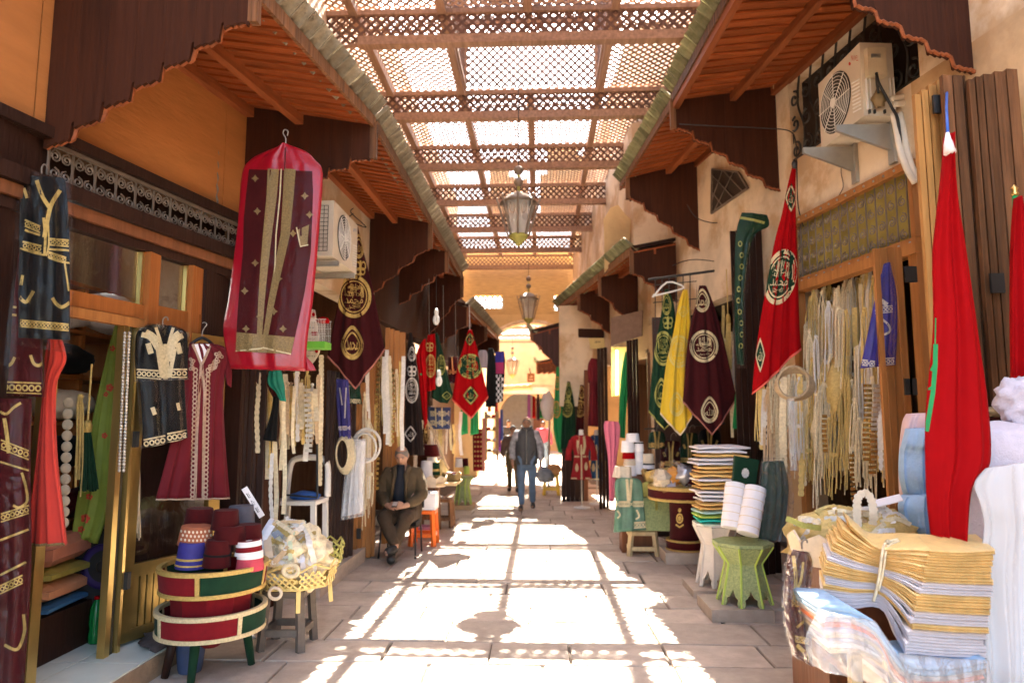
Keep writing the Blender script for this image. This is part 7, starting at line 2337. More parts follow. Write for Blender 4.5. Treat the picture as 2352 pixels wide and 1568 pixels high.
def mannequin(label, x, ytop, yneck, yhem, yfoot, Y, w, mat, tmat, seed):
    root = thing('mannequin', label, 'mannequin', G(x, yfoot))
    c = P(x, yneck, Y)
    m_ = drape([(x - w * .35, yneck, x + w * .35, yneck, Y), (x - w * .62, yneck + 10, x + w * .62, yneck + 10, Y), (x - w * .42, yneck + 48, x + w * .42, yneck + 48, Y), (x - w * .62, yhem, x + w * .62, yhem, Y)], nu=18, folds=2, amp=.01, seed=seed, th=.16, bulge=.10)
    part(root, 'kaftan', m_, mat, True)
    for s_ in (-1, 1):
        part(root, 'sleeve', MB().tube([P(x + s_ * w * .55, yneck + 12, Y), P(x + s_ * w * .72, yneck + 38, Y - .02), P(x + s_ * w * .74, yneck + 58, Y - .03)], [.05, .06, .065], 10), mat, True)
    part(root, 'neck', MB().lathe(c + V((0, .03, -.03)), [(.06, 0), (.05, .05), (.042, .10), (.045, .13), (.0, .135)], 14), white_pl, True)
    part(root, 'pole', MB().tube([V((c.x, Y + .04, 0.02)), V((c.x, Y + .04, P(x, yhem, Y).z))], .014, 8), steel)
    part(root, 'foot', MB().lathe((c.x, Y + .04, 0), [(.16, 0), (.16, .015), (.05, .03), (.015, .05)], 20), white_pl, True)
    D_ = Dec(m_, .006)
    D_.stroke([(x - 7, yneck + 2), (x - 8, yneck + 25), (x - 4, yneck + 44)], 6)
    D_.stroke([(x + 7, yneck + 2), (x + 8, yneck + 25), (x + 4, yneck + 44)], 6)
    D_.stroke([(x, yneck + 22), (x + 1, yhem)], 3)
    D_.stroke([(x - w * .4, yneck + 49), (x + w * .4, yneck + 49)], 4)
    D_.disc(x - w * .25, yneck + 75, 4, 9, 10, tear)
    D_.disc(x + w * .28, yneck + 72, 4, 9, 10, tear)
    D_.stroke([(x - w * .58, yhem - 2), (x + w * .58, yhem - 2)], 3)
    part(root, 'braid', D_.m, tmat, kind='stuff')
    return root
mannequin('white neck mannequin in a red child kaftan with cream braid', 1335, 985, 999, 1100, 1160, 13.3, 40, M('kaftan_red', (.30, .005, .01), .8), thread_pale, 221)
mannequin('mannequin in a dark blue child kaftan right of the red one', 1370, 985, 999, 1102, 1150, 13.9, 28, M('kaftan_blue', (.01, .06, .16), .8), thread_pale, 222)
# banners by the plaster wall
GF = 'banners by the far plaster wall'
banner('green and red banner with orange roundel edge by the plaster wall', [(1278, 842, 1284, 842, 14.6), (1274, 900, 1296, 900, 14.6), (1271, 980, 1302, 980, 14.6), (1282, 1038, 1300, 1044, 14.6)], None, f_green, M('thread_orange', (.6, .3, .06), .7), [('round', 1278, 940, 10, 20), ('round', 1280, 880, 8, 16)], GF, seed=231, folds=2.5, amp=.02)
banner('dark green banner with gold roundel left of the post', [(1303, 876, 1309, 876, 14.35), (1296, 920, 1318, 920, 14.35), (1290, 980, 1322, 980, 14.35), (1288, 1030, 1322, 1044, 14.35)], None, v_green, thread_olive, [('drop', 1306, 896, 8, 16), ('knot', 1304, 918, 7, 8), ('round', 1303, 939, 13, 19)], GF, seed=232, folds=2.5, amp=.02)
banner('dark maroon banner half hidden by the brown post', [(1333, 884, 1340, 884, 14.4), (1327, 930, 1348, 930, 14.4), (1322, 1010, 1350, 1010, 14.4)], None, v_dmaroon, thread_gold, [('drop', 1336, 902, 7, 14), ('round', 1332, 938, 14, 20)], GF, seed=233, folds=2, amp=.02)
solo('post', MB().bar(P(1346, 1150, 14.0), P(1346, 850, 14.0), .10, .08), wood_brown, 'brown wooden post by the wine red dress', 'post')
solo('dark_backdrop', MB().slab(P(1290, 1140, 14.6), P(1345, 1140, 14.6), P(1345, 850, 14.6), P(1290, 850, 14.6), V((0, .08, 0))), dark, 'plain dark sheet behind the far banners', 'door')  # plain dark sheet put in as background to the banners
planks('dark plank partition below the far banners', [1291, 1300, 1310, 1320, 1331, 1342], (1030, 1040), 1140, (14.3, 14.4), wood_black, z0=0.0, cat='partition', name='partition')
canopy('small dark scalloped canopy jutting from the plaster wall', (0.48, 15.0), (0.6, 18.6), (-0.17, 15.0), (0.0, 18.6), 3.72, 3.55, [(0.0, 1.02, .12, 0)], 1, woodm=wood('wood_plum', (.085, .035, .032)))
# ================================================================== lanterns
def lantern(label, x, ytop, ybot, Y, chain_y, scale=1.0):
    b = P(x, ybot, Y); t = P(x, ytop, Y)
    h = t.z - b.z
    root = thing('lantern', label, 'lantern', b, 'hanging street lanterns')
    part(root, 'chain', MB().tube([t + V((0, 0, h * .45)), P(x, chain_y, Y)], .007, 5), iron)
    part(root, 'stem', MB().tube([t - V((0, 0, .02)), t + V((0, 0, h * .48))], .018 * scale, 8), thread_olive, True)
    for z in (.20, .42):
        part(root, 'ball', MB().ball(t + V((0, 0, h * z)), .06 * scale, 14, 10), iron_grey, True)
    L = lambda r, z: (r * scale, h * z)
    part(root, 'dome', MB().lathe(b, [L(.235, .80), L(.20, .86), L(.14, .94), L(.05, 1.0), L(.01, 1.01)], 16), iron_grey, True)
    part(root, 'glass_body', MB().lathe(b, [L(.115, .22), L(.15, .5), L(.19, .80), L(.05, .82)], 8), film('lantern_glass', gl=.10, rough=.05, bump=.2, milk=.35), 20)
    part(root, 'bottom_cup', MB().lathe(b, [L(.005, 0), L(.03, .04), L(.06, .10), L(.11, .17), L(.125, .22)], 16), thread_olive, True)
    part(root, 'lamp_globe', MB().ball(b + V((0, 0, h * .5)), .06 * scale, 12, 8), white_pl, True)
    for i in range(8):
        a = 2 * pi * i / 8
        d = V((cos(a), sin(a), 0))
        pr = [(.13, .20), (.17, .4), (.215, .62), (.25, .80), (.27, .87), (.26, .90)]
        part(root, 'rib', MB().tube(smooth([b + d * r_ * scale + V((0, 0, h * z)) for r_, z in pr], 3), .013 * scale, 5), iron_grey, True)
        d2 = V((cos(a + pi / 8), sin(a + pi / 8), 0))
        part(root, 'scroll', MB().tube([b + d2 * (.19 + .02 * sin(t_)) * scale + V((.035 * cos(t_) * -d2.y, .035 * cos(t_) * d2.x, h * (.66 + .10 * sin(t_)))) for t_ in [2 * pi * q / 10 for q in range(10)]], .006, 4, closed=True), iron_grey)
    return root
lantern('large ironwork lantern hanging on a long chain from the roof lantern', 1191, 443, 567, 9.1, 110, 1.1)
lantern('second ironwork lantern hanging in front of the stone arch', 1214, 672, 748, 16.0, 600)
lantern('small distant lantern hanging beyond the arch', 1177, 820, 870, 25.0, 770)

# ================================================================== people
def head_pt(face, a, b, c, grow=1.0):
    f, u = V(face['f']).normalized(), V(face['u'])
    u = (u - f * u.dot(f)).normalized()
    s = f.cross(u)
    k = face['r'] / .095
    F_, S_, U_ = a * .098, b * .077, c * .120
    if c < 0:
        S_ *= 1 - .30 * c * c
        F_ *= (1 - .38 * -c) if a < 0 else (1 - .10 * c * c)
    if a > 0:
        F_ += .024 * math.exp(-((c + .14) / .15) ** 2 - (b / .17) ** 2) + .006 * math.exp(-((c - .20) / .1) ** 2) + .008 * math.exp(-((c + .78) / .16) ** 2 - (b / .3) ** 2)
        F_ -= .010 * math.exp(-((c - .03) / .09) ** 2 - ((abs(b) - .40) / .17) ** 2)
    return V(face['c']) + (f * F_ + s * S_ + u * U_) * k * grow

def head_mesh(face):
    m_ = MB()
    rings = []
    for i in range(25):
        t = pi * i / 24
        q = max(sin(t), .03)
        rings.append([head_pt(face, q * cos(2 * pi * k / 32), q * sin(2 * pi * k / 32), -cos(t)) for k in range(32)])
    return m_.loft(rings)

def person(label, base, joints, radii, edges, clothes, face, bodymat, voxel=.014, group=None, skin_extra=None):
    """joints: name -> point; one continuous body grown from a skeleton; clothes: list of (name, edges, grow, material)"""
    root = thing('person', label, 'person', base, group)
    def grown(names, es, grow, vox, sub=1, bump=0.0, seed=0, extra=None):
        used = sorted({n for e in es for n in e}, key=list(joints).index)
        idx = {n: i for i, n in enumerate(used)}
        me = bpy.data.meshes.new('body')
        me.from_pydata([joints[n] for n in used], [(idx[a], idx[b]) for a, b in es], [])
        o = bpy.data.objects.new('body', me)
        COL.objects.link(o)
        sk = o.modifiers.new('s', 'SKIN')
        lay = me.skin_vertices[0].data
        for n, i in idx.items():
            r = radii[n]
            r = r if isinstance(r, tuple) else (r, r)
            lay[i].radius = (r[0] + grow, r[1] + grow)
            lay[i].use_root = (i == 0)
        sk.use_smooth_shade = True
        s = o.modifiers.new('u', 'SUBSURF'); s.levels = 2; s.render_levels = 2
        if extra:
            bpy.context.view_layer.update()
            ev = o.evaluated_get(bpy.context.evaluated_depsgraph_get())
            m2 = ev.to_mesh()
            mb = MB().add([tuple(v.co) for v in m2.vertices], [tuple(p.vertices) for p in m2.polygons]).add(extra.v, extra.f)
            ev.to_mesh_clear()
            bpy.data.objects.remove(o)
            me = bpy.data.meshes.new('body')
            me.from_pydata(mb.v, [], mb.f)
            o = bpy.data.objects.new('body', me)
            COL.objects.link(o)
        r_ = o.modifiers.new('r', 'REMESH'); r_.mode = 'VOXEL'; r_.voxel_size = vox; r_.use_smooth_shade = True
        sm = o.modifiers.new('m', 'SMOOTH'); sm.iterations = 1 if extra else 3; sm.factor = .5
        bpy.context.view_layer.update()
        ev = o.evaluated_get(bpy.context.evaluated_depsgraph_get())
        m2 = ev.to_mesh()
        mb = MB()
        mb.v = [tuple(v.co) for v in m2.vertices]
        mb.f = [tuple(p.vertices) for p in m2.polygons]
        nr = [V(v.normal) for v in m2.vertices]
        ev.to_mesh_clear()
        bpy.data.objects.remove(o); bpy.data.meshes.remove(me)
        if bump:
            mb.v = [tuple(V(p) + n * bump * (noise.noise(V(p) * 9 + V((seed, 0, 0))) + .6 * noise.noise(V(p) * 22))) for p, n in zip(mb.v, nr)]
        return mb
    body = grown(None, edges, 0, voxel, extra=head_mesh(face))
    part(root, 'body', body, bodymat, True)
    for i, (nm, es, grow, mt) in enumerate(clothes):
        part(root, nm, grown(None, es, grow, voxel, bump=.009, seed=i * 4), mt, True)
    # head details
    brow = face['hair']
    hp = lambda a, b_, c, g=1.0: head_pt(face, sqrt(max(0, 1 - b_ * b_ - c * c)) * a, b_, c, g)
    for k in (-1, 1):
        part(root, 'eye', MB().ball(hp(1, k * .38, .03, 1.0), .0095, 8, 6), black_pl, True)
        part(root, 'eyebrow', MB().tube([hp(1, k * .20, .16, 1.02), hp(1, k * .40, .20, 1.02), hp(1, k * .58, .14, 1.02)], .005, 5), brow, True)
        e = head_pt(face, -.08, k * 1.02, -.02)
        part(root, 'ear', MB().ball(e, .017, 10, 8, (.6, .9, 1.7)), bodymat, True)
    part(root, 'mouth', MB().tube([hp(1, -.24, -.50, 1.01), hp(1, 0, -.49, 1.03), hp(1, .24, -.50, 1.01)], .0055, 5), M('lips', (.30, .11, .08), .6), True)
    hm = MB()
    for i in range(11):
        for k in range(32):
            pass
    rings = []
    bald = face.get('bald', 0)
    n = 36
    for i in range(9):
        a = i / 8
        ring = []
        for k in range(n):
            b_ = 2 * pi * k / n
            fr = max(0.0, cos(b_))
            lo = -.38 + (1.05 if not bald else .95) * fr ** 1.2 + .02 * sin(k * 7)
            hi = 1.52 if not bald else max(lo + .02, .62 + .1 * fr)
            el = lerp(hi, lo, a)
            ring.append(head_pt(face, cos(el) * cos(b_), cos(el) * sin(b_), sin(el), 1.035 + .012 * sin(k * 5 + i * 3)))
        rings.append(ring)
    hm.loft(rings, cap=not bald)
    part(root, 'hair', hm, brow, True)
    return root

def fingers(root, wrist, d, side, up, mat, curl=.6, ln=.085):
    """palm side is -up; five unequal bent fingers"""
    d, side, up = V(d).normalized(), V(side).normalized(), V(up).normalized()
    for i, k in enumerate((.95, 1.0, .93, .76)):
        a = wrist + d * .075 + side * (.03 - .02 * i)
        p1 = a + d * ln * .42 * k - up * .008
        p2 = p1 + (d * cos(curl) - up * sin(curl)) * ln * .34 * k
        p3 = p2 + (d * cos(curl * 1.9) - up * sin(curl * 1.9)) * ln * .28 * k
        part(root, 'finger', MB().tube(smooth([wrist + d * .04 + side * (.02 - .013 * i), a, p1, p2, p3], 2), [.011] * 3 + [.010] * 2 + [.009] * 3 + [.007], 7), mat, True)
    a = wrist + d * .035 + side * .035
    part(root, 'thumb', MB().tube(smooth([wrist + d * .015 + side * .012, a, a + d * .03 + side * .018 - up * .012, a + d * .055 + side * .012 - up * .026], 2), [.014, .014, .013, .012, .011, .010, .008], 7), mat, True)

skin_m = M('skin', (.44, .24, .16), .55, 0, .12, 12, .05, 60)
skin_m2 = M('skin_tan', (.36, .19, .12), .55, 0, .12, 12, .05, 60)
hair_grey = M('hair_grey', (.20, .18, .16), .8, 0, .4, 60)
hair_black = M('hair_black', (.012, .010, .009), .7, 0, .4, 60)
jacket_m = M('jacket_olive', (.085, .055, .026), .85, 0, .25, 12, .25, 50)
cord_m = M('trousers_brown', (.055, .033, .018), .9, 0, .2, 12, .3, 70)
navy_m = M('sweater_navy', (.012, .014, .022), .9, 0, .2, 12, .2, 90)
denim = M('jeans', (.12, .18, .27), .8, 0, .3, 9, .2, 90)
shoe_m = M('shoe_dark', (.025, .023, .022), .5, 0, .2, 9)

# ---- seated man looking down at a phone, legs crossed at the ankles
sx, sy_ = P(918, 1250, 8.65).x, 8.65
J = lambda x, y, z: V((sx + x, sy_ + y, z))
jt = dict(pelvis=J(0, .12, .50), belly=J(0, .10, .66), chest=J(0, .09, .88), neckb=J(.01, .05, 1.07), head0=J(.01, .0, 1.17), head1=J(.01, -.025, 1.255), head2=J(.01, .01, 1.325),
          shl=J(-.19, .08, 1.00), shr=J(.20, .08, 1.00), ell=J(-.27, .02, .74), elr=J(.28, .02, .74), wrl=J(-.10, -.27, .645), wrr=J(.13, -.27, .65), hal=J(-.035, -.345, .64), har=J(.065, -.345, .645),
          hipl=J(-.10, .08, .50), hipr=J(.11, .08, .50), knl=J(-.14, -.36, .54), knr=J(.15, -.36, .54), anl=J(.05, -.44, .19), anr=J(-.02, -.36, .13), tol=J(-.05, -.60, .14), tor=J(.02, -.60, .05))
rd = dict(pelvis=(.17, .15), belly=(.17, .14), chest=(.18, .13), neckb=.065, head0=.062, head1=(.06, .06), head2=(.075, .088), shl=.085, shr=.085, ell=.055, elr=.055, wrl=.036, wrr=.036, hal=.036, har=.036,
          hipl=.105, hipr=.105, knl=.075, knr=.075, anl=.045, anr=.045, tol=.042, tor=.042)
ed = [('pelvis', 'belly'), ('belly', 'chest'), ('chest', 'neckb'), ('neckb', 'head0'), ('head0', 'head1'), ('chest', 'shl'), ('chest', 'shr'), ('shl', 'ell'), ('shr', 'elr'), ('ell', 'wrl'), ('elr', 'wrr'), ('wrl', 'hal'), ('wrr', 'har'),
      ('pelvis', 'hipl'), ('pelvis', 'hipr'), ('hipl', 'knl'), ('hipr', 'knr'), ('knl', 'anl'), ('knr', 'anr'), ('anl', 'tol'), ('anr', 'tor')]
jk = [('pelvis', 'belly'), ('belly', 'chest'), ('chest', 'shl'), ('chest', 'shr'), ('shl', 'ell'), ('shr', 'elr'), ('ell', 'wrl'), ('elr', 'wrr')]
tz = [('pelvis', 'hipl'), ('pelvis', 'hipr'), ('hipl', 'knl'), ('hipr', 'knr'), ('knl', 'anl'), ('knr', 'anr')]
man = person('seated man in an olive jacket looking down at the phone in his hands', J(0, 0, 0), jt, rd, ed, [('jacket', jk, .028, jacket_m), ('trousers', tz, .022, cord_m), ('shoe', [('anl', 'tol')], .014, shoe_m), ('shoe', [('anr', 'tor')], .014, shoe_m)],
             dict(c=J(.01, -.02, 1.235), f=(0, -1, -.42), u=(0, -.3, 1), r=.100, hair=hair_grey, bald=1), skin_m, voxel=.009)
swm = MB()
swm.loft([[J(x, y, z) for x, y in ((-w, d), (-w * .5, d - .035), (0, d - .05), (w * .5, d - .035), (w, d), (0, d + .05))] for z, w, d in ((.64, .085, -.085), (.8, .085, -.095), (.95, .07, -.075), (1.06, .055, -.03), (1.12, .05, -.03))])
part(man, 'sweater', swm, navy_m, True)
part(man, 'collar', MB().tube([J(-.06, .06, 1.09), J(-.085, -.03, 1.07), J(-.06, -.085, 1.0), J(-.075, -.115, .88), J(-.09, -.13, .7)], [.03, .034, .03, .022, .018], 8), jacket_m, True)
part(man, 'collar', MB().tube([J(.08, .06, 1.09), J(.105, -.03, 1.07), J(.08, -.085, 1.0), J(.09, -.115, .88), J(.095, -.13, .7)], [.03, .034, .03, .022, .018], 8), jacket_m, True)
fingers(man, J(-.085, -.30, .65), (.55, -.75, .05), (.4, .3, .8), (-.6, -.4, .4), skin_m, .8)
fingers(man, J(.115, -.30, .655), (-.55, -.75, .05), (-.4, .3, .8), (.6, -.4, .4), skin_m, .8)
ph = thing('phone', 'small phone held in the seated man\'s hands', 'phone', J(.012, -.385, .66))
part(ph, 'body', MB().box(J(.012, -.385, .675), (.065, .10, .014), Matrix.Rotation(radians(25), 3, 'X')), black_pl)
part(ph, 'screen', MB().box(J(.012, -.384, .684), (.055, .085, .003), Matrix.Rotation(radians(25), 3, 'X')), M('screen', (.5, .45, .4), .2))
chm = thing('chair', 'thin black metal chair under the seated man', 'chair', J(0, .1, 0))
part(chm, 'seat', MB().box(J(0, .1, .405), (.44, .42, .05)), v_black)
part(chm, 'backrest', MB().slab(J(-.24, .33, .55), J(.24, .33, .55), J(.23, .36, .85), J(-.23, .36, .85), V((0, .025, 0))), v_black)
for a in (-.21, .21):
    part(chm, 'leg', MB().tube([J(a, -.10, .39), J(a * 1.08, -.16, 0)], .012, 6), black_pl, True)
    part(chm, 'leg', MB().tube([J(a, .28, .85), J(a, .28, .40), J(a * 1.05, .33, 0)], .012, 6), black_pl, True)
solo('white_rag', lump(J(-.28, .05, .42), .08, .1, .05, 3, .5), f_cream, 'cream rag hanging off the chair beside the seated man', 'cloth', None, True)

# ---- people walking
def walker(label, x, yfoot, Y, H_, top, legs, hair, stride=.16, bald=0, group=None, skin=skin_m2, phase=1, camo=None, nohair=False):
    c = P(x, yfoot, Y)
    k = H_ / 1.75
    K = lambda a, b, z: V((c.x + a * k, Y + b * k, z * k))
    s = stride * phase
    jt = dict(pelvis=K(0, 0, .93), belly=K(0, 0, 1.08), chest=K(0, .0, 1.30), neckb=K(0, -.01, 1.47), head0=K(0, -.03, 1.555), head1=K(0, -.05, 1.625), head2=K(0, -.03, 1.69),
              shl=K(-.19, 0, 1.40), shr=K(.19, 0, 1.40), ell=K(-.27, .05 * phase, 1.13), elr=K(.27, -.04 * phase, 1.13), wrl=K(-.27, -.06, .90), wrr=K(.27, -.08, .90), hal=K(-.26, -.09, .82), har=K(.26, -.12, .82),
              hipl=K(-.095, 0, .90), hipr=K(.095, 0, .90), knl=K(-.10, -s * .4 - .03, .50), knr=K(.10, s * .4 - .05, .50), anl=K(-.10, -s, .08), anr=K(.11, s, .10), tol=K(-.11, -s - .17, .035), tor=K(.12, s - .16, .035))
    rd = dict(pelvis=(.15, .12), belly=(.15, .115), chest=(.165, .12), neckb=.06, head0=.058, head1=(.055, .06), head2=(.07, .085), shl=.078, shr=.078, ell=.05, elr=.05, wrl=.034, wrr=.034, hal=.036, har=.036,
              hipl=.095, hipr=.095, knl=.062, knr=.062, anl=.042, anr=.042, tol=.038, tor=.038)
    rd = {n: (tuple(q * k for q in r) if isinstance(r, tuple) else r * k) for n, r in rd.items()}
    cl = [('jacket', jk, .030 * k, top), ('trousers', tz, .018 * k, legs), ('shoe', [('anl', 'tol')], .012, shoe_m), ('shoe', [('anr', 'tor')], .012, shoe_m)]
    root = person(label, c, jt, rd, ed, cl, dict(c=K(0, -.045, 1.62), f=(0, -1, -.12), u=(0, -.1, 1), r=.092 * k, hair=hair, bald=bald, nohair=nohair), skin, .016, group)
    for sd in (-1, 1):
        h = jt['hal' if sd < 0 else 'har']
        fingers(root, h + V((0, .02, .05)), (0, -.25, -1), (0, -1, .2), (sd, 0, 0), skin, .5, .075)
    return root, K
camo_m = M('jacket_camo', (.46, .44, .46), .8, 0, .2, 9, .2, 60, col2=(.06, .06, .07))
w1, K1 = walker('man in a dark vest, grey patterned sleeves and jeans walking towards the camera', 1210, 1162, 13.1, 1.74, camo_m, denim, hair_grey, .2, 1)
jv = M('vest_black', (.07, .07, .075), .7, 0, .3, 8, .3, 30)
vm = MB()
vm.loft([[K1(w * cos(t), d * sin(t) , z) for t in [2 * pi * i / 20 for i in range(20)]] for z, w, d in ((.84, .21, .175), (.95, .215, .18), (1.1, .22, .185), (1.3, .222, .185), (1.42, .19, .15), (1.52, .105, .10), (1.54, .085, .085))])
part(w1, 'vest', vm, jv, True)
part(w1, 'zip', MB().tube([K1(0, -.19, .86), K1(0, -.20, 1.1), K1(.0, -.195, 1.3), K1(0, -.16, 1.42), K1(0, -.11, 1.5)], .010, 5), steel)
for s_ in (-1, 1):
    part(w1, 'pocket', MB().tube([K1(s_ * .09, -.175, 1.02), K1(s_ * .15, -.14, 1.10)], .010, 5), black_pl)
    part(w1, 'collar', MB().tube([K1(s_ * .02, -.11, 1.47), K1(s_ * .075, -.09, 1.52), K1(s_ * .09, .0, 1.55)], .022, 7), jv, True)
walker('man in a brown jacket walking behind the vest wearer', 1179, 1126, 16.2, 1.55, M('jacket_brown', (.10, .065, .05), .85, 0, .2, 9), M('trousers_khaki', (.10, .075, .035), .9), hair_black, .14, phase=-1)
walker('distant woman in pink top and blue jeans near the gateway', 1248, 1082, 22.5, 1.62, M('top_pink', (.55, .12, .2), .8), M('jeans_light', (.25, .38, .55), .8), hair_black, .1)
walker('distant man in a dark coat far down the street', 1168, 1066, 25.5, 1.65, M('coat_dark', (.05, .05, .055), .8), shoe_m, hair_black, .12, phase=-1)

# ================================================================== far goods
solo('shirt', drape([(1102, 804, 1116, 804, 12.6), (1098, 815, 1120, 815, 12.6), (1100, 845, 1119, 845, 12.6)], nu=12, folds=2, amp=.01, seed=301, th=.06), M('shirt_grey', (.34, .30, .34), .8), 'grey shirt with a blue stripe hanging under the low left canopy', 'shirt', None, True)
solo('tunic', drape([(1122, 800, 1132, 800, 12.9), (1118, 830, 1138, 830, 12.9), (1115, 934, 1140, 934, 12.9)], nu=12, folds=3, amp=.02, seed=302, th=.06), v_black, 'long black tunic hanging left of the checked shawl', 'tunic', None, True)
ck = thing('shawl', 'shawl striped blue and pink above black and white checks', 'shawl', P(1148, 806, 13.2))
m_ = drape([(1138, 808, 1158, 806, 13.2), (1136, 840, 1160, 840, 13.2), (1136, 925, 1155, 922, 13.2)], nu=12, folds=2, amp=.01, seed=303, th=.05)
part(ck, 'cloth', m_, v_black, True)
for y0, y1, mt in ((808, 832, M('shawl_blue', (.04, .03, .28), .8)), (832, 858, M('shawl_pink', (.45, .03, .14), .8))):
    D_ = Dec(m_, .005)
    D_.grid(1138, 1157, y0, y1, 6, 4)
    part(ck, 'stripe', D_.m, mt)
D_ = Dec(m_, .005)
for j in range(9):
    for i in range(4):
        if (i + j) % 2 == 0:
            x, y_ = 1138 + i * 4.6, 860 + j * 7
            D_.quad([(x, y_), (x + 4.6, y_), (x + 4.6, y_ + 7), (x, y_ + 7)])
part(ck, 'checks', D_.m, f_white, kind='stuff')
rack = thing('carpet_rack', 'red patterned carpets hung on a rack along the far left wall', 'carpet rack', P(1098, 1085, 14.2))
m_ = drape([(1086, 985, 1108, 985, 14.2), (1086, 1020, 1108, 1020, 14.2), (1087, 1082, 1108, 1080, 14.2)], nu=10, folds=1, amp=.01, seed=304, th=.04)
part(rack, 'carpet', m_, v_red, True)
D_ = Dec(m_, .005)
for j in range(8):
    for i in range(3):
        D_.disc(1091 + i * 7, 992 + j * 11, 2.2, 3, 6, lozenge, 1)
part(rack, 'pattern', D_.m, thread_gold, kind='stuff')
part(rack, 'post', MB().bar(P(1111, 1082, 14.2), P(1111, 960, 14.2), .06, .06), M('post_salmon', (.6, .22, .16), .7))
tw = thing('stall_shelves', 'pale wooden stall shelves with small goods beyond the carpets', 'shelf', P(1130, 1056, 17.5))
for x in (1116, 1142):
    part(tw, 'upright', MB().bar(P(x, 1058, 17.5), P(x, 945, 17.5), .07, .07), wood_pale)
for y_ in (960, 988, 1012, 1036):
    part(tw, 'shelf_board', MB().bar(P(1114, y_, 17.5), P(1144, y_, 17.5), .3, .03), wood_pale)
gd = [(1122, 952, f_cream, 'cream'), (1134, 952, f_coral, 'coral'), (1123, 981, f_red, 'red'), (1135, 980, thread_gold, 'gold'), (1122, 1006, f_pinkc, 'pink'), (1136, 1006, f_white, 'white'), (1124, 1030, black_pl, 'black'), (1136, 1030, f_white, 'pale')]
for i, (x, y_, mt, n_) in enumerate(gd):
    solo('goods_box', folded(P(x, y_ + 8, 17.45), .10, .1, .09, 0, mt, rg), mt, n_ + ' small packet on the pale stall shelves' + (' lower down' if i > 3 else ''), 'packet', 'packets on the far stall shelves', 40)
for i, (x, c_, n_, y0, y1) in enumerate(((1147, M('cloth_violet', (.22, .03, .30), .8), 'violet', 960, 1035), (1124, M('cloth_orange2', (.7, .2, .04), .8), 'orange', 905, 945), (1140, f_coral, 'coral', 905, 950), (1152, M('cloth_blue2', (.06, .1, .35), .8), 'blue', 940, 1010),
                                       (1215, M('cloth_rainbow', (.45, .12, .35), .7), 'bright striped', 905, 960), (1226, f_red, 'red', 910, 960), (1236, M('cloth_dark2', (.06, .02, .03), .8), 'dark', 905, 965), (1243, f_green, 'green', 915, 960))):
    solo('hanging_cloth', drape([(x - 3, y0, x + 3, y0, 19.0), (x - 4, y1, x + 4, y1, 19.0)], nu=10, folds=2, amp=.02, seed=320 + i, th=.05), c_, n_ + ' cloth hanging far down the street ' + ('on the left stalls' if x < 1200 else 'by the right stalls'), 'cloth', 'cloths hanging at the far stalls', True)
pd = thing('display_pole', 'white bundle on a steel display pole shining in the sun', 'display pole', G(1262, 1100))
pc_ = P(1260, 1095, 16.8)
part(pd, 'pole', MB().tube([V((pc_.x, 16.8, 0)), P(1262, 960, 16.8)], .025, 8), steel)
part(pd, 'bundle', lump(P(1258, 932, 16.8), .17, .15, .34, 5, .3, 18, 14), f_white, True)
part(pd, 'foot', MB().lathe((pc_.x, 16.8, 0), [(.2, 0), (.2, .02), (.03, .05)], 16), steel)
stool('yellow plastic stool heaped with clothes near the far banners', 1266, 1130, 15.6, .34, .44, M('yellow_plastic', (.75, .50, .06), .4))
solo('clothes_heap', lump(P(1252, 1090, 15.5), .2, .2, .16, 3, .4), M('denim_grey', (.22, .25, .30), .8, 0, .4, 14), 'grey denim clothes spilling off the yellow stool', 'clothes', None, True)
solo('clothes_heap', lump(P(1272, 1078, 15.6), .16, .15, .13, 8, .4), M('orange_fur', (.6, .30, .12), .9, 0, .4, 14), 'orange cloth bunch on top of the yellow stool', 'clothes', None, True)
hs_ = thing('hanging_sign', 'small brown wooden sign with pale writing hung beyond the arch', 'sign', P(1219, 877, 24.0))
sb = MB().slab(P(1211, 877, 24), P(1228, 877, 24), P(1228, 857, 24), P(1211, 857, 24), V((0, .06, 0)))
part(hs_, 'board', sb, wood_brown)
part(hs_, 'bracket', MB().tube([P(1219, 857, 24), P(1216, 845, 24)], .02, 5), iron)
D_ = Dec(sb, .004)
D_.text(AR_ALLAH, 1219.5, 864, 8, 5)
D_.text(AR_MUH, 1219.5, 871, 9, 4)
part(hs_, 'lettering', D_.m, f_cream)
solo('reed_roll', MB().tube([P(1150, 893, 26), P(1222, 889, 26)], .14, 10), plaster_sand, 'rolled reed blind on the wall above the gateway', 'blind', None, True)
# litter on the paving
for i, (x, y_, mt, n_) in enumerate(((575, 1465, f_white, 'white'), (628, 1440, silver_l, 'clear'), (1583, 1211, M('litter_blue', (.05, .35, .5), .5), 'blue'), (562, 1462, M('litter_dark', (.05, .06, .12), .6), 'dark blue'), (2085 - 965, 1200, f_cream, 'cream'))):
    solo('litter', lump(G(x, y_) + V((0, 0, .012)), .04, .03, .016, i * 3, .5, 10, 6, 3), mt, 'scrap of ' + n_ + ' litter lying on the paving', 'litter', 'litter on the paving', 40)

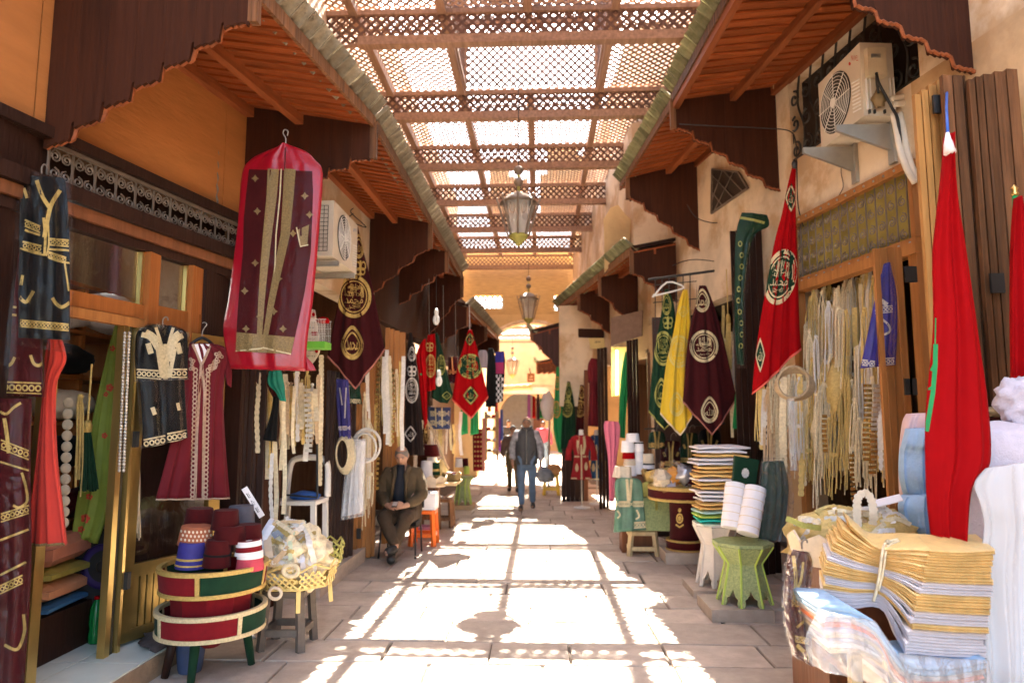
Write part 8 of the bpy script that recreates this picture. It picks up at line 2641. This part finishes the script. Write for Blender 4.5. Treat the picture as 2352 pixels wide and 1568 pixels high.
# ordinals for repeats that share a look: counted from the left of the picture
def _finish():
    bpy.context.view_layer.update()
    by = {}
    for o in list(bpy.data.objects):
        if o.parent is None and 'label' in o and 'category' in o:
            by.setdefault(o['label'], []).append(o)
    nums = ['first', 'second', 'third', 'fourth', 'fifth', 'sixth', 'seventh', 'eighth', 'ninth', 'tenth', 'eleventh', 'twelfth', 'thirteenth', 'fourteenth', 'fifteenth', 'sixteenth', 'seventeenth', 'eighteenth', 'nineteenth']
    for lab, os_ in by.items():
        if len(os_) < 2:
            continue
        os_.sort(key=lambda o: px(o.location)[0])
        for i, o in enumerate(os_):
            n_ = nums[i] if i < 19 else ('twentieth' if i == 19 else 'twenty-' + nums[i - 20] if i < 29 else 'thirtieth' if i == 29 else 'thirty-' + nums[i - 30])
            o['label'] = lab + ', ' + n_ + ' from the left'
_finish()

rp_ = []
for i in range(60):
    t = i / 59
    rp_.append(P(lerp(503, 497, t), lerp(190, 520, t), 5.45) + V((.006 * cos(i * 1.3), .006 * sin(i * 1.3), 0)))
solo('twisted_rope', MB().tube(rp_, .009, 5), iron_grey, 'grey twisted rope hanging down the orange wood panelling', 'rope', None, True)
solo('cable', MB().tube(smooth([P(455, 118, 5.3), P(500, 120, 5.35), P(512, 135, 5.4), P(514, 180, 5.45), P(500, 215, 5.45)], 4), .006, 5), black_pl, 'thin dark cable looping from the soffit to the twisted rope', 'cable', None, True)

wpts = [W(x, y_, RWL) + V((-.02, 0, 0)) for x, y_ in ((1940, 352), (1937, 395), (1942, 428), (1931, 455), (1939, 480), (1934, 520), (1937, 562))]
solo('wire', MB().tube(smooth(wpts, 4), .005, 5), iron_grey, 'thin kinked wire hanging down over the yellow grille', 'wire', None, True)
for i, pts_ in enumerate(([(1578, 470), (1600, 500), (1640, 512), (1680, 505), (1720, 500)], [(1545, 610), (1570, 600), (1600, 596), (1640, 600)])):
    solo('cable', MB().tube(smooth([P(x, y_, 8.9 + .1 * i) for x, y_ in pts_], 4), .006, 5), black_pl, ('sagging cable across the plaster under the three-cornered window', 'short cable above the black banner rail')[i], 'cable', None, True)
for i, (x, yt, yb) in enumerate(((985, 640, 770), (1018, 655, 800), (1046, 690, 830))):
    solo('hanging_wire', MB().tube([P(x, yt, 9.8 + .3 * i), P(x + 1, yb, 9.8 + .3 * i)], .004, 4), iron_grey, ('thin wire hanging left of the upper bulb', 'thin wire hanging right of the bare bulbs', 'thin wire hanging before the sunlit red banner')[i], 'wire')
